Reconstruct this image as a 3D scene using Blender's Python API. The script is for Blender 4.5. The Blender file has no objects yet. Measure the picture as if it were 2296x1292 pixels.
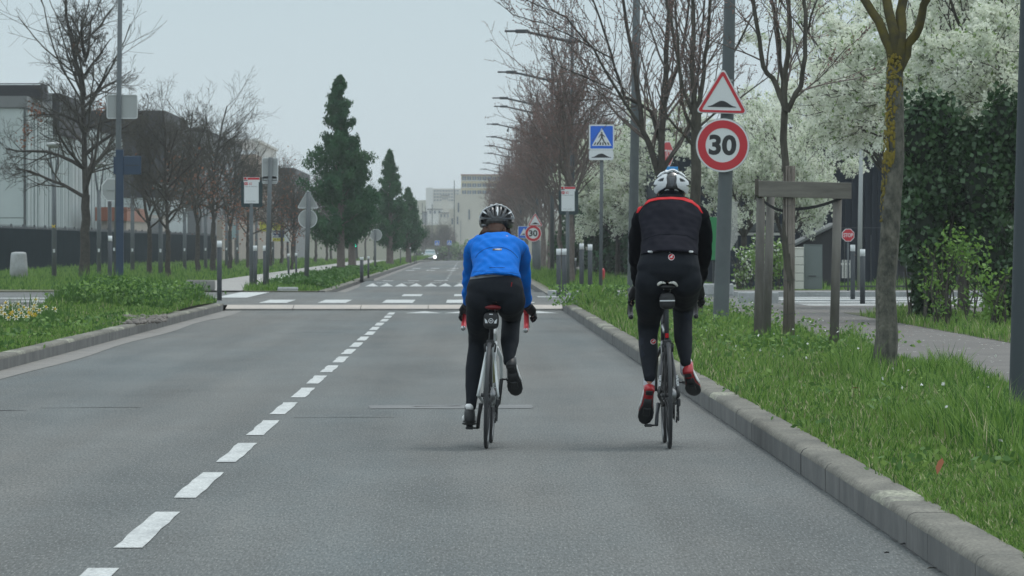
import bpy, bmesh, math, random
import numpy as np
from mathutils import Vector, Matrix
from mathutils.geometry import delaunay_2d_cdt
from mathutils.bvhtree import BVHTree

S = bpy.context.scene
COL = S.collection
R = math.radians
random.seed(7)
RNG = np.random.default_rng(7)

# ------------------------------------------------------------------ camera
EYE, FOC, VX, VY = 1.29, 11560.0, 1050.0, 550.0
cam_data = bpy.data.cameras.new('camera')
cam = bpy.data.objects.new('camera', cam_data)
COL.objects.link(cam)
cam.location = (0, 0, EYE)
cam.rotation_euler = (R(90), 0, 0)
cam_data.sensor_width = 36
cam_data.lens = FOC / 2296 * 36
cam_data.shift_x = (1148 - VX) / 2296
cam_data.shift_y = -(646 - VY) / 2296
cam_data.clip_start = 0.5
cam_data.clip_end = 9000
cam_data.dof.use_dof = True
cam_data.dof.focus_distance = 33.5
cam_data.dof.aperture_fstop = 22
S.camera = cam

# ------------------------------------------------------------------ world: overcast daylight
world = bpy.data.worlds.new('World')
S.world = world
world.use_nodes = True
nt = world.node_tree
nt.nodes.clear()
out = nt.nodes.new('ShaderNodeOutputWorld')
bg = nt.nodes.new('ShaderNodeBackground')
bg.inputs['Strength'].default_value = 0.1
sky = nt.nodes.new('ShaderNodeTexSky')
sky.sky_type = 'NISHITA'
sky.sun_disc = False
sky.sun_elevation = R(62)
sky.sun_rotation = R(35)
sky.dust_density = 4
tc = nt.nodes.new('ShaderNodeTexCoord')
sep = nt.nodes.new('ShaderNodeSeparateXYZ')
nt.links.new(tc.outputs['Generated'], sep.inputs[0])
ramp = nt.nodes.new('ShaderNodeValToRGB')      # cloud layer, brighter overhead as an overcast sky is
nt.links.new(sep.outputs['Z'], ramp.inputs[0])
cr = ramp.color_ramp
cr.elements[0].position = 0.0
cr.elements[0].color = (0.70, 0.795, 0.825, 1)
cr.elements[1].position = 1.0
cr.elements[1].color = (1.18, 1.32, 1.40, 1)
e = cr.elements.new(0.022); e.color = (0.615, 0.725, 0.77, 1)
e = cr.elements.new(0.055); e.color = (0.54, 0.665, 0.72, 1)
e = cr.elements.new(0.3); e.color = (0.80, 0.93, 0.99, 1)
sc10 = nt.nodes.new('ShaderNodeVectorMath'); sc10.operation = 'SCALE'; sc10.inputs['Scale'].default_value = 10.0
nt.links.new(ramp.outputs[0], sc10.inputs[0])
mixs = nt.nodes.new('ShaderNodeMix'); mixs.data_type = 'RGBA'
mixs.inputs[0].default_value = 0.06
nt.links.new(sc10.outputs[0], mixs.inputs[6])
nt.links.new(sky.outputs[0], mixs.inputs[7])
nt.links.new(mixs.outputs[2], bg.inputs['Color'])
nt.links.new(bg.outputs[0], out.inputs['Surface'])

sun_d = bpy.data.lights.new('sun', 'SUN')
sun_d.energy = 1.3
sun_d.angle = R(12)
sun_d.color = (1.0, 0.97, 0.92)
sun = bpy.data.objects.new('sun', sun_d)
COL.objects.link(sun)
sun.rotation_euler = (R(28), 0, R(-35) + R(180))
sun['kind'] = 'helper'

S.view_settings.view_transform = 'Standard'
S.view_settings.look = 'None'
S.view_settings.exposure = 0.06
S.view_settings.gamma = 1.0
S.view_settings.use_curve_mapping = False
S.render.engine = 'CYCLES'
S.cycles.use_denoising = True
S.cycles.max_bounces = 5
S.cycles.diffuse_bounces = 3
S.cycles.glossy_bounces = 2
S.cycles.transparent_max_bounces = 12
S.cycles.caustics_reflective = False
S.cycles.caustics_refractive = False

# ------------------------------------------------------------------ helpers
ORIG = {}


def P(y):
    """height of the road: level, then falling gently away"""
    return 0.0 if y < 380 else -(y - 380) * 0.0026


def W(px, py, d):
    return Vector(((px - VX) * d / FOC, d, EYE - (py - VY) * d / FOC))


def XW(px, d):
    return (px - VX) * d / FOC


def ZW(py, d):
    return EYE - (py - VY) * d / FOC


def prop(o, label=None, cat=None, group=None, kind=None):
    if label: o['label'] = label
    if cat: o['category'] = cat
    if group: o['group'] = group
    if kind: o['kind'] = kind
    return o


def thing(name, label, cat, loc=(0, 0, 0), group=None, rot=(0, 0, 0)):
    o = bpy.data.objects.new(name, None)
    o.empty_display_size = 0.2
    COL.objects.link(o)
    o.location = loc
    o.rotation_euler = rot
    ORIG[o.name] = Vector((0, 0, 0))
    return prop(o, label, cat, group)


def structure(name, loc=(0, 0, 0)):
    o = bpy.data.objects.new(name, None)
    COL.objects.link(o)
    o.location = loc
    o['kind'] = 'structure'
    ORIG[o.name] = Vector((0, 0, 0))
    return o


def link_mesh(name, me, parent=None, loc=(0, 0, 0)):
    o = bpy.data.objects.new(name, me)
    COL.objects.link(o)
    if parent: o.parent = parent
    o.location = loc
    return o


def dup(o, loc=None, rotz=None, scale=None, label=None, parent=None):
    c = o.copy()
    COL.objects.link(c)
    if parent: c.parent = parent
    if loc is not None: c.location = loc
    if rotz is not None: c.rotation_euler = (0, 0, rotz)
    if scale is not None: c.scale = (scale,) * 3 if isinstance(scale, (int, float)) else scale
    if label: c['label'] = label
    for ch in list(o.children):
        dup(ch, parent=c)
    return c


MATS = {}


def mat(name, col, rough=0.6, metal=0.0, spec=0.5, col2=None, nscale=5.0, nmix=(0.35, 0.65), detail=6.0,
        bump=0.0, bscale=30.0, coat=0.0, emit=None, stretch=None, speck=None, speck_scale=200, sss=0, transl=0.0):
    m = bpy.data.materials.new(name)
    MATS[name] = m
    m.use_nodes = True
    n = m.node_tree.nodes
    l = m.node_tree.links
    b = n['Principled BSDF']
    b.inputs['Roughness'].default_value = rough
    b.inputs['Metallic'].default_value = metal
    b.inputs['Specular IOR Level'].default_value = spec
    b.inputs['Base Color'].default_value = (*col, 1)
    if coat: b.inputs['Coat Weight'].default_value = coat
    if emit:
        b.inputs['Emission Color'].default_value = (*emit[:3], 1)
        b.inputs['Emission Strength'].default_value = emit[3]
    src = None
    if col2 or bump or speck:
        t = n.new('ShaderNodeTexCoord')
        g = n.new('ShaderNodeNewGeometry')
        mp = n.new('ShaderNodeMapping')
        l.new(g.outputs['Position'] if speck else t.outputs['Object'], mp.inputs[0])
        if stretch: mp.inputs['Scale'].default_value = stretch
        src = mp.outputs[0]
    colsock = None
    if col2:
        nz = n.new('ShaderNodeTexNoise')
        nz.inputs['Scale'].default_value = nscale
        nz.inputs['Detail'].default_value = detail
        nz.inputs['Roughness'].default_value = 0.65
        l.new(src, nz.inputs['Vector'])
        rp = n.new('ShaderNodeMapRange')
        rp.inputs['From Min'].default_value = nmix[0]
        rp.inputs['From Max'].default_value = nmix[1]
        l.new(nz.outputs['Fac'], rp.inputs['Value'])
        mx = n.new('ShaderNodeMix'); mx.data_type = 'RGBA'
        mx.inputs[6].default_value = (*col, 1)
        mx.inputs[7].default_value = (*col2, 1)
        l.new(rp.outputs[0], mx.inputs[0])
        colsock = mx.outputs[2]
        l.new(colsock, b.inputs['Base Color'])
    if speck:
        vz = n.new('ShaderNodeTexNoise')
        vz.inputs['Scale'].default_value = speck_scale
        vz.inputs['Detail'].default_value = 3
        vz.inputs['Roughness'].default_value = 0.7
        l.new(src, vz.inputs['Vector'])
        r2 = n.new('ShaderNodeMapRange')
        r2.inputs['From Min'].default_value = 0.3
        r2.inputs['From Max'].default_value = 0.72
        r2.inputs['To Min'].default_value = speck[0]
        r2.inputs['To Max'].default_value = speck[1]
        l.new(vz.outputs['Fac'], r2.inputs['Value'])
        mu = n.new('ShaderNodeVectorMath'); mu.operation = 'SCALE'
        if colsock: l.new(colsock, mu.inputs[0])
        else: mu.inputs[0].default_value = col
        l.new(r2.outputs[0], mu.inputs['Scale'])
        l.new(mu.outputs[0], b.inputs['Base Color'])
        colsock = mu.outputs[0]
    if bump:
        nb = n.new('ShaderNodeTexNoise')
        nb.inputs['Scale'].default_value = bscale
        nb.inputs['Detail'].default_value = 4
        l.new(src, nb.inputs['Vector'])
        bp = n.new('ShaderNodeBump')
        bp.inputs['Strength'].default_value = 1.0
        bp.inputs['Distance'].default_value = bump
        l.new(nb.outputs['Fac'], bp.inputs['Height'])
        l.new(bp.outputs[0], b.inputs['Normal'])
    if transl:
        tr = n.new('ShaderNodeBsdfTranslucent')
        if colsock: l.new(colsock, tr.inputs['Color'])
        else: tr.inputs['Color'].default_value = (*col, 1)
        ms = n.new('ShaderNodeMixShader')
        ms.inputs[0].default_value = transl
        l.new(b.outputs[0], ms.inputs[1])
        l.new(tr.outputs[0], ms.inputs[2])
        l.new(ms.outputs[0], n['Material Output'].inputs['Surface'])
    return m


class MB:
    """collects shapes; build() links them as one mesh object"""

    def __init__(self):
        self.v = []; self.f = []; self.m = []; self.s = []

    def add(self, vs, fs, mi=0, smooth=False):
        o = len(self.v)
        self.v.extend([tuple(v) for v in vs])
        for f in fs:
            self.f.append([i + o for i in f]); self.m.append(mi); self.s.append(smooth)
        return self

    def box(self, c, size, mi=0, rz=0.0, bevel=0.0, M=None):
        x, y, z = [s / 2 for s in size]
        if bevel > 0:
            b = min(bevel, x, y, z) * 0.999
            vs = []; idx = {}
            for sx in (-1, 1):
                for sy in (-1, 1):
                    for sz in (-1, 1):
                        for a in range(3):
                            p = [sx * (x - b), sy * (y - b), sz * (z - b)]
                            p[a] = (sx * x, sy * y, sz * z)[a]
                            idx[(sx, sy, sz, a)] = len(vs); vs.append(p)
            fs = []
            for a in range(3):
                o1, o2 = [k for k in range(3) if k != a]
                for sg in (-1, 1):
                    q = []
                    for s1, s2 in ((-1, -1), (1, -1), (1, 1), (-1, 1)):
                        k = [0, 0, 0]; k[a] = sg; k[o1] = s1; k[o2] = s2
                        q.append(idx[(*k, a)])
                    fs.append(q)
            for a in range(3):
                o1, o2 = [k for k in range(3) if k != a]
                for s1 in (-1, 1):
                    for s2 in (-1, 1):
                        k = [0, 0, 0]; k[o1] = s1; k[o2] = s2
                        k1 = list(k); k1[a] = -1; k2 = list(k); k2[a] = 1
                        fs.append([idx[(*k1, o1)], idx[(*k2, o1)], idx[(*k2, o2)], idx[(*k1, o2)]])
            for sx in (-1, 1):
                for sy in (-1, 1):
                    for sz in (-1, 1):
                        fs.append([idx[(sx, sy, sz, a)] for a in range(3)])
        else:
            vs = [(sx * x, sy * y, sz * z) for sx in (-1, 1) for sy in (-1, 1) for sz in (-1, 1)]
            fs = [(0, 1, 3, 2), (4, 6, 7, 5), (0, 4, 5, 1), (2, 3, 7, 6), (0, 2, 6, 4), (1, 5, 7, 3)]
        if M is None: M = Matrix.Rotation(rz, 3, 'Z')
        c = Vector(c)
        return self.add([M @ Vector(v) + c for v in vs], fs, mi)

    def loft(self, secs, n=16, mi=0, side=(1, 0, 0), cap=True, smooth=True, power=1.0):
        """secs: (center, ra, rb[, tangent]) ; ra along the side axis"""
        C = [Vector(s[0]) for s in secs]
        rings = []
        sd = Vector(side).normalized()
        for i, s in enumerate(secs):
            if len(s) > 3 and s[3] is not None: t = Vector(s[3])
            else: t = C[min(i + 1, len(C) - 1)] - C[max(i - 1, 0)]
            if t.length < 1e-9: t = Vector((0, 0, 1))
            t.normalize()
            a = sd - t * sd.dot(t)
            if a.length < 1e-3:
                a = Vector((0, 1, 0)) - t * t.y
            a.normalize()
            b = t.cross(a)
            ring = []
            for k in range(n):
                th = 2 * math.pi * k / n
                ca, sa = math.cos(th), math.sin(th)
                if power != 1.0:
                    ca = math.copysign(abs(ca) ** power, ca); sa = math.copysign(abs(sa) ** power, sa)
                ring.append(C[i] + a * (s[1] * ca) + b * (s[2] * sa))
            rings.append(ring)
        vs = [v for r in rings for v in r]
        fs = []
        for i in range(len(rings) - 1):
            for k in range(n):
                k2 = (k + 1) % n
                fs.append((i * n + k, i * n + k2, (i + 1) * n + k2, (i + 1) * n + k))
        if cap:
            fs.append(list(range(n))[::-1])
            fs.append([(len(rings) - 1) * n + k for k in range(n)])
        return self.add(vs, fs, mi, smooth)

    def limb(self, pts, rad, n=14, mi=0, sub=4, rb=None, side=(1, 0, 0), ends=True):
        """smooth tapering tube through pts with rounded ends"""
        P_ = [Vector(p) for p in pts]
        rb = rb or rad
        secs = []
        for i in range(len(P_) - 1):
            p0, p1, p2, p3 = P_[max(i - 1, 0)], P_[i], P_[i + 1], P_[min(i + 2, len(P_) - 1)]
            for j in range(sub + (1 if i == len(P_) - 2 else 0)):
                t = j / sub
                q = 0.5 * ((2 * p1) + (p2 - p0) * t + (2 * p0 - 5 * p1 + 4 * p2 - p3) * t * t + (3 * p1 - p0 - 3 * p2 + p3) * t ** 3)
                tt = t * t * (3 - 2 * t)
                secs.append((q, rad[i] + (rad[i + 1] - rad[i]) * tt, rb[i] + (rb[i + 1] - rb[i]) * tt))
        if ends:
            a, b = secs[0], secs[-1]
            ta = (secs[0][0] - secs[1][0]).normalized(); tb = (secs[-1][0] - secs[-2][0]).normalized()
            pre = [(a[0] + ta * a[1] * math.sin(w), a[1] * math.cos(w), a[2] * math.cos(w)) for w in (1.45, 1.0, 0.5)]
            post = [(b[0] + tb * b[1] * math.sin(w), b[1] * math.cos(w), b[2] * math.cos(w)) for w in (0.5, 1.0, 1.45)]
            secs = pre + secs + post
        return self.loft(secs, n, mi, side)

    def tube(self, pts, r, n=8, mi=0, cap=True, smooth=True):
        rr = r if isinstance(r, (list, tuple)) else [r] * len(pts)
        return self.loft([(p, q, q) for p, q in zip(pts, rr)], n, mi, cap=cap, smooth=smooth, side=(1, 0.013, 0.007))

    def cyl(self, a, b, r, n=12, mi=0, r2=None, smooth=True):
        return self.tube([a, b], [r, r if r2 is None else r2], n, mi, smooth=smooth)

    def ell(self, c, r, mi=0, nu=14, nv=10, M=None):
        c = Vector(c)
        r = (r, r, r) if isinstance(r, (int, float)) else r
        vs = [Vector((0, 0, -r[2]))]
        for j in range(1, nv):
            ph = -math.pi / 2 + math.pi * j / nv
            for k in range(nu):
                th = 2 * math.pi * k / nu
                vs.append(Vector((r[0] * math.cos(ph) * math.cos(th), r[1] * math.cos(ph) * math.sin(th), r[2] * math.sin(ph))))
        vs.append(Vector((0, 0, r[2])))
        fs = []
        for k in range(nu):
            fs.append((0, 1 + (k + 1) % nu, 1 + k))
            b = 1 + (nv - 2) * nu
            fs.append((b + k, b + (k + 1) % nu, len(vs) - 1))
        for j in range(nv - 2):
            for k in range(nu):
                a = 1 + j * nu + k; a2 = 1 + j * nu + (k + 1) % nu
                fs.append((a, a2, a2 + nu, a + nu))
        if M is not None: vs = [M @ v for v in vs]
        return self.add([v + c for v in vs], fs, mi, True)

    def prism(self, poly, y0, y1, mi=0, holes=(), origin=(0, 0, 0), ax=(1, 0, 0), az=(0, 0, 1)):
        """flat shape given in (x, z), thick from y0 to y1 along the plate's normal"""
        ax = Vector(ax); az = Vector(az); ay = az.cross(ax); o = Vector(origin)
        loops = [list(poly)] + [list(h) for h in holes]
        co = []; ed = []
        for lp in loops:
            b = len(co)
            co += [Vector((p[0], p[1])) for p in lp]
            ed += [(b + i, b + (i + 1) % len(lp)) for i in range(len(lp))]
        if holes:
            res = delaunay_2d_cdt(co, ed, [], 0, 1e-7)
            tv, tf = res[0], res[2]

            def inside(p, lp):
                c = False; j = len(lp) - 1
                for i in range(len(lp)):
                    if (lp[i][1] > p[1]) != (lp[j][1] > p[1]) and p[0] < (lp[j][0] - lp[i][0]) * (p[1] - lp[i][1]) / (lp[j][1] - lp[i][1]) + lp[i][0]:
                        c = not c
                    j = i
                return c
            keep = []
            for f in tf:
                m_ = sum((tv[i] for i in f), Vector((0, 0))) / len(f)
                if inside(m_, loops[0]) and not any(inside(m_, h) for h in loops[1:]): keep.append(list(f))
            front = keep; co2 = tv
        else:
            front = [list(range(len(poly)))]; co2 = co
        n = len(co2)
        vs = [o + ax * p[0] + az * p[1] + ay * y0 for p in co2] + [o + ax * p[0] + az * p[1] + ay * y1 for p in co2]
        fs = [f for f in front] + [[i + n for i in f][::-1] for f in front]
        self.add(vs, fs, mi)
        for lp in loops:
            m_ = len(lp)
            vs = [o + ax * p[0] + az * p[1] + ay * y0 for p in lp] + [o + ax * p[0] + az * p[1] + ay * y1 for p in lp]
            self.add(vs, [(i, (i + 1) % m_, m_ + (i + 1) % m_, m_ + i) for i in range(m_)], mi)
        return self

    def build(self, name, mats, parent=None, kind=None, loc=(0, 0, 0), fixn=True):
        me = bpy.data.meshes.new(name)
        me.from_pydata(self.v, [], self.f)
        for m in (mats if isinstance(mats, (list, tuple)) else [mats]):
            me.materials.append(m)
        me.polygons.foreach_set('material_index', self.m)
        me.polygons.foreach_set('use_smooth', self.s)
        if fixn:
            bm = bmesh.new(); bm.from_mesh(me)
            bmesh.ops.recalc_face_normals(bm, faces=bm.faces)
            bm.to_mesh(me); bm.free()
        me.update()
        o = link_mesh(name, me, parent, loc)
        if kind: o['kind'] = kind
        return o


def arr_mesh(name, V, F, mats, mi=None, smooth=False):
    V = np.asarray(V, dtype=np.float32); F = np.asarray(F, dtype=np.int32)
    me = bpy.data.meshes.new(name)
    me.vertices.add(len(V)); me.vertices.foreach_set('co', V.ravel())
    k = F.shape[1]
    me.loops.add(F.size); me.loops.foreach_set('vertex_index', F.ravel())
    me.polygons.add(len(F))
    me.polygons.foreach_set('loop_start', np.arange(0, F.size, k, dtype=np.int32))
    me.polygons.foreach_set('loop_total', np.full(len(F), k, dtype=np.int32))
    for m in mats: me.materials.append(m)
    if mi is not None: me.polygons.foreach_set('material_index', np.asarray(mi, dtype=np.int32))
    me.polygons.foreach_set('use_smooth', np.full(len(F), smooth))
    me.update(calc_edges=True)
    return me


def text_shape(s, h, bold=0.0, width=None):
    """letters as triangles in (x, z), centred; h = cap height"""
    cu = bpy.data.curves.new('lettering', 'FONT')
    cu.body = s; cu.size = 1.0; cu.offset = bold; cu.resolution_u = 4
    cu.align_x = 'CENTER'
    o = bpy.data.objects.new('lettering', cu)
    COL.objects.link(o)
    dg = bpy.context.evaluated_depsgraph_get()
    dg.update()
    me = bpy.data.meshes.new_from_object(o.evaluated_get(dg))
    vs = [v.co.copy() for v in me.vertices]; fs = [list(p.vertices) for p in me.polygons]
    bpy.data.objects.remove(o); bpy.data.curves.remove(cu); bpy.data.meshes.remove(me)
    if not vs: return [], []
    x0, x1 = min(v.x for v in vs), max(v.x for v in vs)
    y0, y1 = min(v.y for v in vs), max(v.y for v in vs)
    k = h / (y1 - y0)
    kx = k if width is None else width / (x1 - x0)
    return [((v.x - (x0 + x1) / 2) * kx, (v.y - (y0 + y1) / 2) * k) for v in vs], fs


def add_text(mb, s, h, origin, y, mi, bold=0.0, width=None, ax=(1, 0, 0), az=(0, 0, 1)):
    p, f = text_shape(s, h, bold, width)
    ax = Vector(ax); az = Vector(az); ay = az.cross(ax); o = Vector(origin)
    mb.add([o + ax * q[0] + az * q[1] + ay * y for q in p], f, mi)


def rrect(w, h, r, n=5):
    pts = []
    for cx, cz, a0 in ((w / 2 - r, h / 2 - r, 0), (-w / 2 + r, h / 2 - r, 90), (-w / 2 + r, -h / 2 + r, 180), (w / 2 - r, -h / 2 + r, 270)):
        for i in range(n + 1):
            a = R(a0 + 90 * i / n)
            pts.append((cx + r * math.cos(a), cz + r * math.sin(a)))
    return pts


def circ(r, n=40, cx=0, cz=0):
    return [(cx + r * math.cos(2 * math.pi * i / n), cz + r * math.sin(2 * math.pi * i / n)) for i in range(n)]


def rtri(side, r, n=5):
    """triangle pointing up with rounded corners, centred on its bounding box"""
    h = side * math.sqrt(3) / 2
    inr = side / (2 * math.sqrt(3))
    pts = []
    for k, a0 in ((0, 90), (1, 210), (2, 330)):
        ca = R(a0)
        dist = 2 * inr - 2 * r
        cx, cz = dist * math.cos(ca), dist * math.sin(ca)
        for i in range(n + 1):
            a = R(a0 - 60 + 120 * i / n)
            pts.append((cx + r * math.cos(a), cz + r * math.sin(a)))
    z0 = min(p[1] for p in pts); z1 = max(p[1] for p in pts)
    return [(p[0], p[1] - (z0 + z1) / 2) for p in pts]


def remesh(mb, voxel, iters=6, fac=0.6, name='mesh'):
    me = bpy.data.meshes.new(name)
    me.from_pydata(mb.v, [], mb.f)
    bm = bmesh.new(); bm.from_mesh(me)
    bmesh.ops.recalc_face_normals(bm, faces=bm.faces)
    bm.to_mesh(me); bm.free()
    o = bpy.data.objects.new(name, me); COL.objects.link(o)
    md = o.modifiers.new('r', 'REMESH'); md.mode = 'VOXEL'; md.voxel_size = voxel; md.use_smooth_shade = True
    if iters:
        s = o.modifiers.new('s', 'SMOOTH'); s.iterations = iters; s.factor = fac
    dg = bpy.context.evaluated_depsgraph_get(); dg.update()
    out_ = bpy.data.meshes.new_from_object(o.evaluated_get(dg))
    bpy.data.objects.remove(o); bpy.data.meshes.remove(me)
    out_.name = name
    out_.materials.clear()
    for p in out_.polygons: p.use_smooth = True
    return out_
# ------------------------------------------------------------------ materials
M = MATS
mat('asphalt', (0.090, 0.106, 0.110), 0.85, spec=0.25, col2=(0.130, 0.128, 0.120), nscale=.30, nmix=(0.36, 0.64), detail=9,
    speck=(0.50, 1.50), speck_scale=85, stretch=(1.0, 0.09, 1.0))
_n = MATS['asphalt'].node_tree.nodes; _l = MATS['asphalt'].node_tree.links       # pale chips in the aggregate
_mp = [q for q in _n if q.type == 'MAPPING'][0]; _b = _n['Principled BSDF']
_src = _b.inputs['Base Color'].links[0].from_socket
_c = _n.new('ShaderNodeTexNoise'); _c.inputs['Scale'].default_value = 120; _c.inputs['Detail'].default_value = 1
_l.new(_mp.outputs[0], _c.inputs['Vector'])
_r = _n.new('ShaderNodeMapRange'); _r.inputs['From Min'].default_value = .60; _r.inputs['From Max'].default_value = .72
_l.new(_c.outputs['Fac'], _r.inputs['Value'])
_m2 = _n.new('ShaderNodeMapping'); _m2.inputs['Scale'].default_value = (1.5, .03, 1)
_g2 = [q for q in _n if q.type == 'NEW_GEOMETRY'][0]; _l.new(_g2.outputs['Position'], _m2.inputs[0])
_s2 = _n.new('ShaderNodeTexNoise'); _s2.inputs['Scale'].default_value = 1.0; _s2.inputs['Detail'].default_value = 4; _l.new(_m2.outputs[0], _s2.inputs['Vector'])
_m3 = _n.new('ShaderNodeMapping'); _m3.inputs['Scale'].default_value = (.55, .16, 1); _l.new(_g2.outputs['Position'], _m3.inputs[0])
_s3 = _n.new('ShaderNodeTexNoise'); _s3.inputs['Scale'].default_value = 1.0; _s3.inputs['Detail'].default_value = 7; _s3.inputs['Roughness'].default_value = .7; _l.new(_m3.outputs[0], _s3.inputs['Vector'])
_ad = _n.new('ShaderNodeMath'); _ad.operation = 'ADD'; _l.new(_s2.outputs['Fac'], _ad.inputs[0]); _l.new(_s3.outputs['Fac'], _ad.inputs[1])
_rr = _n.new('ShaderNodeMapRange'); _rr.inputs['From Min'].default_value = .72; _rr.inputs['From Max'].default_value = 1.28; _rr.inputs['To Min'].default_value = .70; _rr.inputs['To Max'].default_value = 1.18
_l.new(_ad.outputs[0], _rr.inputs['Value'])
_sv = _n.new('ShaderNodeVectorMath'); _sv.operation = 'SCALE'; _l.new(_src, _sv.inputs[0]); _l.new(_rr.outputs[0], _sv.inputs['Scale']); _src = _sv.outputs[0]
_x = _n.new('ShaderNodeMix'); _x.data_type = 'RGBA'; _x.inputs[7].default_value = (.215, .225, .22, 1)
_l.new(_r.outputs[0], _x.inputs[0]); _l.new(_src, _x.inputs[6]); _l.new(_x.outputs[2], _b.inputs['Base Color'])
mat('asphalt_patch', (0.14, 0.145, 0.145), 0.85, col2=(0.11, 0.115, 0.118), nscale=1.2, speck=(0.65, 1.45), speck_scale=90)
mat('crack_fill', (0.03, 0.032, 0.035), 0.8, col2=(0.07, 0.07, 0.07), nscale=14)
mat('pavement', (0.152, 0.144, 0.136), 0.9, spec=.2, col2=(0.120, 0.115, 0.110), nscale=0.6, speck=(0.7, 1.35), speck_scale=60)
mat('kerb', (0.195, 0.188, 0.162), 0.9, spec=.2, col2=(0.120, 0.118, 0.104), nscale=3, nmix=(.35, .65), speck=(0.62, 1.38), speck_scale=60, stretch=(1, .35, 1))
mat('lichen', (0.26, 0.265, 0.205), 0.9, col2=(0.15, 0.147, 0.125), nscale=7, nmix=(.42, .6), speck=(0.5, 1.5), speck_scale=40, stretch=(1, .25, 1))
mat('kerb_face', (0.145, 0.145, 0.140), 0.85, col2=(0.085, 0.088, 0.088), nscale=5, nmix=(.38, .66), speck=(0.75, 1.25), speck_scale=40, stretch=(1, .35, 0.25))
mat('gutter', (0.20, 0.188, 0.172), 0.85, col2=(0.145, 0.142, 0.136), nscale=2, speck=(0.75, 1.25), speck_scale=70)
mat('ramp_stone', (0.40, 0.355, 0.315), 0.8, col2=(0.33, 0.305, 0.28), nscale=2.5, speck=(0.85, 1.15), speck_scale=40)
mat('paint', (0.50, 0.52, 0.515), 0.7, col2=(0.33, 0.35, 0.355), nscale=6.0, nmix=(.45, .75), speck=(0.62, 1.15), speck_scale=60, stretch=(1, .3, 1))
mat('soil', (0.05, 0.075, 0.03), 0.95, col2=(0.12, 0.11, 0.06), nscale=1.5, bump=0.02, bscale=6)
mat('far_ground', (0.09, 0.11, 0.05), 0.95, col2=(0.14, 0.13, 0.09), nscale=0.03)
mat('grass_a', (0.110, 0.215, 0.040), 0.6, spec=0.15, col2=(0.165, 0.285, 0.060), nscale=0.9, transl=0.35)
mat('grass_b', (0.225, 0.345, 0.090), 0.6, spec=0.15, col2=(0.155, 0.265, 0.065), nscale=0.9, transl=0.35)
mat('grass_c', (0.042, 0.115, 0.025), 0.6, spec=0.15, col2=(0.065, 0.145, 0.032), nscale=0.9, transl=0.3)
mat('grass_dry', (0.36, 0.34, 0.20), 0.7, spec=0.2)
mat('weed', (0.065, 0.145, 0.036), 0.6, spec=.2, col2=(0.11, 0.21, 0.055), nscale=2.0, transl=0.25)
mat('bark', (0.105, 0.098, 0.082), 0.9, spec=.2, col2=(0.05, 0.048, 0.04), nscale=9, bump=0.012, bscale=26, stretch=(1, 1, 0.35))
mat('bark_dark', (0.082, 0.074, 0.064), 0.9, spec=.2, col2=(0.045, 0.042, 0.037), nscale=9)
mat('bark_red', (0.185, 0.155, 0.14), 0.9, spec=.2, col2=(0.12, 0.10, 0.092), nscale=9)
mat('bollard_grey', (0.070, 0.078, 0.085), 0.7, spec=.15)
mat('bark_yellow', (0.10, 0.085, 0.022), 0.9, spec=.2, col2=(0.05, 0.046, 0.03), nscale=9)
mat('bark_lichen', (0.155, 0.150, 0.125), 0.9, spec=.2, col2=(0.055, 0.058, 0.050), nscale=16, bump=0.02, bscale=34, stretch=(1, 1, 0.6))
mat('yellow_lichen', (0.21, 0.155, 0.015), 0.9, col2=(0.13, 0.115, 0.025), nscale=12, bump=0.008, bscale=60)
mat('bud', (0.23, 0.135, 0.115), 0.8)
mat('dry_leaf', (0.26, 0.10, 0.05), 0.8)
mat('petal_far', (0.88, 0.90, 0.82), 0.7, col2=(0.74, 0.79, 0.66), nscale=1.3, transl=0.5)
mat('young_leaf', (0.24, 0.34, 0.13), 0.6, transl=0.3)
mat('ivy_leaf', (0.022, 0.062, 0.022), 0.45, col2=(0.045, 0.10, 0.032), nscale=1.5, spec=0.5, transl=0.12)
mat('ivy_leaf_pale', (0.075, 0.145, 0.065), 0.4, spec=0.5, transl=0.15)
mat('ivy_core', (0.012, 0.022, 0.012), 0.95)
mat('shrub_leaf', (0.19, 0.34, 0.07), 0.6, col2=(0.14, 0.26, 0.05), nscale=2, transl=0.35)
mat('conifer', (0.026, 0.085, 0.040), 0.8, spec=.2, col2=(0.060, 0.145, 0.060), nscale=1.2, transl=0.12)
mat('path_pale', (0.30, 0.29, 0.275), 0.85, col2=(0.24, 0.235, 0.225), nscale=1, speck=(0.8, 1.2), speck_scale=40)
mat('frame_teal', (0.035, 0.055, 0.06), 0.5, spec=.2)
mat('pole_grey', (0.118, 0.134, 0.140), 0.6, spec=0.2, col2=(0.095, 0.108, 0.114), nscale=2.5)
mat('pole_dark', (0.055, 0.062, 0.068), 0.5, spec=0.4)
mat('galvanised', (0.34, 0.365, 0.365), 0.5, metal=0.2, col2=(0.36, 0.38, 0.38), nscale=3)
mat('sign_white', (0.66, 0.69, 0.70), 0.35)
mat('sign_red', (0.50, 0.022, 0.035), 0.35)
mat('sign_blue', (0.015, 0.13, 0.62), 0.35)
mat('sign_cyan', (0.02, 0.28, 0.68), 0.4)
mat('sign_black', (0.018, 0.019, 0.022), 0.4)
mat('navy', (0.012, 0.035, 0.075), 0.45)
mat('wood_old', (0.165, 0.157, 0.142), 0.85, col2=(0.085, 0.08, 0.072), nscale=5, stretch=(1, 1, 0.2), bump=0.004, bscale=20)
mat('wood_beam', (0.19, 0.18, 0.158), 0.85, col2=(0.115, 0.108, 0.095), nscale=6, stretch=(0.25, 1, 1.6), bump=0.003, bscale=20)
mat('wood_end', (0.10, 0.09, 0.075), 0.9)
mat('reed', (0.23, 0.205, 0.18), 0.85, col2=(0.10, 0.085, 0.072), nscale=8, stretch=(1, 1, 0.15))
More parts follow.
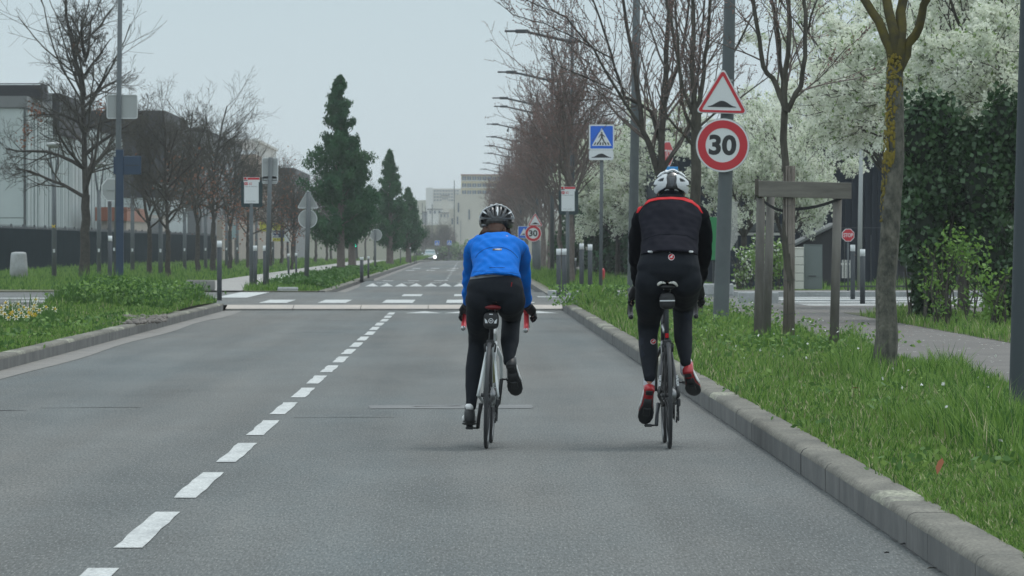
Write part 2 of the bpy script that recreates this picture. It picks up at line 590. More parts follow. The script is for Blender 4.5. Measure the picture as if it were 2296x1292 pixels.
mat('rubber', (0.022, 0.023, 0.025), 0.6, spec=0.35)
mat('tyre', (0.045, 0.047, 0.05), 0.65, spec=0.35)
mat('concrete', (0.42, 0.44, 0.45), 0.8, col2=(0.33, 0.34, 0.34), nscale=4, speck=(0.85, 1.15), speck_scale=25)
mat('concrete_dark', (0.24, 0.24, 0.23), 0.85, col2=(0.18, 0.18, 0.17), nscale=4)
mat('jersey_blue', (0.002, 0.125, 0.52), 0.8, spec=0.12, col2=(0.003, 0.15, 0.60), nscale=7)
mat('seam_dark', (0.004, 0.02, 0.09), 0.8)
mat('tights', (0.0075, 0.0100, 0.0150), 0.75, spec=0.16, col2=(0.0095, 0.0125, 0.018), nscale=9)
mat('tights_panel', (0.009, 0.013, 0.023), 0.7, spec=0.15)
mat('jersey_black', (0.0105, 0.0110, 0.0170), 0.85, spec=0.08, col2=(0.0145, 0.0150, 0.0225), nscale=8)
mat('sleeve_black', (0.0040, 0.0045, 0.0070), 0.85, spec=0.08)
mat('yoke_red', (0.46, 0.010, 0.016), 0.7, spec=0.2)
mat('waistband', (0.12, 0.13, 0.14), 0.7)
mat('trim_grey', (0.34, 0.37, 0.39), 0.35)
mat('pole_blue', (0.062, 0.075, 0.084), 0.6, spec=0.2)
mat('skin', (0.47, 0.26, 0.19), 0.5, spec=0.4)
mat('hair_brown', (0.026, 0.013, 0.010), 0.7, spec=0.15, col2=(0.05, 0.024, 0.016), nscale=40, stretch=(6, 6, 1))
mat('glove', (0.012, 0.013, 0.016), 0.6, spec=0.3)
mat('helmet_black', (0.012, 0.014, 0.018), 0.3, coat=0.5)
mat('helmet_grey', (0.055, 0.062, 0.072), 0.4)
mat('helmet_white', (0.56, 0.59, 0.61), 0.3, coat=0.3)
mat('helmet_liner', (0.006, 0.007, 0.009), 0.8)
mat('frame_silver', (0.55, 0.58, 0.58), 0.3, coat=0.5, metal=0.1)
mat('frame_black', (0.015, 0.015, 0.018), 0.3, coat=0.5)
mat('chrome', (0.45, 0.46, 0.47), 0.3, metal=0.9)
mat('part_black', (0.02, 0.021, 0.023), 0.45)
mat('tape_red', (0.62, 0.03, 0.05), 0.55)
mat('tape_black', (0.018, 0.018, 0.02), 0.6)
mat('saddle_red', (0.16, 0.006, 0.01), 0.5)
mat('saddle_white', (0.68, 0.68, 0.64), 0.45)
mat('bag_black', (0.018, 0.019, 0.021), 0.7)
mat('reflective', (0.62, 0.64, 0.66), 0.4)
mat('bottle_yellow', (0.50, 0.52, 0.20), 0.45)
mat('shoe_white', (0.72, 0.72, 0.72), 0.4, coat=0.2)
mat('shoe_red', (0.42, 0.012, 0.02), 0.35, coat=0.3)
mat('shoe_black', (0.014, 0.015, 0.017), 0.5)
mat('sock_white', (0.70, 0.72, 0.78), 0.8)
mat('panel_white', (0.46, 0.52, 0.52), 0.5, col2=(0.40, 0.46, 0.46), nscale=0.4)
mat('panel_joint', (0.12, 0.14, 0.14), 0.8)
mat('clad_dark', (0.050, 0.050, 0.054), 0.7, spec=.15, col2=(0.040, 0.041, 0.046), nscale=0.5)
mat('clad_mid', (0.15, 0.16, 0.165), 0.6)
mat('clad_navy', (0.016, 0.023, 0.034), 0.7, spec=.15, col2=(0.022, 0.030, 0.042), nscale=0.6)
mat('screen_green', (0.008, 0.017, 0.020), 1.0, spec=0.0, col2=(0.012, 0.023, 0.027), nscale=0.8)
mat('brick_beige', (0.40, 0.31, 0.25), 0.85, col2=(0.34, 0.26, 0.21), nscale=1.5)
mat('wall_beige', (0.33, 0.29, 0.25), 0.85, col2=(0.27, 0.25, 0.22), nscale=0.5)
mat('wall_cream', (0.56, 0.53, 0.46), 0.85, col2=(0.50, 0.48, 0.42), nscale=0.1)
mat('wall_ochre', (0.58, 0.50, 0.32), 0.85)
mat('wall_white', (0.62, 0.62, 0.60), 0.85)
mat('roof_red', (0.32, 0.13, 0.09), 0.85)
mat('window_glass', (0.10, 0.13, 0.17), 0.15, spec=0.6)
mat('ad_yellow', (0.62, 0.60, 0.06), 0.5)
mat('ad_navy', (0.012, 0.03, 0.12), 0.5)
mat('orange', (0.27, 0.085, 0.04), 0.5)
mat('green_panel', (0.03, 0.26, 0.09), 0.5)
mat('cabinet', (0.14, 0.17, 0.165), 0.5)
mat('pillar_cream', (0.60, 0.60, 0.54), 0.8)
mat('car_paint', (0.66, 0.70, 0.72), 0.35, metal=0.0, coat=0.6)
mat('car_glass', (0.24, 0.34, 0.36), 0.1, spec=0.8)
mat('headlight', (0.9, 0.9, 0.9), 0.2, emit=(1, 1, 0.97, 3.0))
mat('green_light', (0.0, 0.6, 0.4), 0.3, emit=(0.0, 1.0, 0.6, 1.6))
mat('hivis', (0.45, 0.60, 0.16), 0.7)
mat('flower_white', (0.80, 0.80, 0.66), 0.6, transl=0.2)
mat('flower_yellow', (0.72, 0.52, 0.03), 0.6)
mat('stone', (0.24, 0.215, 0.195), 0.9, col2=(0.12, 0.11, 0.10), nscale=3)
mat('leaf_brown', (0.30, 0.10, 0.045), 0.8)
mat('white_small', (0.75, 0.76, 0.72), 0.7)

# ------------------------------------------------------------------ the ground and the roads
RK, LK, LK2 = 1.87, -4.80, -3.62     # right kerb face, left kerb face before / after the crossroads
YS = [-60, 10, 40, 80, 99, 133, 200, 300, 380, 500, 680, 900, 1300, 2000, 3600]


def sheet(name, x0, x1, ys, z, m, kind='structure', zf=None, parent=None, nx=1):
    mb = MB()
    vs = []
    for y in ys:
        a = x0(y) if callable(x0) else x0
        b = x1(y) if callable(x1) else x1
        for i in range(nx + 1):
            x = a + (b - a) * i / nx
            vs.append((x, y, P(y) + z + (zf(x, y) if zf else 0)))
    n = nx + 1
    fs = [(j * n + i, j * n + i + 1, (j + 1) * n + i + 1, (j + 1) * n + i) for j in range(len(ys) - 1) for i in range(nx)]
    mb.add(vs, fs)
    return mb.build(name, m, parent, kind=kind)


sheet('ground', -1600, 1600, YS, -0.04, M['far_ground'])
sheet('road', -4.55, RK + 0.05, [-20, 20, 60, 101.84], 0.0, M['asphalt'])
sheet('road', -3.37, RK + 0.05, [131.5, 159.5], 0.0, M['asphalt'])
sheet('road', -3.37, RK + 0.05, [175.2, 240, 380, 520, 700, 900, 1200], 0.0, M['asphalt'])
# the raised crossroads and the raised crossing behind it
mb = MB()
mb.add([(-5.2, 102.6, .10), (RK + .2, 102.6, .10), (RK + .2, 104.5, .11), (-5.2, 104.5, .11)], [(0, 1, 2, 3)])
mb.add([(-60, 104.5, .11), (60, 104.5, .11), (60, 118.5, .11), (-60, 118.5, .11)], [(0, 1, 2, 3)])
mb.add([(-60, 118.5, .11), (3.0, 118.5, .11), (3.0, 121.5, .11), (-60, 121.5, .11)], [(0, 1, 2, 3)])
mb.add([(-60, 121.5, .11), (RK, 121.5, .11), (RK, 129.5, .11), (-60, 129.5, .11)], [(0, 1, 2, 3)])
mb.add([(-3.37, 129.5, .11), (RK, 129.5, .11), (RK, 131.5, .0), (-3.37, 131.5, 0)], [(0, 1, 2, 3)])
mb.add([(4.6, 98.8, .11), (60, 98.8, .11), (60, 104.5, .11), (4.6, 104.5, .11)], [(0, 1, 2, 3)])
mb.build('crossroads', M['asphalt'], kind='structure', fixn=False)
mb = MB()
mb.add([(-3.37, 159.5, 0), (RK, 159.5, 0), (RK, 161.5, .1), (-3.37, 161.5, .1), (RK, 173, .1), (-3.37, 173, .1), (RK, 175.2, 0), (-3.37, 175.2, 0)],
       [(0, 1, 2, 3), (3, 2, 4, 5), (5, 4, 6, 7)])
mb.build('raised_crossing', M['asphalt'], kind='structure', fixn=False)

# ramp of pale stones at the foot of the raised crossroads
ramp_root = structure('ramp')
edges = [LK, -3.3, -0.62, 0.45, RK]
x = LK
k = 0
while x < RK - 0.05:
    x2 = min(RK, x + 1.335)
    mb = MB()
    g = 0.006
    for (ya, za, yb, zb, mi) in ((101.8, 0.0, 101.803, 0.036, 1), (101.803, 0.036, 102.62, 0.104, 0)):
        mb.add([(x + g, ya, za), (x2 - g, ya, za), (x2 - g, yb, zb), (x + g, yb, zb)], [(0, 1, 2, 3)], mi)
    for xx in (x + g, x2 - g):
        mb.add([(xx, 101.8, 0), (xx, 102.62, 0), (xx, 102.62, .104), (xx, 101.803, .036)], [(0, 1, 2, 3)], 1)
    mb.build('ramp_stone', [M['ramp_stone'], M['concrete_dark']], ramp_root, fixn=False)
    x = x2

# gutters
sheet('gutter', lambda y: LK, lambda y: -4.45 + 0.04 * math.sin(y * 0.35) + (0.05 if y > 90 else 0), list(np.linspace(30, 101.3, 60)), 0.004, M['gutter'])
sheet('gutter', LK2, -3.37 + 0.02, [131.5, 160, 161.5, 173, 175.2, 250, 380, 560], 0.004, M['gutter'])

# kerbs, stone by stone where they can be told apart
def kerb_run(name, xf, side, y0, y1, step, h=0.15, w=0.2):
    root = structure(name)
    sec = [(0, -0.05), (0, h - 0.035), (0.012, h - 0.012), (0.035, h), (w - 0.01, h), (w, h - 0.01), (w, -0.05)]
    protos = []
    for v in range(5):
        mb = MB()
        n = 5
        vs = []; jit = [random.uniform(-0.002, 0.002) for _ in range(n)]
        for j in range(n):
            yy = 0.0008 + (step - 0.0016) * j / (n - 1)
            for i, (a, b) in enumerate(sec):
                ww = a + (jit[j] if 0 < i < 5 else 0)
                vs.append((ww * side, yy, b))
        m_ = len(sec)
        for j in range(n - 1):
            for i in range(m_ - 1):
                mb.add([], [])
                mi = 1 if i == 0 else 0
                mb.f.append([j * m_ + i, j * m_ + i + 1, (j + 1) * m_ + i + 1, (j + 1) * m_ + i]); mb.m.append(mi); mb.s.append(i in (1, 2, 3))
        mb.v = vs + vs[:m_] + vs[-m_:]
        mb.f.append([n * m_ + i for i in range(m_)][::-1]); mb.m.append(1); mb.s.append(False)
        mb.f.append([(n + 1) * m_ + i for i in range(m_)]); mb.m.append(1); mb.s.append(False)
        top = M['lichen'] if v == 4 else M['kerb']
        protos.append(mb.build('kerb_stone', [top, M['kerb_face']], root))
    used = 0
    y = y0
    while y < y1 - 0.01:
        v = random.choice([0, 1, 2, 3, 0, 1, 2, 3, 4])
        o = protos[v]
        if (used >> v) & 1:
            o = o.copy(); COL.objects.link(o)
        used |= 1 << v
        o.location = (xf(y) + random.uniform(-.0025, .0025), y, P(y) + random.uniform(-.0009, .0009))
        o.rotation_euler = (random.uniform(-.0005, .0005), 0, math.atan2(-(xf(y + step) - xf(y)), step))
        y += step
    for v in range(5):
        if not (used >> v) & 1: bpy.data.objects.remove(protos[v])
    return root


kerb_run('kerb', lambda y: RK, 1, 14, 101.8, 1.0)
kerb_run('kerb', lambda y: LK + (0.10 * (y / 100 - 0.5) * 0), -1, 38, 101.0, 1.0)
# the rounded nose of the left kerb
mb = MB()
arc = [(LK - 1.15 + 1.15 * math.cos(a), 101.0 + 2.0 * math.sin(a)) for a in np.linspace(0, math.pi * 0.62, 12)]
for (p, q) in zip(arc[:-1], arc[1:]):
    cx, cy = LK - 1.15, 101.0
    def inn(p_): return (cx + (p_[0] - cx) * .83, cy + (p_[1] - cy) * .9)
    a, b, c, d = p, q, inn(q), inn(p)
    mb.add([(*a, -.02), (*b, -.02), (*b, .14), (*a, .14), (*c, .15), (*d, .15)], [(0, 1, 2, 3), (3, 2, 4, 5)])
mb.build('kerb_nose', [M['kerb']], kind='structure')


def kerb_long(name, side, xf, y0, y1, w=0.2, h=0.14):
    mb = MB()
    ys = list(np.linspace(y0, y1, max(3, int((y1 - y0) / 12))))
    for a, b in zip(ys[:-1], ys[1:]):
        g = 0.0
        za, zb = P(a), P(b)
        mb.add([(xf, a, za - .05), (xf, b - g, zb - .05), (xf, b - g, zb + h), (xf, a, za + h), (xf + side * w, b - g, zb + h + .005), (xf + side * w, a, za + h + .005)],
               [(0, 1, 2, 3)], 1)
        mb.add([(xf, b - g, zb + h), (xf, a, za + h), (xf + side * w, a, za + h + .005), (xf + side * w, b - g, zb + h + .005)], [(0, 1, 2, 3)], 0)
    return mb.build(name, [M['kerb'], M['kerb_face']], kind='structure')


kerb_run('kerb', lambda y: LK2, -1, 131, 171, 1.0, h=0.13)
kerb_long('kerb_beyond', -1, LK2, 171, 560)
kerb_long('kerb_beyond', 1, RK, 121.5, 900)
# far corner of the crossroads on the right
mb = MB()
arc = [(RK + 1.9 - 1.9 * math.cos(a), 121.6 - 2.9 * math.sin(a)) for a in np.linspace(0, math.pi / 2, 10)] + [(12, 118.7), (60, 118.7)]
arc2 = [(p[0] + (0.16 if i < 6 else 0.05), p[1] + (0.05 if i < 6 else 0.2)) for i, p in enumerate(arc)]
for i in range(len(arc) - 1):
    a, b, c, d = arc[i], arc[i + 1], arc2[i + 1], arc2[i]
    mb.add([(*a, 0), (*b, 0), (*b, .22), (*a, .22), (*c, .225), (*d, .225)], [(0, 1, 2, 3), (3, 2, 4, 5)])
mb.build('kerb_corner', M['concrete'], kind='structure')

# verges, banks and paths
sheet('verge', RK + .19, 4.42, list(np.linspace(10, 98.8, 40)), 0.12, M['soil'], zf=lambda x, y: 0.02 * math.sin(x * 3 + y))
sheet('footpath', 4.38, 6.42, [10, 40, 70, 88.0], 0.135, M['pavement'])
sheet('footpath', 4.38, 13.0, [88.0, 98.9], 0.135, M['pavement'])
sheet('bank', 6.4, 60, [10, 40, 70, 88.0], 0.12, M['soil'], zf=lambda x, y: 0.02)
sheet('sidewalk', RK + .2, 60, [122.0, 126.5], 0.19, M['pavement'])
sheet('sidewalk', 4.0, 60, [118.8, 122.0], 0.21, M['pavement'])
sheet('verge', RK + .19, 4.9, [126.5, 160, 200, 300, 380, 600, 900], 0.13, M['soil'])
sheet('footpath', 4.85, 7.0, [126.5, 200, 380, 600], 0.135, M['pavement'])
sheet('verge', 6.9, 60, [126.5, 160, 200, 300, 380, 600, 900], 0.13, M['soil'])


def left_edge(y):
    return -9.2 if y < 66 else (-7.15 if y > 80 else -9.2 + 2.05 * (y - 66) / 14)


def mound(x, y):
    return 0.20 * math.exp(-((y - 93) / 9) ** 2) * math.exp(-((x + 6.6) / 1.5) ** 2) if y > 60 else 0.0


sheet('verge', left_edge, LK - .18, list(np.linspace(36, 102.4, 40)), 0.13, M['soil'], zf=mound, nx=10)
sheet('side_road', -60, lambda y: left_edge(y) + .1, [30, 60, 66, 80, 104.49], 0.10, M['pavement'])
sheet('verge', -19.8, LK2 - .18, [129.6, 160, 200, 300, 380, 600], 0.13, M['soil'])
sheet('verge', -60, -19.6, [129.6, 160, 200, 300, 380, 600, 900], 0.13, M['soil'])
sheet('footpath', -8.2, -5.7, [140, 200, 300, 380, 560], 0.15, M['path_pale'])
sheet('footpath', -9.8, -5.7, [129.7, 139.99], 0.15, M['path_pale'])

# painted markings
marks = structure('road_markings')


def quad(mb, pts, z=0.004):
    mb.add([(x_, y_, z + (P(y_))) for x_, y_ in pts], [tuple(range(len(pts)))])


for k in range(-1, 18):
    ya = 21.93 + 4.333 * k
    mb = MB()
    c = -1.444 + random.uniform(-.008, .008)
    n = 6
    L = []
    for i in range(n + 1):
        yy = ya + 2.95 * i / n
        L.append((c - .06 + random.uniform(-.006, .006) + .004 * math.sin(i * 2.1 + k), yy))
    Rr = [(c + .06 + random.uniform(-.006, .006), yy) for _, yy in L]
    quad(mb, L + Rr[::-1])
    mb.build('dash', M['paint'], marks, fixn=False)
for k in range(24):
    ya = 188 + 13 * k
    mb = MB(); quad(mb, [(-.85, ya), (-.75, ya), (-.75, ya + 3), (-.85, ya + 3)])
    mb.build('dash', M['paint'], marks, fixn=False)
for k in range(4):          # give-way teeth before the ramp
    xa = -1.2 + .74 * k
    mb = MB(); quad(mb, [(xa, 97.6), (xa + .70, 97.6), (xa + .35, 100.4)])
    mb.build('tooth', M['paint'], marks, fixn=False)
for k in range(11):
    xa = -3.2 + .455 * k
    mb = MB(); mb.add([(xa, 159.7, .014), (xa + .42, 159.7, .014), (xa + .21, 161.4, .099)], [(0, 1, 2)])
    mb.build('tooth', M['paint'], marks, fixn=False)


def bar(xa, xb, ya, yb, z, skew=0.0, jj=0.03):
    mb = MB()
    mb.add([(xa, ya, z), (xb, ya, z), (xb + skew, yb, z), (xa + skew, yb, z)], [(0, 1, 2, 3)])
    mb.build('crossing_bar', M['paint'], marks, fixn=False)


for px0, px1 in ((580, 642), (712, 775), (856, 925), (1000, 1066), (1140, 1200)):
    bar(XW(px0, 105), XW(px1, 105), 105.0, 111.0 if px0 < 1100 else 106.5, .116, skew=-.12 * 0)
for px0, px1 in ((900, 944), (1018, 1062), (1135, 1180)):
    bar(XW(px0, 119), XW(px1, 119), 118.9, 123.5, .116)
bar(XW(488, 117), XW(560, 117), 115.5, 129.0, .116)
bar(XW(1207, 116), XW(1292, 116), 116.6, 118.3, .116)
for k in range(5):
    bar(XW(844 + 60.5 * k, 162), XW(869 + 60.5 * k, 162), 161.8, 162.9, .105)
    bar(XW(858 + 57.5 * k, 172), XW(882 + 57.5 * k, 172), 171.0, 172.8, .105)
for k in range(4):
    bar(-3.2 + 1.05 * k, -2.75 + 1.05 * k, 262, 266, .006)
    bar(-3.1 + 1.05 * k, -2.65 + 1.05 * k, 283, 288, .006)
for (a, b) in ((99.6, 102.4), (104.0, 105.3), (106.6, 108.3), (110.0, 113.6), (114.8, 116.4)):
    bar(6.7, 15.0, a, b, .116, skew=-.15)
for (x0, x1, y0, y1) in ((-9.6, -8.6, 107.5, 109.0), (-10.6, -8.6, 113.5, 115.0), (-8.6, -7.2, 122.5, 124.0), (-9.3, -8.2, 96.5, 97.6)):
    mb = MB(); z = .116 if y0 > 104.6 else .106
    mb.add([(x0, y0, z), (x1, y0, z), (x1 + .2, y1, z), (x0 + .2, y1, z)], [(0, 1, 2, 3)])
    mb.build('crossing_bar', M['paint'], marks, fixn=False)

# patches and cracks in the asphalt
def blob(name, pts, z, m):
    mb = MB()
    q = []
    for i in range(len(pts)):
        a, b = Vector(pts[i]), Vector(pts[(i + 1) % len(pts)])
        for t in (0, .25, .5, .75):
            p = a.lerp(b, t)
            q.append((p.x + random.uniform(-.012, .012), p.y + random.uniform(-.05, .05), z))
    mb.add(q, [tuple(range(len(q)))])
    return mb.build(name, m, kind='structure', fixn=False)


blob('asphalt_patch', [(-.78, 40.6), (.5, 40.7), (.52, 41.6), (-.80, 41.5)], .0035, M['asphalt_patch'])
blob('road_crack', [(-.45, 41.0), (-.1, 41.2), (-.05, 41.28), (-.42, 41.12)], .0065, M['crack_fill'])
blob('road_crack', [(-4.4, 40.0), (-3.45, 40.15), (-3.45, 40.2), (-4.4, 40.28)], .0035, M['crack_fill'])
blob('road_crack', [(-3.4, 40.85), (-2.6, 40.95), (-2.6, 40.97), (-3.4, 40.88)], .0035, M['asphalt_patch'])
blob('road_crack', [(-1.3, 38.5), (-.5, 38.62), (-.5, 38.64), (-1.3, 38.53)], .0035, M['asphalt_patch'])
for (px, py, w) in ((400, 745, .35), (640, 748, .18), (725, 746, .3), (985, 745, .1), (1350, 790, .08)):
    d = EYE * FOC / (py - VY); xx = XW(px, d)
    blob('road_crack', [(xx - w, d - .1), (xx + w, d), (xx + w, d + .12), (xx - w, d + .02)], .0035, M['crack_fill'])
# dark seam between kerb and road with debris
mb = MB()
y = 16.0
while y < 60:
    ln = random.uniform(.05, .5)
    w = random.uniform(.004, .018)
    mb.add([(RK - w, y, .003), (RK - .001, y, .003), (RK - .001, y + ln, .003), (RK - w * .6, y + ln, .003)], [(0, 1, 2, 3)])
    y += ln + random.uniform(0, .12)
mb.build('kerb_grime', M['crack_fill'], kind='structure', fixn=False)
# ------------------------------------------------------------------ vegetation
def poly_tubes(polys, name, mats):
    """polys: list of (pts (n,3), radii (n), material) -> one mesh of thin tubes"""
    V = []; F = []; MI = []; o = 0
    for pts, rad, mi in polys:
        pts = np.asarray(pts, float); n = len(pts)
        r0 = rad[0]
        k = 8 if r0 > .06 else (5 if r0 > .02 else 3)
        t = np.gradient(pts, axis=0)
        t /= np.linalg.norm(t, axis=1)[:, None] + 1e-9
        ref = np.array([0.0, 1, 0]) if abs(t[0, 1]) < .8 else np.array([1.0, 0, 0])
        a = np.cross(t, ref); a /= np.linalg.norm(a, axis=1)[:, None] + 1e-9
        b = np.cross(t, a)
        th = np.arange(k) * 2 * np.pi / k
        rr = np.asarray(rad, float)[:, None, None]
        ring = pts[:, None, :] + rr * (a[:, None, :] * np.cos(th)[None, :, None] + b[:, None, :] * np.sin(th)[None, :, None])
        V.append(ring.reshape(-1, 3))
        i = np.arange(n - 1)[:, None] * k; j = np.arange(k)[None, :]; j2 = (j + 1) % k
        f = np.stack([i + j, i + j2, i + k + j2, i + k + j], -1).reshape(-1, 4) + o
        F.append(f); MI.append(np.full(len(f), mi)); o += n * k
    return arr_mesh(name, np.concatenate(V), np.concatenate(F), mats, np.concatenate(MI), smooth=True)


def rot_to(d, ang, az):
    """direction at angle ang from d, turned by az about it"""
    d = d / np.linalg.norm(d)
    ref = np.array([0, 0, 1.0]) if abs(d[2]) < .9 else np.array([1.0, 0, 0])
    u = np.cross(d, ref); u /= np.linalg.norm(u); v = np.cross(d, u)
    return d * math.cos(ang) + (u * math.cos(az) + v * math.sin(az)) * math.sin(ang)


def grow(rg, polys, tips, pos, d, length, rad, level, maxl, up, kids, wob=.12, minr=.004, ang=(25, 48), shrink=.55, seg=6):
    n = seg if level < 2 else 4
    pts = [np.array(pos, float)]; dd = d / np.linalg.norm(d)
    for i in range(n):
        dd = dd + rg.normal(0, wob, 3) + np.array([0, 0, up * (1 if level else .5)])
        dd /= np.linalg.norm(dd)
        pts.append(pts[-1] + dd * length / n)
    r_end = max(minr, rad * .35)
    rads = [rad + (r_end - rad) * i / n for i in range(n + 1)]
    polys.append((pts, rads, level))
    tips.append((pts, level))
    if level >= maxl: return
    k = kids[min(level, len(kids) - 1)]
    for i in range(k):
        t = .22 + .78 * (i + rg.uniform(.1, .9)) / k
        q = t * n; a = min(int(q), n - 1); f = q - a
        p = pts[a] * (1 - f) + pts[a + 1] * f
        dl = pts[a + 1] - pts[a]
        nd = rot_to(dl, R(rg.uniform(*ang)), rg.uniform(0, 2 * math.pi))
        grow(rg, polys, tips, p, nd, length * shrink * (1.15 - .55 * t) * rg.uniform(.75, 1.2), max(minr, (rad + (r_end - rad) * t) * .55), level + 1, maxl, up, kids, wob, minr, ang, shrink, seg)


def leaf_tris(rg, centers, size, k=1, spread=0.0, elong=1.6):
    """k small leaf-shaped quads round each centre"""
    C = np.repeat(np.asarray(centers, float), k, axis=0)
    n = len(C)
    C = C + rg.normal(0, 1, (n, 3)) * spread
    a = rg.normal(0, 1, (n, 3)); a /= np.linalg.norm(a, axis=1)[:, None]
    b = np.cross(a, rg.normal(0, 1, (n, 3))); b /= np.linalg.norm(b, axis=1)[:, None]
    s = size * rg.uniform(.6, 1.3, n)[:, None]
    V = np.stack([C - a * s * elong * .5, C + b * s * .5, C + a * s * elong * .5, C - b * s * .5], 1).reshape(-1, 3)
    F = np.arange(4 * n).reshape(-1, 4)
    return V, F


def tree_meshes(seed, H, fork, spread=28, limbs=7, kids=(6, 5, 4), maxl=3, minr=.005, trunk_r=.11, bark='bark', twig='bark',
                buds=None, bud_size=.03, bud_n=1, leader=True, up=.10, llen=None, wob=.11, custom=None, ang=(25, 48), span=.25, dx=0.0):
    rg = np.random.default_rng(seed)
    polys = []; tips = []
    n = 7
    tp = [np.array([rg.normal(0, .02), rg.normal(0, .02), fork * i / n]) for i in range(n + 1)]
    tp[0][:] = 0, 0, -.12
    tr = [trunk_r * (1.25 if i == 0 else 1.05 if i == 1 else 1 - .22 * i / n) for i in range(n + 1)]
    L = llen or (H - fork)
    if dx:
        for p_ in tp: p_[0] += dx * (1 - max(0, p_[2]) / fork)
    if leader:
        grow(rg, polys, tips, tp[-1], np.array([0, 0, 1.0]), H - fork, trunk_r * .6, 0, maxl, .05, (kids[0] + 3,) + tuple(kids[1:]), wob * .6, minr, ang)
    for i in range(limbs):
        az = 2 * math.pi * (i + rg.uniform(-.25, .25)) / limbs
        hf = (i + rg.uniform(0, 1)) / limbs * span if leader else 0
        az += i * 2.4 if leader else 0
        z = fork * rg.uniform(.88, 1.0) + hf * (H - fork)
        d = rot_to(np.array([0, 0, 1.0]), R(spread * rg.uniform(.7, 1.3) * (1.15 - .5 * hf)), az)
        grow(rg, polys, tips, np.array([0, 0, z]), d, L * rg.uniform(.62, .95) * (1 - .55 * hf), trunk_r * rg.uniform(.34, .5) * (1 - .4 * hf), 0, maxl, up, kids, wob, minr, ang)
    if custom: custom(rg, polys, tips, grow)
    trunk = poly_tubes([(tp, tr, 0)], 'trunk', [MATS[bark]])
    pl = [(p, r_, 0 if lv < 1 else 1) for p, r_, lv in polys]
    crown = poly_tubes(pl, 'branches', [MATS['bark_yellow' if twig == 'bark_yellow' else bark], MATS[twig]])
    bm_ = None
    if buds:
        cs = []
        for pts, lv in tips:
            if lv >= maxl - 1:
                for p in pts[1:]:
                    for _ in range(bud_n): cs.append(p + rg.normal(0, .012, 3))
        V, F = leaf_tris(rg, cs, bud_size, 2, .01, 1.2)
        bm_ = arr_mesh('buds', V, F, [MATS[buds]])
    return trunk, crown, bm_, tips


TREEV = {}


def place_tree(key, x, y, label, group, scale=1.0, rotz=None, z=None, name='bare_tree', cat='tree'):
    tr, cr, bd = TREEV[key][:3]
    z = (P(y) + .12) if z is None else z
    t = thing(name, label, cat, (x, y, z), group)
    t.rotation_euler = (0, 0, random.uniform(0, 6.28) if rotz is None else rotz)
    t.scale = (scale,) * 3 if isinstance(scale, (int, float)) else scale
    link_mesh('trunk', tr, t)
    c = link_mesh('branches', cr, t)
    if bd is not None:
        b = link_mesh('buds' if len(TREEV[key]) < 5 else TREEV[key][4], bd, t)
        b['kind'] = 'stuff'
    return t


# --- right-hand row of bare street trees
G1 = 'bare street trees on the right verge'
ORD = 'first second third fourth fifth sixth seventh eighth ninth tenth eleventh twelfth thirteenth fourteenth fifteenth sixteenth seventeenth eighteenth nineteenth twentieth twenty-first twenty-second twenty-third twenty-fourth twenty-fifth twenty-sixth twenty-seventh twenty-eighth'.split()
for v in range(4):
    TREEV['row%d' % v] = tree_meshes(100 + v, 7.3, 2.0, spread=30, limbs=16, kids=(6, 4, 3), maxl=3, minr=.0055, trunk_r=.10, llen=3.5, span=.62, bark='bark_red', twig='bark_red',
                                     buds='bud', bud_size=.028, up=.09)
rows = [(3.0, 150, 'bare tree directly behind the right-hand bus stop sign', 0), (3.35, 171, 'first bare tree beyond the right-hand bus stop, bristling with reddish twigs', 1),
        (3.3, 186, 'bare tree standing in front of the far speed limit sign', 2), (3.45, 214, 'bare tree just behind the far speed limit sign', 3)]
lab = ['third street lamp', 'fourth street lamp', 'fifth street lamp', 'sixth street lamp']
for i, (x, y, lb, v) in enumerate(rows):
    place_tree('row%d' % v, x, y, lb, G1, scale=random.uniform(.95, 1.04))
yy = 226
i = 0
while yy < 640:
    place_tree('row%d' % random.randrange(4), 3.35 + random.uniform(-.25, .25), yy, ORD[i] + ' reddish bare tree beyond the far speed limit sign, counting away from us', G1, scale=random.uniform(.88, 1.02))
    yy += 11 + i * .8; i += 1
for k, yy in enumerate((205, 232, 262, 300, 345)):
    place_tree('row%d' % random.randrange(4), 6.0 + random.uniform(-.3, .5), yy, ORD[k] + ' tree back in the second row behind the right-hand street lamps', 'bare trees of the second row on the right', scale=random.uniform(.8, .95))

# --- the four near trees on the right, limbs following the photograph's
def limbs_from(paths, d, ox, kids=(7, 5, 4), minr=.004, up=.06, maxl=2, sub_len=.42, ang=(22, 45), t0=.12):
    """paths: list of [(px, py, depth offset), ...], start radius, end radius"""
    def f(rg, polys, tips, g):
        for pts, r0, r1 in paths:
            p = [np.array(W(a, b, d + c)) - np.array([ox, d, .12]) for a, b, c in pts]
            # smooth resample
            q = []
            for i in range(len(p) - 1):
                for t in (0, .34, .67): q.append(p[i] * (1 - t) + p[i + 1] * t + rg.normal(0, .008, 3))
            q.append(p[-1])
            n = len(q) - 1
            rads = [r0 + (r1 - r0) * i / n for i in range(n + 1)]
            polys.append((q, rads, 0)); tips.append((q, 0))
            tot = sum(np.linalg.norm(q[i + 1] - q[i]) for i in range(n))
            K = int(kids[0] * max(1.0, tot / 1.4))
            for k in range(K):
                t = t0 + (1 - t0) * (k + rg.uniform(.1, .9)) / K
                a = min(int(t * n), n - 1); fr = t * n - a
                pos = q[a] * (1 - fr) + q[a + 1] * fr
                nd = rot_to(q[a + 1] - q[a], R(rg.uniform(*ang)), rg.uniform(0, 6.28))
                g(rg, polys, tips, pos, nd, max(.5, tot * sub_len) * (1.1 - .5 * t) * rg.uniform(.7, 1.2), max(minr, (r0 + (r1 - r0) * t) * .45), 1, maxl, up, kids, .12, minr, ang)
    return f


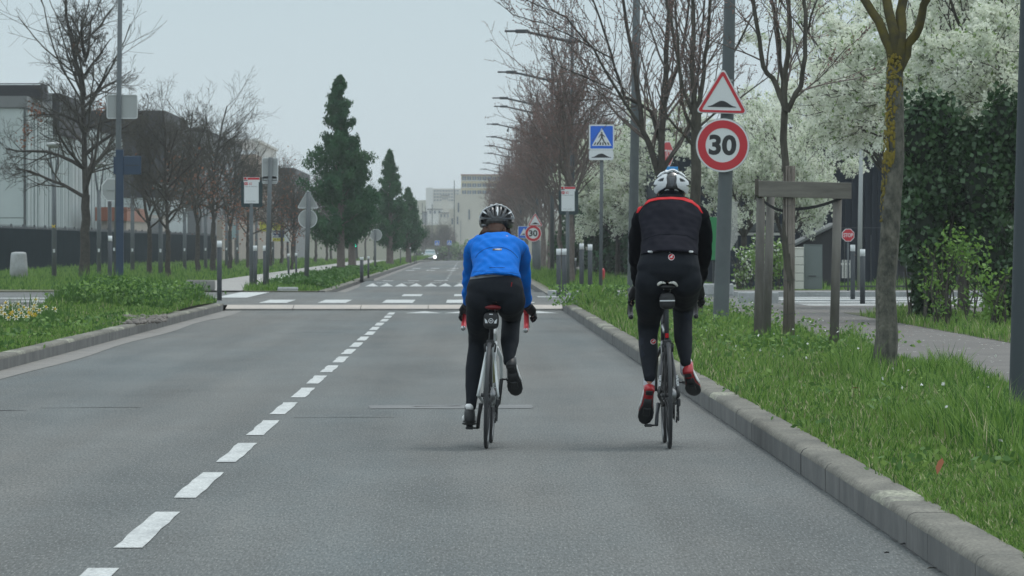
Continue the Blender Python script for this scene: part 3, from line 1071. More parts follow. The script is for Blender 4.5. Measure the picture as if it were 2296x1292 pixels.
def near_tree(key, px, d, fork_py, tr, bark, twig, paths, label, buds='bud', base_px=0, seed=5, kids=(6, 5, 4), minr=.004, bud_size=.02, group=None):
    x = XW(px, d)
    fork = ZW(fork_py, d) - .12
    TREEV[key] = tree_meshes(seed, fork + 2, fork, limbs=0, leader=False, trunk_r=tr, bark=bark, twig=twig, buds=buds, bud_size=bud_size, maxl=2, dx=base_px * d / FOC,
                             custom=limbs_from(paths, d, x, kids=kids, minr=minr, t0=.5 if key == 'n1' else .12))
    return place_tree(key, x, d, label, group, rotz=0.0, z=.12)


GN = 'bare trees in the near right-hand grass strip'
near_tree('n1', 2008, 45, 150, .094, 'bark_lichen', 'bark_yellow',
          [([(2004, 165, 0), (1998, 105, 0), (1970, 50, .1), (1922, -25, .3), (1900, -160, .6), (1870, -420, .9)], .052, .028),
           ([(2006, 165, 0), (2005, 80, 0), (1990, 0, .2), (1975, -120, .4), (1970, -460, .6)], .056, .03),
           ([(2008, 165, 0), (2020, 90, 0), (2026, 0, .2), (2040, -200, .3), (2050, -520, .3)], .060, .03),
           ([(2012, 165, 0), (2040, 100, 0), (2068, 40, -.1), (2098, -50, -.2), (2150, -400, -.3)], .050, .028)],
          'nearest bare tree on the right, thick trunk patched with yellow lichen', seed=11, kids=(3, 4, 3), base_px=-30, group=GN)
# the lichen on that trunk
tn1 = bpy.data.objects['trunk'] if False else None
near_tree('n2', 1764, 58, 235, .05, 'bark', 'bark_red',
          [([(1762, 250, 0), (1742, 190, .1), (1712, 150, .1), (1698, 60, .1), (1680, -60, .2), (1668, -260, .3)], .036, .018),
           ([(1764, 250, 0), (1760, 190, 0), (1772, 90, -.1), (1768, -10, .1), (1775, -240, .1)], .038, .02),
           ([(1764, 250, 0), (1754, 180, .2), (1742, 60, .3), (1722, -40, .3), (1725, -260, .3)], .03, .016),
           ([(1765, 250, 0), (1796, 195, -.1), (1806, 90, -.1), (1803, 0, 0), (1820, -220, 0)], .034, .018),
           ([(1766, 240, 0), (1800, 205, .1), (1850, 165, .2), (1905, 100, .2)], .016, .006),
           ([(1803, 100, 0), (1812, 60, 0), (1832, 0, 0), (1850, -120, .1)], .018, .01)],
          'young bare tree tied inside the wooden tree guard', seed=12, kids=(4, 4, 3), group=GN)
near_tree('n3', 1560, 80, 255, .095, 'bark', 'bark_red',
          [([(1560, 270, 0), (1552, 180, 0), (1556, 60, .2), (1552, -80, .2), (1560, -260, .2)], .05, .022),
           ([(1562, 270, 0), (1578, 170, 0), (1590, 60, .2), (1600, -100, .3)], .045, .02),
           ([(1560, 270, 0), (1532, 200, 0), (1512, 90, .2), (1490, -30, .3)], .04, .018),
           ([(1562, 265, 0), (1605, 190, 0), (1650, 110, .2), (1700, 10, .3)], .035, .012),
           ([(1562, 300, 0), (1530, 240, -.2), (1522, 130, -.3), (1515, 0, -.4)], .03, .014),
           ([(1563, 290, 0), (1600, 255, .2), (1660, 220, .4), (1740, 160, .6)], .024, .008),
           ([(1556, 330, 0), (1530, 300, -.2), (1500, 265, -.3), (1470, 190, -.4)], .026, .010)],
          'bare tree just left of the big speed limit sign', seed=13, kids=(6, 5, 4), group=GN)
near_tree('n4', 1481, 92, 385, .102, 'bark_dark', 'bark_red',
          [([(1479, 395, 0), (1458, 330, 0), (1440, 290, 0), (1428, 180, .2), (1405, 60, .3), (1385, -90, .3)], .062, .022),
           ([(1481, 395, 0), (1484, 300, 0), (1493, 160, .1), (1500, 20, .2), (1505, -170, .2)], .066, .03),
           ([(1484, 385, 0), (1520, 330, 0), (1552, 270, .2), (1568, 150, .3), (1580, 0, .4)], .05, .018),
           ([(1484, 330, 0), (1460, 250, .3), (1400, 215, .4), (1370, 120, .5), (1335, 10, .6), (1300, -60, .7)], .04, .012),
           ([(1440, 290, 0), (1380, 200, -.2), (1330, 110, -.3), (1270, 40, -.4), (1180, 0, -.5)], .034, .008),
           ([(1372, 130, .4), (1300, 90, .5), (1220, 52, .6), (1150, 34, .7), (1118, 5, .8)], .018, .006),
           ([(1372, 200, .2), (1320, 175, .2), (1255, 150, .3), (1190, 60, .3)], .016, .006),
           ([(1494, 220, 0), (1530, 120, .3), (1545, 10, .4), (1560, -120, .4)], .035, .014)],
          'spreading bare tree behind the rider in black, long twigs reaching over the road', seed=14, kids=(6, 5, 4), minr=.005, bud_size=.026, group=GN)

# lichen, scars and a stub on the nearest trunk
n1 = [o for o in bpy.data.objects if o.name.startswith('bare_tree') and 'nearest bare tree' in o.get('label', '')][0]
rg = np.random.default_rng(3)
mb = MB()
fork1 = ZW(150, 45) - .12
for i in range(420):
    z = fork1 * (.48 + .56 * rg.beta(1.8, 1.2)); a = math.pi * 1.5 + rg.normal(-.55, .75)
    rr = .094 * (1 - .22 * z / fork1)
    s = rg.uniform(.004, .017)
    c = Vector((rr * math.cos(a) - 30 * 45 / FOC * (1 - z / fork1), rr * math.sin(a), z))
    mb.ell(c, (s, .003, s * rg.uniform(.8, 1.9)), nu=7, nv=4, M=Matrix.Rotation(a + math.pi / 2, 3, 'Z'))
lm = mb.build('lichen', M['yellow_lichen'], n1, kind='stuff')
mb = MB()
zc = ZW(460, 45) - .12
mb.ell((-.06, -.07, zc), (.028, .022, .06), nu=10, nv=8)
mb.ell((-.065, -.08, zc - .09), (.024, .02, .045), nu=10, nv=8)
mb.build('knot', M['bark_lichen'], n1)
mb = MB(); mb.ell((-.06, -.09, zc), (.012, .006, .036), nu=10, nv=8)
mb.build('knot_scar', M['wood_beam'], n1)

# --- left-hand bare trees
G2 = 'bare trees along the path on the left'
for v in range(3):
    TREEV['left%d' % v] = tree_meshes(200 + v, 9.2 if v == 0 else 7.0, 2.6 if v == 0 else 2.1, spread=48 if v == 0 else 44, limbs=24 if v == 0 else 17, kids=(8, 5, 5) if v == 0 else (8, 5, 4), maxl=3, minr=.005,
                                      trunk_r=.16 if v == 0 else .12, llen=3.1 if v == 0 else 3.0, span=.72, bark='bark_dark', twig='bark', up=.05, wob=.13, ang=(30, 58))
for (px, d, v, s, lb) in ((190, 168, 0, 1.08, 'tall dark bare tree with a few brown leaves beside the disc-topped lamp'),
                          (335, 182, 1, .90, 'bare tree right of the navy totem post, first of the lower trees'),
                          (377, 168, 2, .86, 'thin-trunked bare tree between the totem and the low concrete block'),
                          (443, 206, 1, 1.0, 'bare tree with a pale fine crown left of the concrete block'),
                          (478, 214, 2, 1.08, 'tall fine-twigged bare tree directly behind the tall left bollard'),
                          (516, 238, 1, .95, 'bare tree just left of the left-hand bus stop sign'),
                          (556, 252, 0, .68, 'bare tree behind the left-hand bus stop sign'),
                          (606, 262, 2, .84, 'bare tree behind the two grey sign backs on one tall pole'),
                          (632, 290, 1, .88, 'bare tree in front of the yellow and navy hoarding'),
                          (660, 305, 2, .86, 'bare tree just left of the triangular sign back'),
                          (708, 330, 1, .9, 'bare tree close to the left edge of the tall conifer'),
                          (655, 240, 1, .62, 'short bare tree with brown leaves left of the round sign back')):
    place_tree('left%d' % v, XW(px, d), d, lb, G2, scale=s * (1 if px == 190 else .93))
for k, (px, d) in enumerate(((733, 360), (742, 400), (800, 395), (819, 430), (840, 450))):
    place_tree('left%d' % (1 + k % 2), XW(px, d), d, 'small bare tree seen behind the conifer trunks, ' + ORD[k] + ' from the left', 'bare trees behind the conifers', scale=.8)
# clusters of dead leaves that still hang
lt = [o for o in bpy.data.objects if o.get('group') == G2]
def dead_leaves(px, py, d, host, n=60, s=.16):
    rg_ = np.random.default_rng(int(px * 7 + py))
    c = np.array(W(px, py, d))
    V, F = leaf_tris(rg_, c + rg_.normal(0, 1, (n, 3)) * np.array([s, s, s * 1.4]), .07)
    me = arr_mesh('dead_leaves', V, F, [M['dry_leaf']])
    o = link_mesh('dead_leaves', me, None); o['kind'] = 'stuff'
    o.parent = host
    hm = Matrix.LocRotScale(host.location, host.rotation_euler, host.scale)
    o.matrix_parent_inverse = hm.inverted()
for a in ((175, 105, 168, 0), (72, 245, 168, 0), (60, 290, 168, 0), (52, 320, 168, 0), (228, 240, 168, 0), (85, 262, 168, 0)):
    dead_leaves(a[0], a[1], a[2], lt[a[3]], n=34, s=.10)
for a, n in (((372, 390, 182, 1), 60), ((400, 420, 182, 1), 90), ((440, 415, 206, 3), 160), ((470, 430, 206, 3), 160), ((420, 400, 206, 3), 90), ((505, 425, 214, 4), 160),
             ((540, 470, 238, 5), 160), ((560, 500, 252, 6), 120), ((610, 440, 262, 7), 160), ((650, 470, 240, 11), 200), ((655, 520, 240, 11), 120), ((520, 500, 238, 5), 120), ((640, 400, 290, 8), 160)):
    dead_leaves(a[0], a[1], a[2], lt[a[3]], n=n, s=.38)

# --- conifers
def conifer(seed, H, Wd, z0, r, notch=False, n=15000, prof_pts=None):
    rg_ = np.random.default_rng(seed)
    cs = []
    nb = 125
    for i in range(nb):
        t = (i / nb) ** .92
        z = z0 + (H - z0) * t
        prof = (1 - t) ** .8 * (.72 + .28 * math.sin(min(1, t * 5) * math.pi / 2))
        if prof_pts: prof = float(np.interp(z, prof_pts[0], prof_pts[1])) / Wd
        az = rg_.uniform(0, 6.28)
        L = Wd * 1.12 * prof * (1 + .15 * math.sin(3 * az + t * 9 + seed) * math.sin(t * 31 + 2 * az)) * rg_.choice([.55, .8, 1.0, 1.08, 1.25]) * rg_.uniform(.85, 1.1) + .06
        if notch and .60 < t < .86 and math.cos(az - .9) > .3: L *= .3
        m_ = int(n / nb)
        u = rg_.uniform(.1, 1, m_) ** .6
        p = np.stack([math.cos(az) * L * u, math.sin(az) * L * u, z + L * u * .55 - .15], 1)
        cs.append(p + rg_.normal(0, 1, (m_, 3)) * np.array([.075, .075, .10]) * (.5 + .8 * prof))
    cs = np.concatenate(cs)
    a = rg_.normal(0, 1, (len(cs), 3)) * np.array([.5, .5, 1.0]) + np.array([0, 0, .8])
    a /= np.linalg.norm(a, axis=1)[:, None]
    b = np.cross(a, rg_.normal(0, 1, (len(cs), 3))); b /= np.linalg.norm(b, axis=1)[:, None]
    s = rg_.uniform(.04, .09, len(cs))[:, None]
    V = np.stack([cs - a * s, cs + b * s * .45, cs + a * s, cs - b * s * .45], 1).reshape(-1, 3)
    crown = arr_mesh('crown', V, np.arange(len(V)).reshape(-1, 4), [M['conifer']])
    tr = poly_tubes([([(0, 0, -.1), (.01, 0, .4), (0, .02, H * .3), (.02, 0, H * .6), (0, 0, H * .97)], [r * 1.35, r, r * .8, r * .45, .02], 0)], 'trunk', [M['bark_red']])
    polys = []
    for i in range(60):
        t = i / 60; z = z0 + (H - z0) * t; az = rg_.uniform(0, 6.28); L = Wd * (1 - t) ** .7 * .8
        polys.append(([(0, 0, z), (math.cos(az) * L * .5, math.sin(az) * L * .5, z + L * .2), (math.cos(az) * L, math.sin(az) * L, z + L * .55)], [.03, .02, .008], 0))
    br = poly_tubes(polys, 'branches', [M['bark_red']])
    return tr, br, crown


for (px, d, H, Wd, z0, r, seed, sc, lb, n) in ((764, 208, 8.1, 1.20, 1.2, .17, 1, (1, 1, 1), 'tallest dark green conifer on the left verge, gappy pointed top', 30000),
                                          (789, 231, 6.1, 1.15, 1.25, .18, 2, (1, 1, 1), 'broad dark conifer touching the tallest one on its right', 22000),
                                          (874, 290, 6.6, .98, .95, .2, 3, (1, 1, 1), 'single cone-shaped conifer, middle one of the left verge', 20000),
                                          (916, 338, 5.0, .98, .8, .2, 4, (1, 1, 1), 'smallest conifer, nearest to the oncoming car', 16000)):
    tr, br, cr_ = conifer(seed, H, Wd, z0, r, notch=(seed == 1), n=int(n * 1.4), prof_pts=((1.0, 1.6, 2.5, 4.0, 4.7, 5.1, 5.75, 6.6, 7.5, 8.1), (1.0, 1.2, 1.22, 1.05, .84, .62, .54, .42, .22, .03)) if seed == 1 else None)
    t = thing('conifer', lb, 'tree', (XW(px, d), d, .1), 'conifers on the left verge', rot=(0, 0, .3 * seed if seed != 1 else .2))
    link_mesh('trunk', tr, t); link_mesh('branches', br, t); c = link_mesh('crown', cr_, t); c['kind'] = 'stuff'


# --- trees in white blossom
def blossom_tree(seed, H, Wd, z0, n, dens=1.0, trunk_r=.10):
    rg_ = np.random.default_rng(seed)
    polys = []; tips = []
    fork = z0 * .7
    for i in range(9):
        az = 2 * math.pi * i / 9 + rg_.uniform(-.3, .3)
        d = rot_to(np.array([0, 0, 1.0]), R(rg_.uniform(18, 52)), az)
        grow(rg_, polys, tips, np.array([0, 0, fork]), d, (H - fork) * rg_.uniform(.6, .9) * (1 if abs(math.cos(az)) < .5 else Wd / (H - fork) * 1.2), trunk_r * .5, 0, 3, .05, (8, 5, 4), .15, .007, (25, 60), .55)
    tr = poly_tubes([([(0, 0, -.1), (.01, 0, .5), (0, 0, fork)], [trunk_r * 1.2, trunk_r, trunk_r * .8], 0)], 'trunk', [M['bark_dark']])
    crown = poly_tubes([(p, r_, 0) for p, r_, lv in polys], 'branches', [M['bark_dark']])
    pts = np.array([p for tp_, lv in tips if lv >= 1 for p in tp_[1:]])
    idx = rg_.integers(0, len(pts), n)
    cl = pts[idx] + rg_.normal(0, .07, (n, 3))
    cl = cl[cl[:, 2] > z0 * .69]
    q_ = np.sin(cl[:, 0] * 4.1 + 1.3 * np.sin(cl[:, 2] * 2.9)) * np.sin(cl[:, 1] * 3.7 + cl[:, 2] * 1.1) * np.sin(cl[:, 2] * 4.4 + cl[:, 0])
    cl = cl[(q_ > -.22) | (rg_.random(len(cl)) < .18)]
    V1, F1 = leaf_tris(rg_, cl, .052, 7, .030, 1.0)
    lf = cl[rg_.random(len(cl)) < .20]
    V2, F2 = leaf_tris(rg_, lf, .05, 2, .05, 1.8)
    V = np.concatenate([V1, V2]); F = np.concatenate([F1, F2 + len(V1)])
    mi = np.concatenate([np.zeros(len(F1), int), np.ones(len(F2), int)])
    bl = arr_mesh('blossom', V, F, [M['petal_far'], M['young_leaf']], mi)
    return tr, crown, bl, tips, 'blossom'


for v in range(3):
    TREEV['bl%d' % v] = blossom_tree(300 + v, 6.0, 2.6, 2.0, 14000)
TREEV['bl3'] = blossom_tree(310, 7.6, 2.7, 4.1, 15000)
GB = 'trees in white blossom on the right'
for (px, d, v, s, z, lb) in ((1385, 190, 0, .95, .1, 'white blossoming tree behind the pedestrian crossing sign'),
                             (1470, 172, 1, .98, .1, 'white blossoming tree behind the head of the rider in black'),
                             (1560, 178, 2, 1.0, .1, 'white blossoming tree between the rider in black and the speed limit sign'),
                             (1668, 148, 0, 1.02, .1, 'white blossoming tree with its trunk just right of the speed limit pole'),
                             (1755, 140, 1, (.60, .7, .98), .1, 'white blossoming tree above the wooden tree guard'),
                             (2062, 96, 3, .92, .1, 'white blossoming tree behind the lichen-covered trunk'),
                             (2160, 88, 3, .95, .1, 'big white blossoming tree rising above the ivy'),
                             (2285, 80, 3, .9, .1, 'white blossoming tree at the right edge behind the grey pole'),
                             (1992, 112, 3, (.72, .6, .93), .1, 'white blossoming tree with its trunk hidden by the lichen-covered trunk')):
    place_tree('bl%d' % v, XW(px, d), d, lb, GB, scale=s, z=z, name='blossoming_tree')


# --- leafy masses
def leafy(name, label, cat, cx, cy, z0, size, n, leaf, mats, seed, lsize=.09, core=True, group=None, probs=None, stems=True, elong=1.1, kind_crown='foliage'):
    """size: half width x, half depth y, height"""
    rg_ = np.random.default_rng(seed)
    t = thing(name, label, cat, (cx, cy, z0), group)
    cen = []
    for i in range(26):
        cen.append((rg_.uniform(-.8, .8) * size[0], rg_.uniform(-.7, .7) * size[1], size[2] * rg_.uniform(.12, .86), rg_.uniform(.22, .42)))
    pts = []
    per = n // len(cen)
    for (a, b, c, r) in cen:
        u = rg_.normal(0, 1, (per, 3)); u /= np.linalg.norm(u, axis=1)[:, None]
        rr = r * rg_.uniform(.75, 1.15, per)[:, None]
        pts.append(np.array([a, b, c]) + u * rr * np.array([size[0] * .95, size[1] * 1.1, size[2] * .5]))
    pts = np.concatenate(pts)
    pts = pts[pts[:, 2] > 0.02]
    V, F = leaf_tris(rg_, pts, lsize, 1, 0, elong)
    mi = rg_.choice(len(mats), len(F), p=probs)
    o = link_mesh(kind_crown, arr_mesh(kind_crown, V, F, [M[m] for m in mats], mi), t); o['kind'] = 'stuff'
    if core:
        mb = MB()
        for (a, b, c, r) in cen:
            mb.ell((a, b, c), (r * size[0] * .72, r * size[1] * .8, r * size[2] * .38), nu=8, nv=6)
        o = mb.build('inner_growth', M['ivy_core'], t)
    if stems:
        polys = []
        for i in range(14):
            x0 = rg_.uniform(-.7, .7) * size[0]; y0_ = rg_.uniform(-.5, .5) * size[1]
            polys.append(([(x0, y0_, 0), (x0 + rg_.normal(0, .08), y0_, size[2] * .35), (x0 + rg_.normal(0, .2), y0_, size[2] * .75)], [.018, .013, .006], 0))
        link_mesh('stem', poly_tubes(polys, 'stem', [M['bark']]), t)
    return t


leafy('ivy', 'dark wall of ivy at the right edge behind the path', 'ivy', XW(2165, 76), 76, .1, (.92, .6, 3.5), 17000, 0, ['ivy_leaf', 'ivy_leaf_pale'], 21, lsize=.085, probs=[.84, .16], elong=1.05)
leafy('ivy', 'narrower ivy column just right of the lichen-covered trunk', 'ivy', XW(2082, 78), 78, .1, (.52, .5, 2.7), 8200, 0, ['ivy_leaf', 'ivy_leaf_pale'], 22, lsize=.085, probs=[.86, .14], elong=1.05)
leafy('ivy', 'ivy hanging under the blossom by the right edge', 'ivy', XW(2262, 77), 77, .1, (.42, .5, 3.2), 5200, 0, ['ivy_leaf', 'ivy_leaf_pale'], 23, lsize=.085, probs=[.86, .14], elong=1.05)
leafy('shrub', 'light green shrub in fresh leaf in front of the ivy', 'shrub', XW(2135, 72), 72, .12, (.50, .3, 1.55), 900, 0, ['shrub_leaf', 'weed'], 24, lsize=.045, core=False, elong=1.6, probs=[.7, .3])
leafy('shrub', 'fresh green shoots in front of the ivy beside the grey pole', 'shrub', XW(2232, 71), 71, .12, (.22, .2, 1.0), 330, 0, ['shrub_leaf'], 25, lsize=.05, core=False, elong=1.6)
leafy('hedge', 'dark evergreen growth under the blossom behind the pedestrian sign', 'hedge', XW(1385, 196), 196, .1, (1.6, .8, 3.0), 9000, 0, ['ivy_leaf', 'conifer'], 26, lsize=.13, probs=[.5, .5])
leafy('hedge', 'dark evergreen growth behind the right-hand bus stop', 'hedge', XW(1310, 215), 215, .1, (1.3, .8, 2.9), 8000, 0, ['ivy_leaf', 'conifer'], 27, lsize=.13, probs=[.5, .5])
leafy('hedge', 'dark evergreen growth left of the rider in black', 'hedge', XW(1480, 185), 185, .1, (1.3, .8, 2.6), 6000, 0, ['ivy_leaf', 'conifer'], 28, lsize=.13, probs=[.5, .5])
leafy('shrub', 'green shrub with white flowers behind the tree guard posts', 'shrub', XW(1722, 127), 127, .2, (.42, .3, 1.55), 1500, 0, ['shrub_leaf', 'young_leaf', 'petal_far'], 29, lsize=.055, core=False, probs=[.62, .3, .08], elong=1.5)
leafy('shrub', 'low green shrub with white flowers beside the concrete block', 'shrub', XW(1668, 128), 128, .2, (.32, .3, 1.1), 520, 0, ['shrub_leaf', 'young_leaf', 'petal_far'], 30, lsize=.055, core=False, probs=[.5, .2, .3], elong=1.5)
leafy('conifer_bush', 'dark conifer behind the spreading bare tree', 'tree', XW(1395, 205), 205, .1, (.8, .7, 6.2), 9000, 0, ['conifer'], 31, lsize=.13, core=False, elong=1.8)


# --- grass and ground cover
def blades(name, label, regions, mats, probs, parent=None, seg=2, seed=1, kind='stuff'):
    """regions: (x0, x1, y0, y1, count, height, width, base z function)"""
    rg_ = np.random.default_rng(seed)
    Vs = []; Fs = []; MI = []; o = 0
    for (x0, x1, y0, y1, n, h, w, zf) in regions:
        u = rg_.random(n)
        y = 1 / (1 / y0 + (1 / y1 - 1 / y0) * u) if y1 / y0 > 1.6 else y0 + (y1 - y0) * u   # thinner with distance
        x = rg_.uniform(0, 1, n)
        a = np.array([x0(v) for v in y]) if callable(x0) else np.full(n, x0)
        b = np.array([x1(v) for v in y]) if callable(x1) else np.full(n, x1)
        x = a + (b - a) * x
        z = np.array([zf(p, q) for p, q in zip(x, y)])
        clump = .55 + .9 * (np.sin(x * 5.1 + y * 1.7) * np.sin(y * 2.3 - x * 2.9) * .5 + .5) ** 1.5
        clump2 = .75 + .5 * np.sin(x * 1.3 + y * .41 + 1.0) * np.sin(y * .37)
        hh = h * rg_.uniform(.35, 1.15, n) * clump * clump2
        az = rg_.uniform(0, 6.28, n); lean = rg_.uniform(.05, .75, n) * hh
        dx, dy = np.cos(az) * lean, np.sin(az) * lean
        ta = az + math.pi / 2 + rg_.normal(0, .5, n)
        wx, wy = np.cos(ta) * w / 2, np.sin(ta) * w / 2 * .6
        if seg == 2:
            P0 = np.stack([x - wx, y - wy, z], 1); P1 = np.stack([x + wx, y + wy, z], 1)
            P2 = np.stack([x + dx * .35 + wx * .8, y + dy * .35 + wy * .8, z + hh * .6], 1); P3 = np.stack([x + dx * .35 - wx * .8, y + dy * .35 - wy * .8, z + hh * .6], 1)
            P4 = np.stack([x + dx, y + dy, z + hh], 1)
            Vs.append(np.stack([P0, P1, P2, P3, P4], 1).reshape(-1, 3))
            b_ = o + np.arange(n)[:, None] * 5
            Fs.append(np.concatenate([b_ + np.array([[0, 1, 2]]), b_ + np.array([[0, 2, 3]]), b_ + np.array([[3, 2, 4]])], 1).reshape(-1, 3))
            m_ = rg_.choice(len(mats), n, p=probs)
            MI.append(np.repeat(m_, 3)); o += 5 * n
        else:
            P0 = np.stack([x - wx, y - wy, z], 1); P1 = np.stack([x + wx, y + wy, z], 1); P4 = np.stack([x + dx, y + dy, z + hh], 1)
            Vs.append(np.stack([P0, P1, P4], 1).reshape(-1, 3))
            Fs.append((o + np.arange(n)[:, None] * 3 + np.array([[0, 1, 2]])))
            m_ = rg_.choice(len(mats), n, p=probs); MI.append(m_); o += 3 * n
    me = arr_mesh(name, np.concatenate(Vs), np.concatenate(Fs), [M[m] for m in mats], np.concatenate(MI))
    ob = link_mesh(name, me)
    prop(ob, label, 'grass', kind='stuff')
    return ob


GM = ['grass_a', 'grass_b', 'grass_c', 'grass_dry']; GP = [.42, .24, .24, .10]
zr = lambda x, y: .12
edge = lambda y: RK + .185 + .012 * math.sin(y * 1.9) + .012 * math.sin(y * 7.3)
near_edge = lambda y: min(4.38 + .12 * math.sin(y * .8), (2330 - VX) * y / FOC + .15)
blades('grass', 'lush green grass on the near right verge beside the kerb',
       [(edge, near_edge, 18, 34, 66000, .09, .008, zr),
        (edge, near_edge, 34, 60, 68000, .10, .010, zr),
        (edge, 4.42, 60, 99, 60000, .16, .014, zr)], GM, GP, seed=41)
blades('grass', 'taller tufts of grass round the posts and trunks on the right verge',
       [(2.75, 3.6, 25, 34.5, 9000, .24, .009, zr), (3.2, 4.4, 40, 47, 7000, .24, .010, zr), (3.0, 4.5, 55, 60, 8000, .26, .012, zr), (3.1, 3.8, 67, 72, 3500, .26, .012, zr),
        (4.15, 4.42, 40, 80, 6000, .12, .012, zr), (2.1, 3.6, 90, 99, 11000, .34, .018, zr)], GM, [.5, .2, .27, .03], seed=42)
zl = lambda x, y: .13 + mound(x, y)
blades('grass', 'grass on the left island behind the kerb',
       [(lambda y: max(left_edge(y), -1050 * y / FOC - .3), LK - .17, 44, 72, 52000, .12, .013, zl), (lambda y: max(left_edge(y), -1050 * y / FOC - .3), LK - .17, 72, 102, 52000, .13, .016, zl)], GM, [.38, .24, .33, .05], seed=43)
blades('grass', 'taller herbs on the far end of the left island',
       [(left_edge, LK - .35, 87, 102, 18000, .34, .022, zl), (-7.1, LK - .6, 89, 100, 10000, .50, .024, zl)], ['grass_c', 'grass_a', 'weed'], [.4, .3, .3], seed=44)
blades('grass', 'grass round the conifers on the left verge',
       [(-5.75, LK2 - .2, 131, 200, 42000, .17, .03, zr), (-5.75, LK2 - .2, 200, 330, 24000, .16, .045, zr), (-5.75, LK2 - .2, 330, 560, 9000, .14, .06, zr)], ['grass_a', 'grass_b', 'grass_c'], [.5, .2, .3], seg=1, seed=45)
blades('grass', 'grass between the left path and the dark fence',
       [(-19.5, -9.8, 134, 140, 6000, .2, .04, zr), (-19.5, -8.25, 140, 210, 56000, .24, .05, zr), (-19.5, -8.25, 210, 420, 26000, .24, .08, zr)], ['grass_a', 'grass_b', 'grass_c'], [.5, .2, .3], seg=1, seed=46)
blades('grass', 'grass on the far right verge beyond the crossroads',
       [(2.2, 4.9, 127, 200, 26000, .24, .035, zr), (2.2, 4.9, 200, 420, 12000, .24, .06, zr), (6.9, 14, 128, 190, 14000, .2, .04, zr)], ['grass_a', 'grass_b', 'grass_c'], [.5, .2, .3], seg=1, seed=47)
blades('grass', 'rough grass under the ivy behind the path',
       [(6.38, 9.5, 56, 84, 26000, .16, .014, zr), (6.9, 9.0, 84, 88, 4000, .15, .016, zr)], GM, [.4, .3, .2, .1], seed=48)


def weeds(label, spots, seed, size=.045, mats=('weed', 'grass_b'), zf=zr):
    rg_ = np.random.default_rng(seed)
    cs = []
    for (x, y, n, r, h) in spots:
        p = np.stack([x + rg_.normal(0, r, n), y + rg_.normal(0, r * 2, n), rg_.uniform(.03, h, n)], 1)
        p[:, 2] += np.array([zf(a, b) for a, b in p[:, :2]])
        cs.append(p)
    V, F = leaf_tris(rg_, np.concatenate(cs), size, 1, 0, 1.5)
    o = link_mesh('weeds', arr_mesh('weeds', V, F, [M[m] for m in mats], rg_.integers(0, len(mats), len(F))))
    return prop(o, label, 'weeds', kind='stuff')


rg = np.random.default_rng(9)
weeds('small leafy weeds scattered through the right-hand grass', [(rg.uniform(2.15, 4.0), rg.uniform(22, 44), 26, .09, .12) for _ in range(46)] + [(rg.uniform(2.3, 4.6), rg.uniform(44, 98), 60, .16, .28) for _ in range(60)], 51, size=.035)
weeds('bushy weeds at the corner of the right verge', [(XW(px, d), d, 260, .22, .42) for px, d in ((1300, 98), (1325, 97), (1350, 98), (1385, 96), (1410, 97), (1290, 99))], 52, size=.05, mats=('shrub_leaf', 'weed'))
weeds('bushy weeds on the left island', [(rg.uniform(-6.9, -5.3), rg.uniform(87, 100), 150, .2, .40) for _ in range(46)] + [(rg.uniform(-7.0, -5.1), rg.uniform(50, 80), 50, .13, .12) for _ in range(34)], 53, size=.05, mats=('weed', 'grass_c', 'shrub_leaf'), zf=zl)
weeds('leafy plants below the conifers', [(rg.uniform(-5.4, -3.9), rg.uniform(132, 230), 130, .25, .28) for _ in range(50)], 54, size=.09, mats=('weed', 'grass_c'))


def flecks(label, name, pts, size, m, seed):
    rg_ = np.random.default_rng(seed)
    V, F = leaf_tris(rg_, pts, size, 2, .004, 1.0)
    o = link_mesh(name, arr_mesh(name, V, F, [M[m]]))
    return prop(o, label, 'flowers', kind='stuff')


flecks('tiny white daisies and petals dotted in the right-hand grass', 'daisies', [(rg.uniform(2.4, 4.6), rg.uniform(26, 98), .12 + rg.uniform(.12, .3)) for _ in range(70)], .022, 'white_small', 61)
flecks('small yellow flowers at the far end of the right verge', 'yellow_flowers', [(rg.uniform(2.7, 3.7), rg.uniform(84, 98), .12 + rg.uniform(.15, .32)) for _ in range(60)], .022, 'flower_yellow', 62)
flecks('white flowers in the grass beneath the round sign back', 'white_flowers', [(rg.uniform(-6.0, -4.9), rg.uniform(137, 160), .14 + rg.uniform(.2, .34)) for _ in range(70)], .045, 'white_small', 63)
# petals and grit fallen on the path
pp = np.stack([rg.uniform(4.7, 8, 1300), rg.uniform(38, 98, 1300), np.full(1300, .139)], 1)
n = len(pp); s_ = rg.uniform(.006, .018, n)
V = np.stack([pp + np.stack([s_ * a, s_ * 1.5 * b, 0 * s_], 1) for a, b in ((-1, -1), (1, -1), (1, 1), (-1, 1))], 1).reshape(-1, 3)
o = link_mesh('fallen_petals', arr_mesh('fallen_petals', V, np.arange(4 * n).reshape(-1, 4), [M['white_small'], M['leaf_brown']], (rg.random(n) < .25).astype(int)))
prop(o, 'pale fallen petals and crumbs scattered over the right-hand path', 'petals', kind='stuff')

# fallen leaves one can pick out
def leaf_obj(px, py, d, z, m, label, s=.035, up=0.0):
    x = XW(px, d)
    mb = MB()
    vs = [(-s, 0, 0), (-s * .3, s * .5, .006), (s * .5, s * .45, .004), (s, 0, 0), (s * .4, -s * .5, .005), (-s * .4, -s * .4, .008)]
    if up:
        vs = [(a * .5, b, c + a * up) for a, b, c in vs]
    mb.add(vs, [(0, 1, 2, 3), (0, 3, 4, 5)])
    o = mb.build('fallen_leaf', M[m], None, loc=(x, d, z), fixn=False)
    o.rotation_euler = (0, 0, random.uniform(0, 1))
    return prop(o, label, 'leaf', 'fallen leaves')


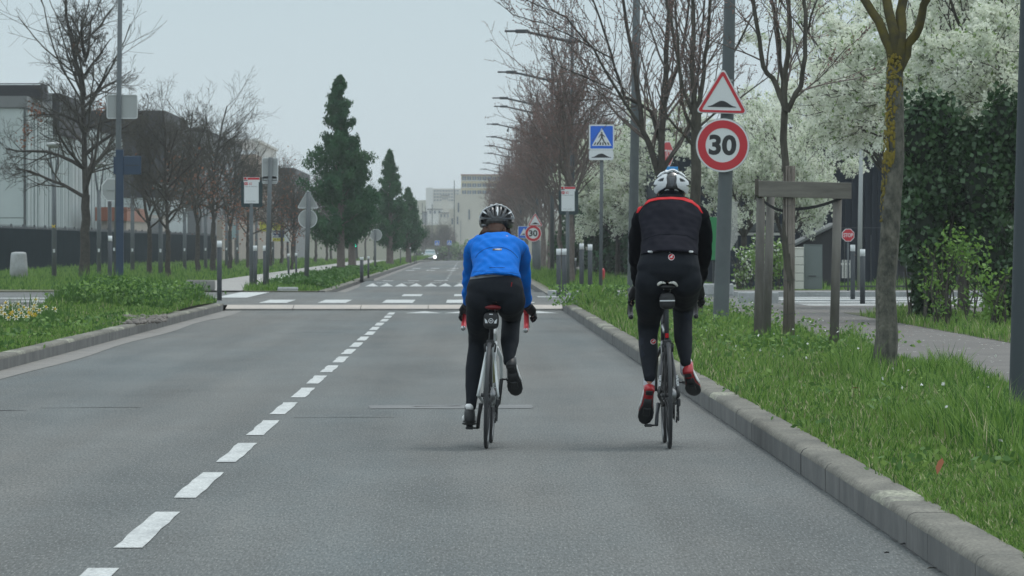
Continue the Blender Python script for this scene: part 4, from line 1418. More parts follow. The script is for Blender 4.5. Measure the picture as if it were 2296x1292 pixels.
leaf_obj(2107, 1095, 24.6, .235, 'leaf_brown', 'rust-brown curled leaf standing in the lower right grass', s=.04, up=1.0)
leaf_obj(1918, 896, 37.5, .25, 'leaf_brown', 'brown leaf lying in the grass below the thick trunk', s=.035)
leaf_obj(2090, 1279, 20.45, .008, 'wood_beam', 'pale tan leaf on the asphalt at the bottom right', s=.024)
leaf_obj(2031, 1226, 22.06, .010, 'crack_fill', 'dark clump of wet leaves against the kerb', s=.03)
leaf_obj(1988, 1244, 21.5, .006, 'crack_fill', 'small dark leaf on the asphalt near the kerb clump', s=.016)

# stones of the bare bed and the daffodils on the left island
rg = np.random.default_rng(77)
mb = MB()
for i in range(620):
    px = rg.uniform(225, 372) if i < 450 else rg.uniform(105, 170); py = rg.uniform(699, 728) - (px - 225) * .04 if i < 450 else rg.uniform(698, 716)
    d = (EYE - .16) * FOC / (py - VY)
    s = rg.uniform(.018, .06)
    mb.ell((XW(px, d), d, .15 + zl(0, 0) - .13 + s * .3), (s, s * rg.uniform(.7, 1.2), s * rg.uniform(.35, .7)), nu=6, nv=4, M=Matrix.Rotation(rg.uniform(0, 3), 3, 'Z'))
o = mb.build('stones', M['stone'], None)
for p in o.data.polygons: p.use_smooth = False
prop(o, 'bed of loose grey-brown stones behind the left kerb', 'stones', kind='stuff')

mb = MB(); mb2 = MB()
for k in range(6):
    a = k * math.pi / 3; a2 = a + math.pi / 6
    c, s = math.cos, math.sin
    mb.add([(0.008 * c(a), 0.008 * s(a), 0), (.024 * c(a - .33), .024 * s(a - .33), .004), (.044 * c(a), .044 * s(a), -.002), (.024 * c(a + .33), .024 * s(a + .33), .004)], [(0, 1, 2, 3)])
mb2.loft([((0, 0, 0), .006, .006), ((0, 0, .012), .011, .011), ((0, 0, .018), .015, .015)], 8, cap=False)
pet = mb.build('petals', M['flower_white']); cup = mb2.build('cup', M['flower_yellow'])
mb = MB(); mb.tube([(0, 0, 0), (0, 0, -.28)], .004, 4); stem_m = mb.build('stem', M['grass_c'])
meshes = (pet.data, cup.data, stem_m.data)
for o in (pet, cup, stem_m): bpy.data.objects.remove(o)
spots = [(80, 673), (102, 690), (122, 694), (18, 690), (30, 700), (48, 704), (66, 700), (75, 692), (10, 706), (52, 690), (40, 682), (5, 690), (20, 714), (70, 708), (62, 694), (88, 697), (36, 712), (4, 700), (14, 680), (58, 712), (78, 686), (26, 686),
         (-12, 690), (-20, 704), (-30, 696), (44, 696)]
for i, (px, py) in enumerate(spots):
    d = 76 + (700 - py) * .12 + random.uniform(-.6, .6)
    lb = {0: 'single tall white daffodil standing above the others', 1: 'white daffodil at the right end of the clump, wide open', 2: 'outermost white daffodil on the right, half turned away'}.get(i, 'white daffodil with a yellow cup in the clump at the left edge')
    t = thing('daffodil', lb, 'flower', W(px, py, d), 'daffodils on the left island')
    t.scale = (1.35, 1.35, 1.35)
    hd = thing('flower_head', None, None)
    hd.parent = t; hd.rotation_euler = (R(random.uniform(55, 95)), 0, R(random.uniform(-40, 40)))
    for me_, nm in zip(meshes[:2], ('petals', 'cup')): link_mesh(nm, me_, hd)
    link_mesh('stem', meshes[2], t)
# yellow daffodils
mats_ = pet_y = meshes[0].copy(); pet_y.materials.clear(); pet_y.materials.append(M['flower_yellow'])
for (px, py) in ((25, 703), (68, 703), (78, 706)):
    t = thing('daffodil', 'small all-yellow daffodil low in the white clump', 'flower', W(px, py, 74.5), 'daffodils on the left island')
    hd = thing('flower_head', None, None); hd.parent = t; hd.rotation_euler = (R(80), 0, 0)
    link_mesh('petals', pet_y, hd); link_mesh('cup', meshes[1], hd); link_mesh('stem', meshes[2], t)
blades('grass', 'strap-like daffodil leaves under the white flowers', [(-7.6, -6.0, 74, 79, 900, .34, .02, zl), (-6.05, -5.75, 72, 74, 120, .2, .014, zl)], ['weed', 'grass_c'], [.5, .5], seed=49)
# ------------------------------------------------------------------ buildings
def bpart(name, m, parent, boxes, kind=None):
    mb = MB()
    for (x0, x1, y0, y1, z0, z1) in boxes:
        mb.box(((x0 + x1) / 2, (y0 + y1) / 2, (z0 + z1) / 2), (x1 - x0, y1 - y0, z1 - z0))
    return mb.build(name, m, parent, kind=kind)


# pale panelled block at the far left
t = thing('office_block', 'pale panelled block with dark upper storey behind the dark fence, far left', 'building')
bpart('wall', M['panel_joint'], t, [(-60, -23.25, 270, 345, 0, 8.5)])
k = 0
for i, xa in enumerate(np.arange(-33.5, -23.3, 1.28)):
    for j, (za, zb) in enumerate(((0.1, 2.7), (2.74, 5.0), (5.04, 8.45))):
        mb = MB(); mb.box((xa + .62, 269.97, (za + zb) / 2), (1.24, .06, zb - za)); mb.build('panel', M['panel_white'], t)
mb = MB()
rg = np.random.default_rng(5)
y = 270.2
while y < 344:
    w = rg.uniform(.5, 1.1)
    mb.box((-23.2 + rg.uniform(0, .07), y + w / 2, 4.2), (.12, w * .8, 8.3)); y += w + .35
mb.build('ribbed_cladding', M['panel_white'], t, kind='stuff')
bpart('parapet', M['clad_mid'], t, [(-60, -23.1, 269.8, 286, 8.5, 9.1)])
bpart('upper_storey', M['clad_dark'], t, [(-26.4, -22.75, 287, 303, 7.5, 9.75)])
bpart('upper_storey', M['clad_mid'], t, [(-60, -23.15, 286.05, 286.9, 7.6, 9.72)])
mb = MB()
for k in range(9): mb.box((-31, 273.0, 9.16 + .085 * k), (16.8, .12, .05))
for k in range(9): mb.box((-22.62, 275, 9.16 + .085 * k), (.1, 4.2, .05))
mb.build('louvres', M['clad_dark'], t, kind='stuff')
bpart('louvre_frame', M['clad_navy'], t, [(-39.4, -22.7, 273.1, 277, 9.1, 9.75)])
# darker block behind it
t = thing('office_block', 'dark grey flat-roofed block seen through the left bare trees', 'building')
bpart('wall', M['clad_dark'], t, [(-42, -21.2, 360, 390, 4.6, 10.7)])
bpart('wall', M['panel_white'], t, [(-42, -21.25, 360.05, 390, 0, 4.6)])
bpart('wall', M['clad_mid'], t, [(-42, -20.7, 400, 470, 0, 10.1)])
bpart('roof_edge', M['clad_dark'], t, [(-42.1, -20.6, 399.8, 470, 10.1, 10.4)])
for k in range(7):
    mb = MB(); mb.box((-20.68, 406 + 9 * k, 7.0), (.1, 5.5, 1.8)); mb.build('window', M['window_glass'], t)
# beige block with open roof frame
t = thing('brick_building', 'beige block with an open roof frame behind the left bus stop sign', 'building')
bpart('wall', M['brick_beige'], t, [(-36, -20.8, 505, 560, -.5, 10.2)])
mb = MB()
for k in range(9): mb.box((-20.75, 506 + 6 * k, 10.9), (.25, .3, 1.4)); mb.box((-28, 506 + 6 * k, 11.6), (14.5, .25, .22))
mb.box((-20.75, 532, 11.6), (.3, 54, .25))
mb.build('roof_frame', M['wall_white'], t)
for k in range(4):
    mb = MB(); mb.box((-34 + 3.4 * k, 504.9, 5.5), (2.0, .2, 1.6)); mb.build('window', M['window_glass'], t)
t = thing('warehouse', 'low grey shed between the bare trees and the tallest conifer', 'building')
bpart('wall', M['clad_mid'], t, [(-34, -20.5, 600, 660, -.6, 9.6)])
bpart('roof', M['clad_dark'], t, [(-34.2, -20.3, 599.6, 660, 9.6, 10.3)])
t = thing('orange_hoarding', 'low orange shop front glimpsed behind the left bare trees', 'building')
bpart('wall', M['wall_beige'], t, [(-21.6, -19.9, 300, 342, 0, 3.2)])
bpart('fascia', M['orange'], t, [(-21.7, -19.85, 299.8, 318, 2.7, 3.5)])
bpart('window', M['window_glass'], t, [(-19.86, -19.82, 322, 332, .9, 3.0)])
# beige wall far down the left path
t = thing('boundary_wall', 'tall beige rendered wall running behind the conifer trunks', 'wall')
for k in range(6):
    mb = MB(); mb.box((-16.4, 352 + 24 * k, P(350 + 24 * k) + 1.3), (.4, 23.9, 3.4)); mb.build('panel', M['wall_beige'], t)

# dark hall on the right
t = thing('dark_hall', 'dark navy corrugated hall behind the blossom on the right', 'building')
bpart('wall', M['clad_navy'], t, [(5.9, 12.75, 158, 190, 0, 4.75)])
mb = MB()
for k in range(34): mb.box((6.0 + .2 * k, 157.97, 2.37), (.09, .06, 4.7))
mb.build('rib', M['clad_navy'], t, kind='stuff')
bpart('roof_edge', M['clad_dark'], t, [(5.85, 12.85, 157.8, 190, 4.75, 4.9)])
bpart('side_wall', M['clad_dark'], t, [(12.76, 16.5, 162, 190, 0, 4.1)])
for k in range(3):
    mb = MB(); mb.box((13.15 + 1.0 * k, 161.95, 1.75), (.8, .1, .9)); f = mb.build('window', M['wall_white'], t)
    mb = MB(); mb.box((13.15 + 1.0 * k, 161.88, 1.75), (.62, .06, .7)); mb.build('pane', M['window_glass'], f)
t = thing('canopy', 'blue-grey steel canopy with thin posts seen between the tree guard posts', 'canopy')
bpart('beam', M['pole_grey'], t, [(7.6, 9.6, 149, 152, ZW(519, 149), ZW(502, 149))])
bpart('fascia', M['wall_white'], t, [(7.7, 9.3, 148.6, 148.9, ZW(528, 149), ZW(522, 149))])
for k in range(3): bpart('post', M['pole_grey'], t, [(7.75 + .8 * k, 7.81 + .8 * k, 149.2, 149.3, 0.1, ZW(519, 149))])
t = thing('lean_to', 'dark shed with a sloping roof behind the grey street cabinet', 'shed')
mb = MB()
d = 140
pts = [(XW(1778, d), .1), (XW(1874, d), .1), (XW(1874, d), ZW(508, d)), (XW(1778, d), ZW(556, d))]
mb.prism([(a, b) for a, b in pts], 0, 2.5, origin=(0, d, 0)) if False else mb.add([(a, d, b) for a, b in pts] + [(a, d + 3, b) for a, b in pts], [(0, 1, 2, 3), (7, 6, 5, 4), (0, 4, 5, 1), (1, 5, 6, 2), (2, 6, 7, 3), (3, 7, 4, 0)])
mb.build('wall', M['clad_dark'], t)
mb = MB()
a, b = Vector((XW(1774, d), d - .1, ZW(556, d))), Vector((XW(1878, d), d - .1, ZW(504, d)))
mb.add([a, b, b + Vector((0, 0, .06)), a + Vector((0, 0, .06)), a + Vector((0, 3.3, 0)), b + Vector((0, 3.3, 0)), b + Vector((0, 3.3, .06)), a + Vector((0, 3.3, .06))], [(0, 1, 2, 3), (7, 6, 5, 4), (3, 2, 6, 7), (0, 4, 5, 1)])
mb.build('roof', M['clad_mid'], t)
t = thing('board_fence', 'dark vertical board fence between the speed limit pole and the shrubs', 'fence')
for k in range(9):
    mb = MB(); mb.box((XW(1637, 138) + .02 + .165 * k, 138 + random.uniform(-.01, .01), .62 + .02 * k), (.1648, .05, 1.0 + .04 * k)); mb.build('board', M['clad_navy'], t)
t = thing('panel', 'bright green panel glimpsed right of the rider in black', 'panel')
bpart('board', M['green_panel'], t, [(XW(1590, 142), XW(1611, 142), 142, 142.1, ZW(583, 142), ZW(487, 142))])
bpart('post', M['pole_dark'], t, [(XW(1598, 142), XW(1602, 142), 142.12, 142.2, .1, ZW(500, 142))])
t = thing('gate', 'white ribbed gate right of the speed limit pole', 'gate')
for k in range(7):
    mb = MB(); mb.box((XW(1639 + 2.3 * k, 141), 141, (ZW(452, 141) + ZW(562 - 4 * k, 141)) / 2), (.018, .03, ZW(452, 141) - ZW(562 - 4 * k, 141))); mb.build('bar', M['wall_white'], t)
bpart('rail', M['wall_white'], t, [(XW(1637, 141), XW(1656, 141), 141.02, 141.06, ZW(456, 141), ZW(452, 141))])

# far buildings
t = thing('factory', 'cream industrial block closing the view behind the blue rider', 'building')
z0 = P(900) - 1
bpart('wall', M['wall_cream'], t, [(XW(1020, 900), 9.5, 900, 940, z0, ZW(436, 900)), (XW(1006, 900), XW(1020, 900) - .01, 901, 940, z0, ZW(468, 900))])
for (px, py0, py1) in ((1028, 455, 476), (1026, 486, 503), (1014, 490, 503), (1052, 470, 492)):
    mb = MB(); mb.box((XW(px, 900), 899.95, (ZW(py0, 900) + ZW(py1, 900)) / 2), (.22, .2, ZW(py0, 900) - ZW(py1, 900))); mb.build('window', M['window_glass'], t)
mb = MB(); mb.cyl((XW(1033, 900), 899.9, z0), (XW(1033, 900), 899.9, ZW(495, 900)), .04, 6); mb.build('drainpipe', M['clad_mid'], t)
t = thing('office_building', 'cream and ochre office block with rows of windows behind the factory', 'building')
d = 1050
bpart('wall', M['wall_ochre'], t, [(XW(1034, d), XW(1150, d), d, d + 14, -3, ZW(393, d))])
bpart('roof', M['roof_red'], t, [(XW(1033, d), XW(1151, d), d - .4, d + 14, ZW(393, d), ZW(391, d))])
for r_, (p0, p1) in enumerate(((396, 404), (411.5, 419.5), (427, 435))):
    for c_ in range(9):
        mb = MB(); xa, xb = XW(1036 + 11.4 * c_, d), XW(1045.4 + 11.4 * c_, d)
        mb.box(((xa + xb) / 2, d - .05, (ZW(p0, d) + ZW(p1, d)) / 2), (xb - xa, .2, ZW(p0, d) - ZW(p1, d)))
        f = mb.build('window', M['window_glass'], t)
        mb = MB(); mb.box(((xa + xb) / 2, d - .2, (ZW(p0, d) + ZW(p1, d)) / 2), (.07, .1, ZW(p0, d) - ZW(p1, d))); mb.build('mullion', M['wall_white'], f)
    bpart('white_band', M['wall_white'], t, [(XW(1034.5, d), XW(1149, d), d - .12, d - .02, ZW(p1 + 2.5, d), ZW(p1 + .4, d))])
t = thing('apartment_tower', 'pale hazy tower block far beyond the end of the road', 'building')
d = 1700
bpart('wall', M['wall_white'], t, [(XW(955, d), XW(971, d), d, d + 15, -8, ZW(421, d))])
bpart('wall', M['wall_cream'], t, [(XW(971.1, d), XW(1034, d), d + 1, d + 15, -8, ZW(423, d))])
mb = MB()
for r_ in range(4):
    for c_ in range(9): mb.box((XW(975 + 6.4 * c_, d), d + .9, ZW(428 + 7 * r_, d)), (XW(979, d) - XW(975, d), .3, 3 * d / FOC))
mb.build('windows', M['window_glass'], t, kind='stuff')
for i, (x0, x1, y0, y1, d, m_, lb) in enumerate(((990, 1006, 439, 462, 1500, 'wall_cream', 'small pale house high on the far slope below the tower block'),
                                            (958, 992, 470, 498, 1300, 'wall_white', 'long white hazy building above the far embankment'),
                                            (984, 1010, 478, 497, 1250, 'wall_cream', 'low cream hazy building beside the factory'),
                                            (948, 968, 476, 500, 1350, 'clad_mid', 'grey hazy building just right of the smallest conifer'))):
    t = thing('far_house', lb, 'building')
    bpart('wall', M[m_], t, [(XW(x0, d), XW(x1, d), d, d + 8, -8, ZW(y0, d))])
    bpart('roof', M['clad_dark'], t, [(XW(x0 - 1, d), XW(x1 + 1, d), d - .3, d + 8, ZW(y0, d), ZW(y0 - 1.5, d))])
    w = (XW(x1, d) - XW(x0, d)) / 5
    for c_ in range(3):
        mb = MB(); mb.box((XW(x0, d) + w * (1 + c_ * 1.5), d - .05, ZW(y0 + 6, d)), (w * .6, .2, .7)); mb.build('window', M['window_glass'], t)
# railway embankment across the far end
mb = MB()
vs = []
for i in range(25):
    x = -60 + 5 * i
    vs += [(x, 1120, -6), (x, 1135, ZW(505, 1135) + .25 * math.sin(x * .7)), (x, 1180, ZW(503, 1135))]
mb.add(vs, [(3 * i + j, 3 * i + 3 + j, 3 * i + 4 + j, 3 * i + 1 + j) for i in range(24) for j in (0, 1)])
o = mb.build('hills', M['far_ground'], kind='structure')
mb = MB()
vs = []
for i in range(41):
    x = -260 + 13 * i
    h = ZW(462 + 12 * math.sin(i * .9) + 8 * math.sin(i * 2.3), 1900)
    vs += [(x, 1850, -8), (x, 1900, h), (x, 2050, h)]
mb.add(vs, [(3 * i + j, 3 * i + 3 + j, 3 * i + 4 + j, 3 * i + 1 + j) for i in range(40) for j in (0, 1)])
mb.build('hills', M['far_ground'], kind='structure')
# far wood at the end of the road
for k in range(22):
    d = 730 + 14 * k
    px = random.uniform(945, 1012) if k < 15 else random.uniform(1010, 1075)
    o = place_tree(random.choice(['left1', 'left2', 'row1']), XW(px, d), d, 'bare tree in the hazy clump at the far end of the road', 'bare trees at the far end of the road', scale=random.uniform(.6, .8))
for k, (px, d, hh) in enumerate(((950, 740, 1.5), (975, 760, 1.9), (992, 740, 1.5), (1012, 760, 2.6), (1030, 765, 3.4), (1050, 760, 1.6), (1068, 760, 1.6), (1085, 740, 1.4))):
    leafy('bush', ['low bush beside the oncoming car', 'bush behind the oncoming car', 'bush left of the far hi-vis cyclist', 'pale bush against the factory wall', 'tall pale bush against the factory wall', 'bush right of the far hi-vis cyclist', 'bush at the edge of the blue rider\'s shoulder', 'bush below the smallest conifer'][k],
          'bush', XW(px, d), d, P(d), (1.5, 1, hh), 1300, 0, ['weed', 'young_leaf'] if k in (3, 4) else ['bark', 'weed'], 400 + k, lsize=.22, core=(k not in (3, 4)), probs=[.5, .5])

# ------------------------------------------------------------------ fences
t = thing('screened_fence', 'long fence with dark green windbreak cloth along the left path', 'fence')
y = 212.0
k = 0
mb0 = MB(); mb0.box((0, 2.99, .95), (.04, 5.995, 1.9)); pn = mb0.build('screen_panel', M['screen_green'], t, loc=(-19.75, y, .12))
mb0 = MB(); mb0.box((0, 0, 1.05), (.08, .08, 2.1)); ps = mb0.build('post', M['pole_dark'], t, loc=(-19.86, y - .02, .12))
mb0 = MB()
for i in range(30): mb0.add([(0, .1 + i * .195, 1.9), (0, .2 + i * .195, 1.9), (0, .15 + i * .195, 2.08), (.02, .15 + i * .195, 1.9)], [(0, 1, 2), (0, 3, 2), (1, 3, 2)])
sp = mb0.build('spikes', M['pole_dark'], t, loc=(-19.75, y, .12), kind='stuff')
for k in range(1, 52):
    yy = y + 6 * k
    for o in (pn, ps, sp):
        c = o.copy(); COL.objects.link(c); c.location = (o.location.x, yy - (.02 if o is ps else 0), .12 + P(yy))
# fence across the side street end, far left
t = thing('screened_fence', 'dark cloth-covered fence behind the pale stone bollard at the far left', 'fence')
for k in range(3):
    mb = MB(); mb.box((-20.9 - 2.55 * k, 211.9 - .3 * k, 1.02 + .04 * k), (2.5, .04, 1.9 + .1 * k)); mb.build('screen_panel', M['screen_green'], t)
    mb = MB(); mb.box((-19.66 - 2.55 * k, 212.05 - .3 * k, 1.1), (.08, .08, 2.1)); mb.build('post', M['pole_dark'], t)
# black railing right
t = thing('railing', 'low black metal railing behind the striped crossing on the right', 'fence')
d = 129
for k in range(17):
    x = XW(1878, d) + .165 * k
    bpart('upright', M['pole_dark'], t, [(x, x + .022, d, d + .022, .2, .2 + (1.35 if k % 2 else .42))])
bpart('rail', M['pole_dark'], t, [(XW(1874, d), XW(2110, d), d - .012, d - .001, ZW(644, d), ZW(640.5, d))])
bpart('rail', M['pole_dark'], t, [(XW(1856, 150), XW(2000, 150), 150, 150.03, ZW(511.8, 150), ZW(510, 150))])
t = thing('picket_gate', 'small white picket gate behind the black railing', 'gate')
for k in range(6):
    bpart('picket', M['wall_white'], t, [(XW(1888 + 3.4 * k, 134), XW(1890 + 3.4 * k, 134), 134, 134.02, ZW(624, 134), ZW(583, 134))])
bpart('rail', M['wall_white'], t, [(XW(1886, 134), XW(1908, 134), 134.03, 134.05, ZW(594, 134), ZW(590, 134))])
for (px, py, lb) in ((1915, 572, 'small orange ball-shaped lantern behind the two white-capped bollards'), (2046, 610, 'small orange ball-shaped lantern beside the ivy')):
    mb = MB(); mb.ell(W(px, py, 131), .034, nu=10, nv=8)
    t = thing('lantern', lb, 'lantern', (XW(px, 131), 131, .15)); o = mb.build('globe', M['orange'], t); o.location = -t.location
    bpart('stake', M['pole_dark'], t, [(-.01, .01, -.01, .01, 0, ZW(py, 131) - .18)])
t = thing('globe_lamp', 'white globe garden lamp beside the ivy', 'lamp', (XW(2031, 132), 132, .15))
mb = MB(); mb.ell((0, 0, ZW(570, 132) - .15), .058, nu=12, nv=8); mb.build('globe', M['wall_white'], t)
mb = MB(); mb.cyl((0, 0, 0), (0, 0, ZW(572, 132) - .2), .018, 8); mb.build('post', M['pole_dark'], t)

# ------------------------------------------------------------------ street furniture
def tube_post(parent, name, r, h, m, n=16, z0=-.1, lean=(0, 0), r2=None):
    mb = MB(); mb.cyl((0, 0, z0), (lean[0], lean[1], h), r, n, r2=r2)
    return mb.build(name, m, parent)


# street lamps on the right, arms over the road
def lamp_head(parent, zj, L=2.0, top=.75):
    mb = MB(); mb.tube([(0, 0, zj), (-.35, 0, zj + .05), (-L * .55, 0, zj + .22), (-L * .72, 0, zj + .29)], [.055, .052, .045, .04], 8); mb.build('arm', M['pole_dark'], parent)
    mb = MB(); mb.ell((0, 0, zj), (.24, .12, .10), nu=12, nv=8); mb.build('joint', M['pole_dark'], parent)
    mb = MB(); mb.cyl((0, 0, zj + .42), (-L * .62, 0, zj + .40), .008, 5); mb.build('stay', M['pole_dark'], parent)
    mb = MB()
    mb.box((-L * .80, 0, zj + .315), (.42, .20, .12), bevel=.02); mb.box((-L * .97, 0, zj + .32), (.42, .17, .065), bevel=.015)
    return mb.build('lamp_housing', M['pole_dark'], parent)


GL = 'street lamps in a row on the right'
proto = None
for i, (px, d) in enumerate(((1283, 164), (1238, 203), (1205, 246), (1196, 280), (1168, 323), (1158, 365), (1148, 405), (1141, 448), (1132, 500), (1120, 560))):
    lb = ['nearest overhead street lamp, arm out over the road, rising behind the right-hand bus stop', 'second overhead street lamp from the right, arm over the road', 'third overhead street lamp from the right',
          'fourth overhead street lamp from the right, half lost in twigs', 'fifth overhead street lamp from the right', 'sixth overhead street lamp from the right', 'seventh overhead street lamp from the right',
          'eighth overhead street lamp from the right', 'ninth overhead street lamp, small above the reddish trees', 'farthest overhead street lamp at the left end of the row'][i]
    if proto is None:
        t = thing('street_lamp', lb, 'street lamp', (XW(px, d), d, .12), GL)
        mb = MB(); mb.tube([(0, 0, -.1), (0, 0, 3), (0, 0, 8.35)], [.085, .075, .05], 10); mb.build('pole', M['pole_dark'], t)
        lamp_head(t, 7.66)
        proto = t
    else:
        z = (EYE - (([0, 180, 235, 252, 290, 317, 336, 352, 373, 386][i]) - VY) * d / FOC) - 7.66
        dup(proto, loc=(XW(px, d), d, z), label=lb)
# bird sitting on the fifth lamp arm
t = thing('pigeon', 'small bird perched on the arm of a distant street lamp', 'bird', (XW(1138, 323), 323, ZW(297, 323)))
mb = MB(); mb.limb([(0, 0, .08), (.03, 0, .16), (.05, 0, .22)], [.05, .07, .04], 8); mb.ell((.05, 0, .27), .035, nu=8, nv=6)
mb.add([(.06, -.01, .1), (.12, 0, -.02), (.06, .01, .1), (.02, 0, .08)], [(0, 1, 2), (0, 3, 1)])
mb.build('body', M['pole_dark'], t)

# big near poles on the right
t = thing('lamp_post', 'thick grey pole at the right edge of the grass, cut off by the frame', 'pole', (XW(2282, 34.2), 34.2, .1), 'thick grey street lamp posts')
mb = MB(); mb.tube([(-.008, 0, -.2), (0.0, 0, 0), (.085, 0, 3.0), (.2, 0, 7.7)], [.066, .065, .063, .05], 24); mb.build('pole', M['pole_blue'], t); lamp_head(t, 7.55)
t = thing('lamp_post', 'thick grey pole carrying the hump warning and the 30 sign', 'pole', (XW(1615, 71), 71, .1), 'thick grey street lamp posts')
mb = MB(); mb.tube([(-.003, 0, -.2), (0, 0, 0), (.075, 0, 2.2), (.13, 0, 4.5), (.21, 0, 7.7)], [.112, .110, .098, .078, .055], 24); mb.build('pole', M['pole_grey'], t); lamp_head(t, 7.55)
mb = MB(); mb.box((.113, -.02, .98), (.006, .03, .32)); mb.build('door', M['pole_grey'], t)
SIGNPOLE = t
t = thing('lamp_post', 'thick grey pole just left of the rider in black', 'pole', (XW(1417, 97), 97, .1), 'thick grey street lamp posts')
mb = MB(); mb.tube([(-.003, 0, -.2), (0, 0, 0), (.05, 0, 3), (.11, 0, 7.7)], [.105, .10, .085, .06], 20); mb.build('pole', M['pole_grey'], t); lamp_head(t, 7.55)
t = thing('lamp_post', 'slim pale pole rising through the blossom left of the lichen-covered trunk', 'pole', (XW(1927, 128), 128, .15))
mb = MB(); mb.tube([(0, 0, -.1), (.02, 0, 2), (.08, 0, 5.4)], [.062, .055, .04], 14); mb.build('pole', M['galvanised'], t)
mb = MB(); mb.box((.1, 0, 5.4), (.5, .2, .08), bevel=.02); mb.build('lamp_housing', M['pole_dark'], t)


def sign(name, label, cat, at_, kind, size, parentless=True, pole=None, back=False, rz=0.0, group=None, squash=1.0):
    """a plate facing the camera (or seen from behind), returned as a thing at 'at_' """
    t = thing(name, label, cat, at_, group, rot=(0, 0, rz))
    return t


def plate(parent, outline, face_layers, y=0.0, back=M['galvanised'], origin=(0, 0, 0), thick=.022):
    """face_layers: (poly, holes, material)"""
    mb = MB(); mb.prism(outline, y, y + thick, origin=origin); p = mb.build('plate', back, parent)
    for i, (poly, holes, m_, nm) in enumerate(face_layers):
        mb = MB(); mb.prism(poly, y - .0022 * (i + 1), y - .0022 * i - .0002, holes=holes, origin=origin); mb.build(nm, m_, p)
    return p


def scale_poly(p, k): return [(a * k, b * k) for a, b in p]


def hump(w, h, base=0.0, n=14, flat=.16):
    pts = [(-w / 2, base)]
    for i in range(n + 1):
        u = -1 + 2 * i / n
        x = u * w * (.5 - .02); z = base + .02 * h + h * (math.cos(u * math.pi) + 1) / 2 * (1 if abs(u) < 1 else 0)
        pts.append((x, z))
    pts.append((w / 2, base))
    q = [(-w / 2, base - h * .12)] + pts + [(w / 2, base - h * .12)]
    return q


def sign_hump_tri(parent, origin, S_, y, rim=M['sign_white']):
    out_ = rtri(S_, .05 * S_)
    lay = [(scale_poly(rtri(S_, .05 * S_), .985), [], M['sign_white'], 'face')]
    dz = 0.0
    p = plate(parent, out_, lay, y=y, origin=origin)
    cz = -S_ * .144 + S_ * .0       # centroid offset of a triangle from its box centre
    tri_o = [(a * .93, b * .93 - .01 * S_) for a, b in rtri(S_, .05 * S_)]
    tri_i = [(a * .75, b * .75 - .030 * S_) for a, b in rtri(S_, .02 * S_)]
    mb = MB(); mb.prism(tri_o, y - .0068, y - .0026, holes=[tri_i], origin=origin); mb.build('red_border', M['sign_red'], p)
    mb = MB(); mb.prism([(a, b) for a, b in hump(S_ * .53, S_ * .105, base=-S_ * .275)], y - .0075, y - .0026, origin=origin); mb.build('hump_symbol', M['sign_black'], p)
    return p


def sign_30(parent, origin, r, y):
    p = plate(parent, circ(r, 48), [(circ(r * .985, 48), [], M['sign_white'], 'face')], y=y, origin=origin)
    mb = MB(); mb.prism(circ(r * .925, 48), y - .0068, y - .0026, holes=[circ(r * .635, 40)], origin=origin); mb.build('red_ring', M['sign_red'], p)
    mb = MB(); add_text(mb, '30', r * .76, (origin[0], origin[1], origin[2] + .01 * r), y - .004, 0, bold=.038, width=r * 1.02); mb.build('number', M['sign_black'], p, fixn=False)
    return p


def bracket(parent, x, y, z, w, m=M['galvanised'], h=.03):
    mb = MB(); mb.box((x, y, z), (w, .02, h)); return mb.build('bracket', m, parent)


def pole_thing(label, px, d, base_z, top_py, r, name='sign_pole', m='pole_grey', lean_px=0.0, cat='sign', group=None):
    t = thing(name, label, cat, (XW(px, d), d, base_z), group)
    h = ZW(top_py, d) - base_z
    mb = MB(); mb.tube([(0, 0, -.1), (lean_px * d / FOC, 0, h)], r, 14); mb.build('pole', M[m], t)
    return t, h


# the two signs on the thick pole
sc = 71 / FOC
c = W(1620, 206, 70.87)
t = thing('warning_sign', 'red-bordered triangular sign with a black road hump, above the 30 sign', 'traffic sign', c)
t.rotation_euler = (0, R(1.9), R(-9))
sign_hump_tri(t, (0, 0, 0), .735, -.01)
for z in (-.12, .16): bracket(t, 0, .03, z, .26)
c = W(1620.5, 326, 70.87)
t = thing('speed_limit_sign', 'round red-ringed sign with black number 30 on the thick pole', 'traffic sign', c)
t.rotation_euler = (0, R(1.9), R(-9))
sign_30(t, (0, 0, 0), .372, -.01)
for z in (-.15, .15): bracket(t, 0, .03, z, .26)

# pedestrian crossing sign with hump plate
def walker(mb, s, o, y, mi=0):
    """striding figure and crossing stripes, s = height"""
    X = lambda a, b: (o[0] + a * s, o[1] + b * s)
    def pl(pts): mb.prism([X(a, b) for a, b in pts], y - .001, y + .001, mi)
    mb.prism([(o[0] + p[0], o[1] + p[1] + .46 * s) for p in circ(.065 * s, 14)], y - .001, y + .001, mi)
    pl([(-.07, .38), (.06, .39), (.09, .10), (.05, .05), (-.06, .06), (-.05, .2)])
    pl([(-.06, .38), (-.20, .20), (-.26, .08), (-.22, .06), (-.15, .17), (-.04, .29)])
    pl([(.05, .38), (.17, .24), (.28, .13), (.25, .09), (.12, .19), (.05, .29)])
    pl([(.0, .10), (.09, .10), (.17, -.12), (.30, -.36), (.22, -.38), (.08, -.14)])
    pl([(-.06, .10), (.04, .08), (-.08, -.16), (-.24, -.38), (-.32, -.35), (-.15, -.12)])


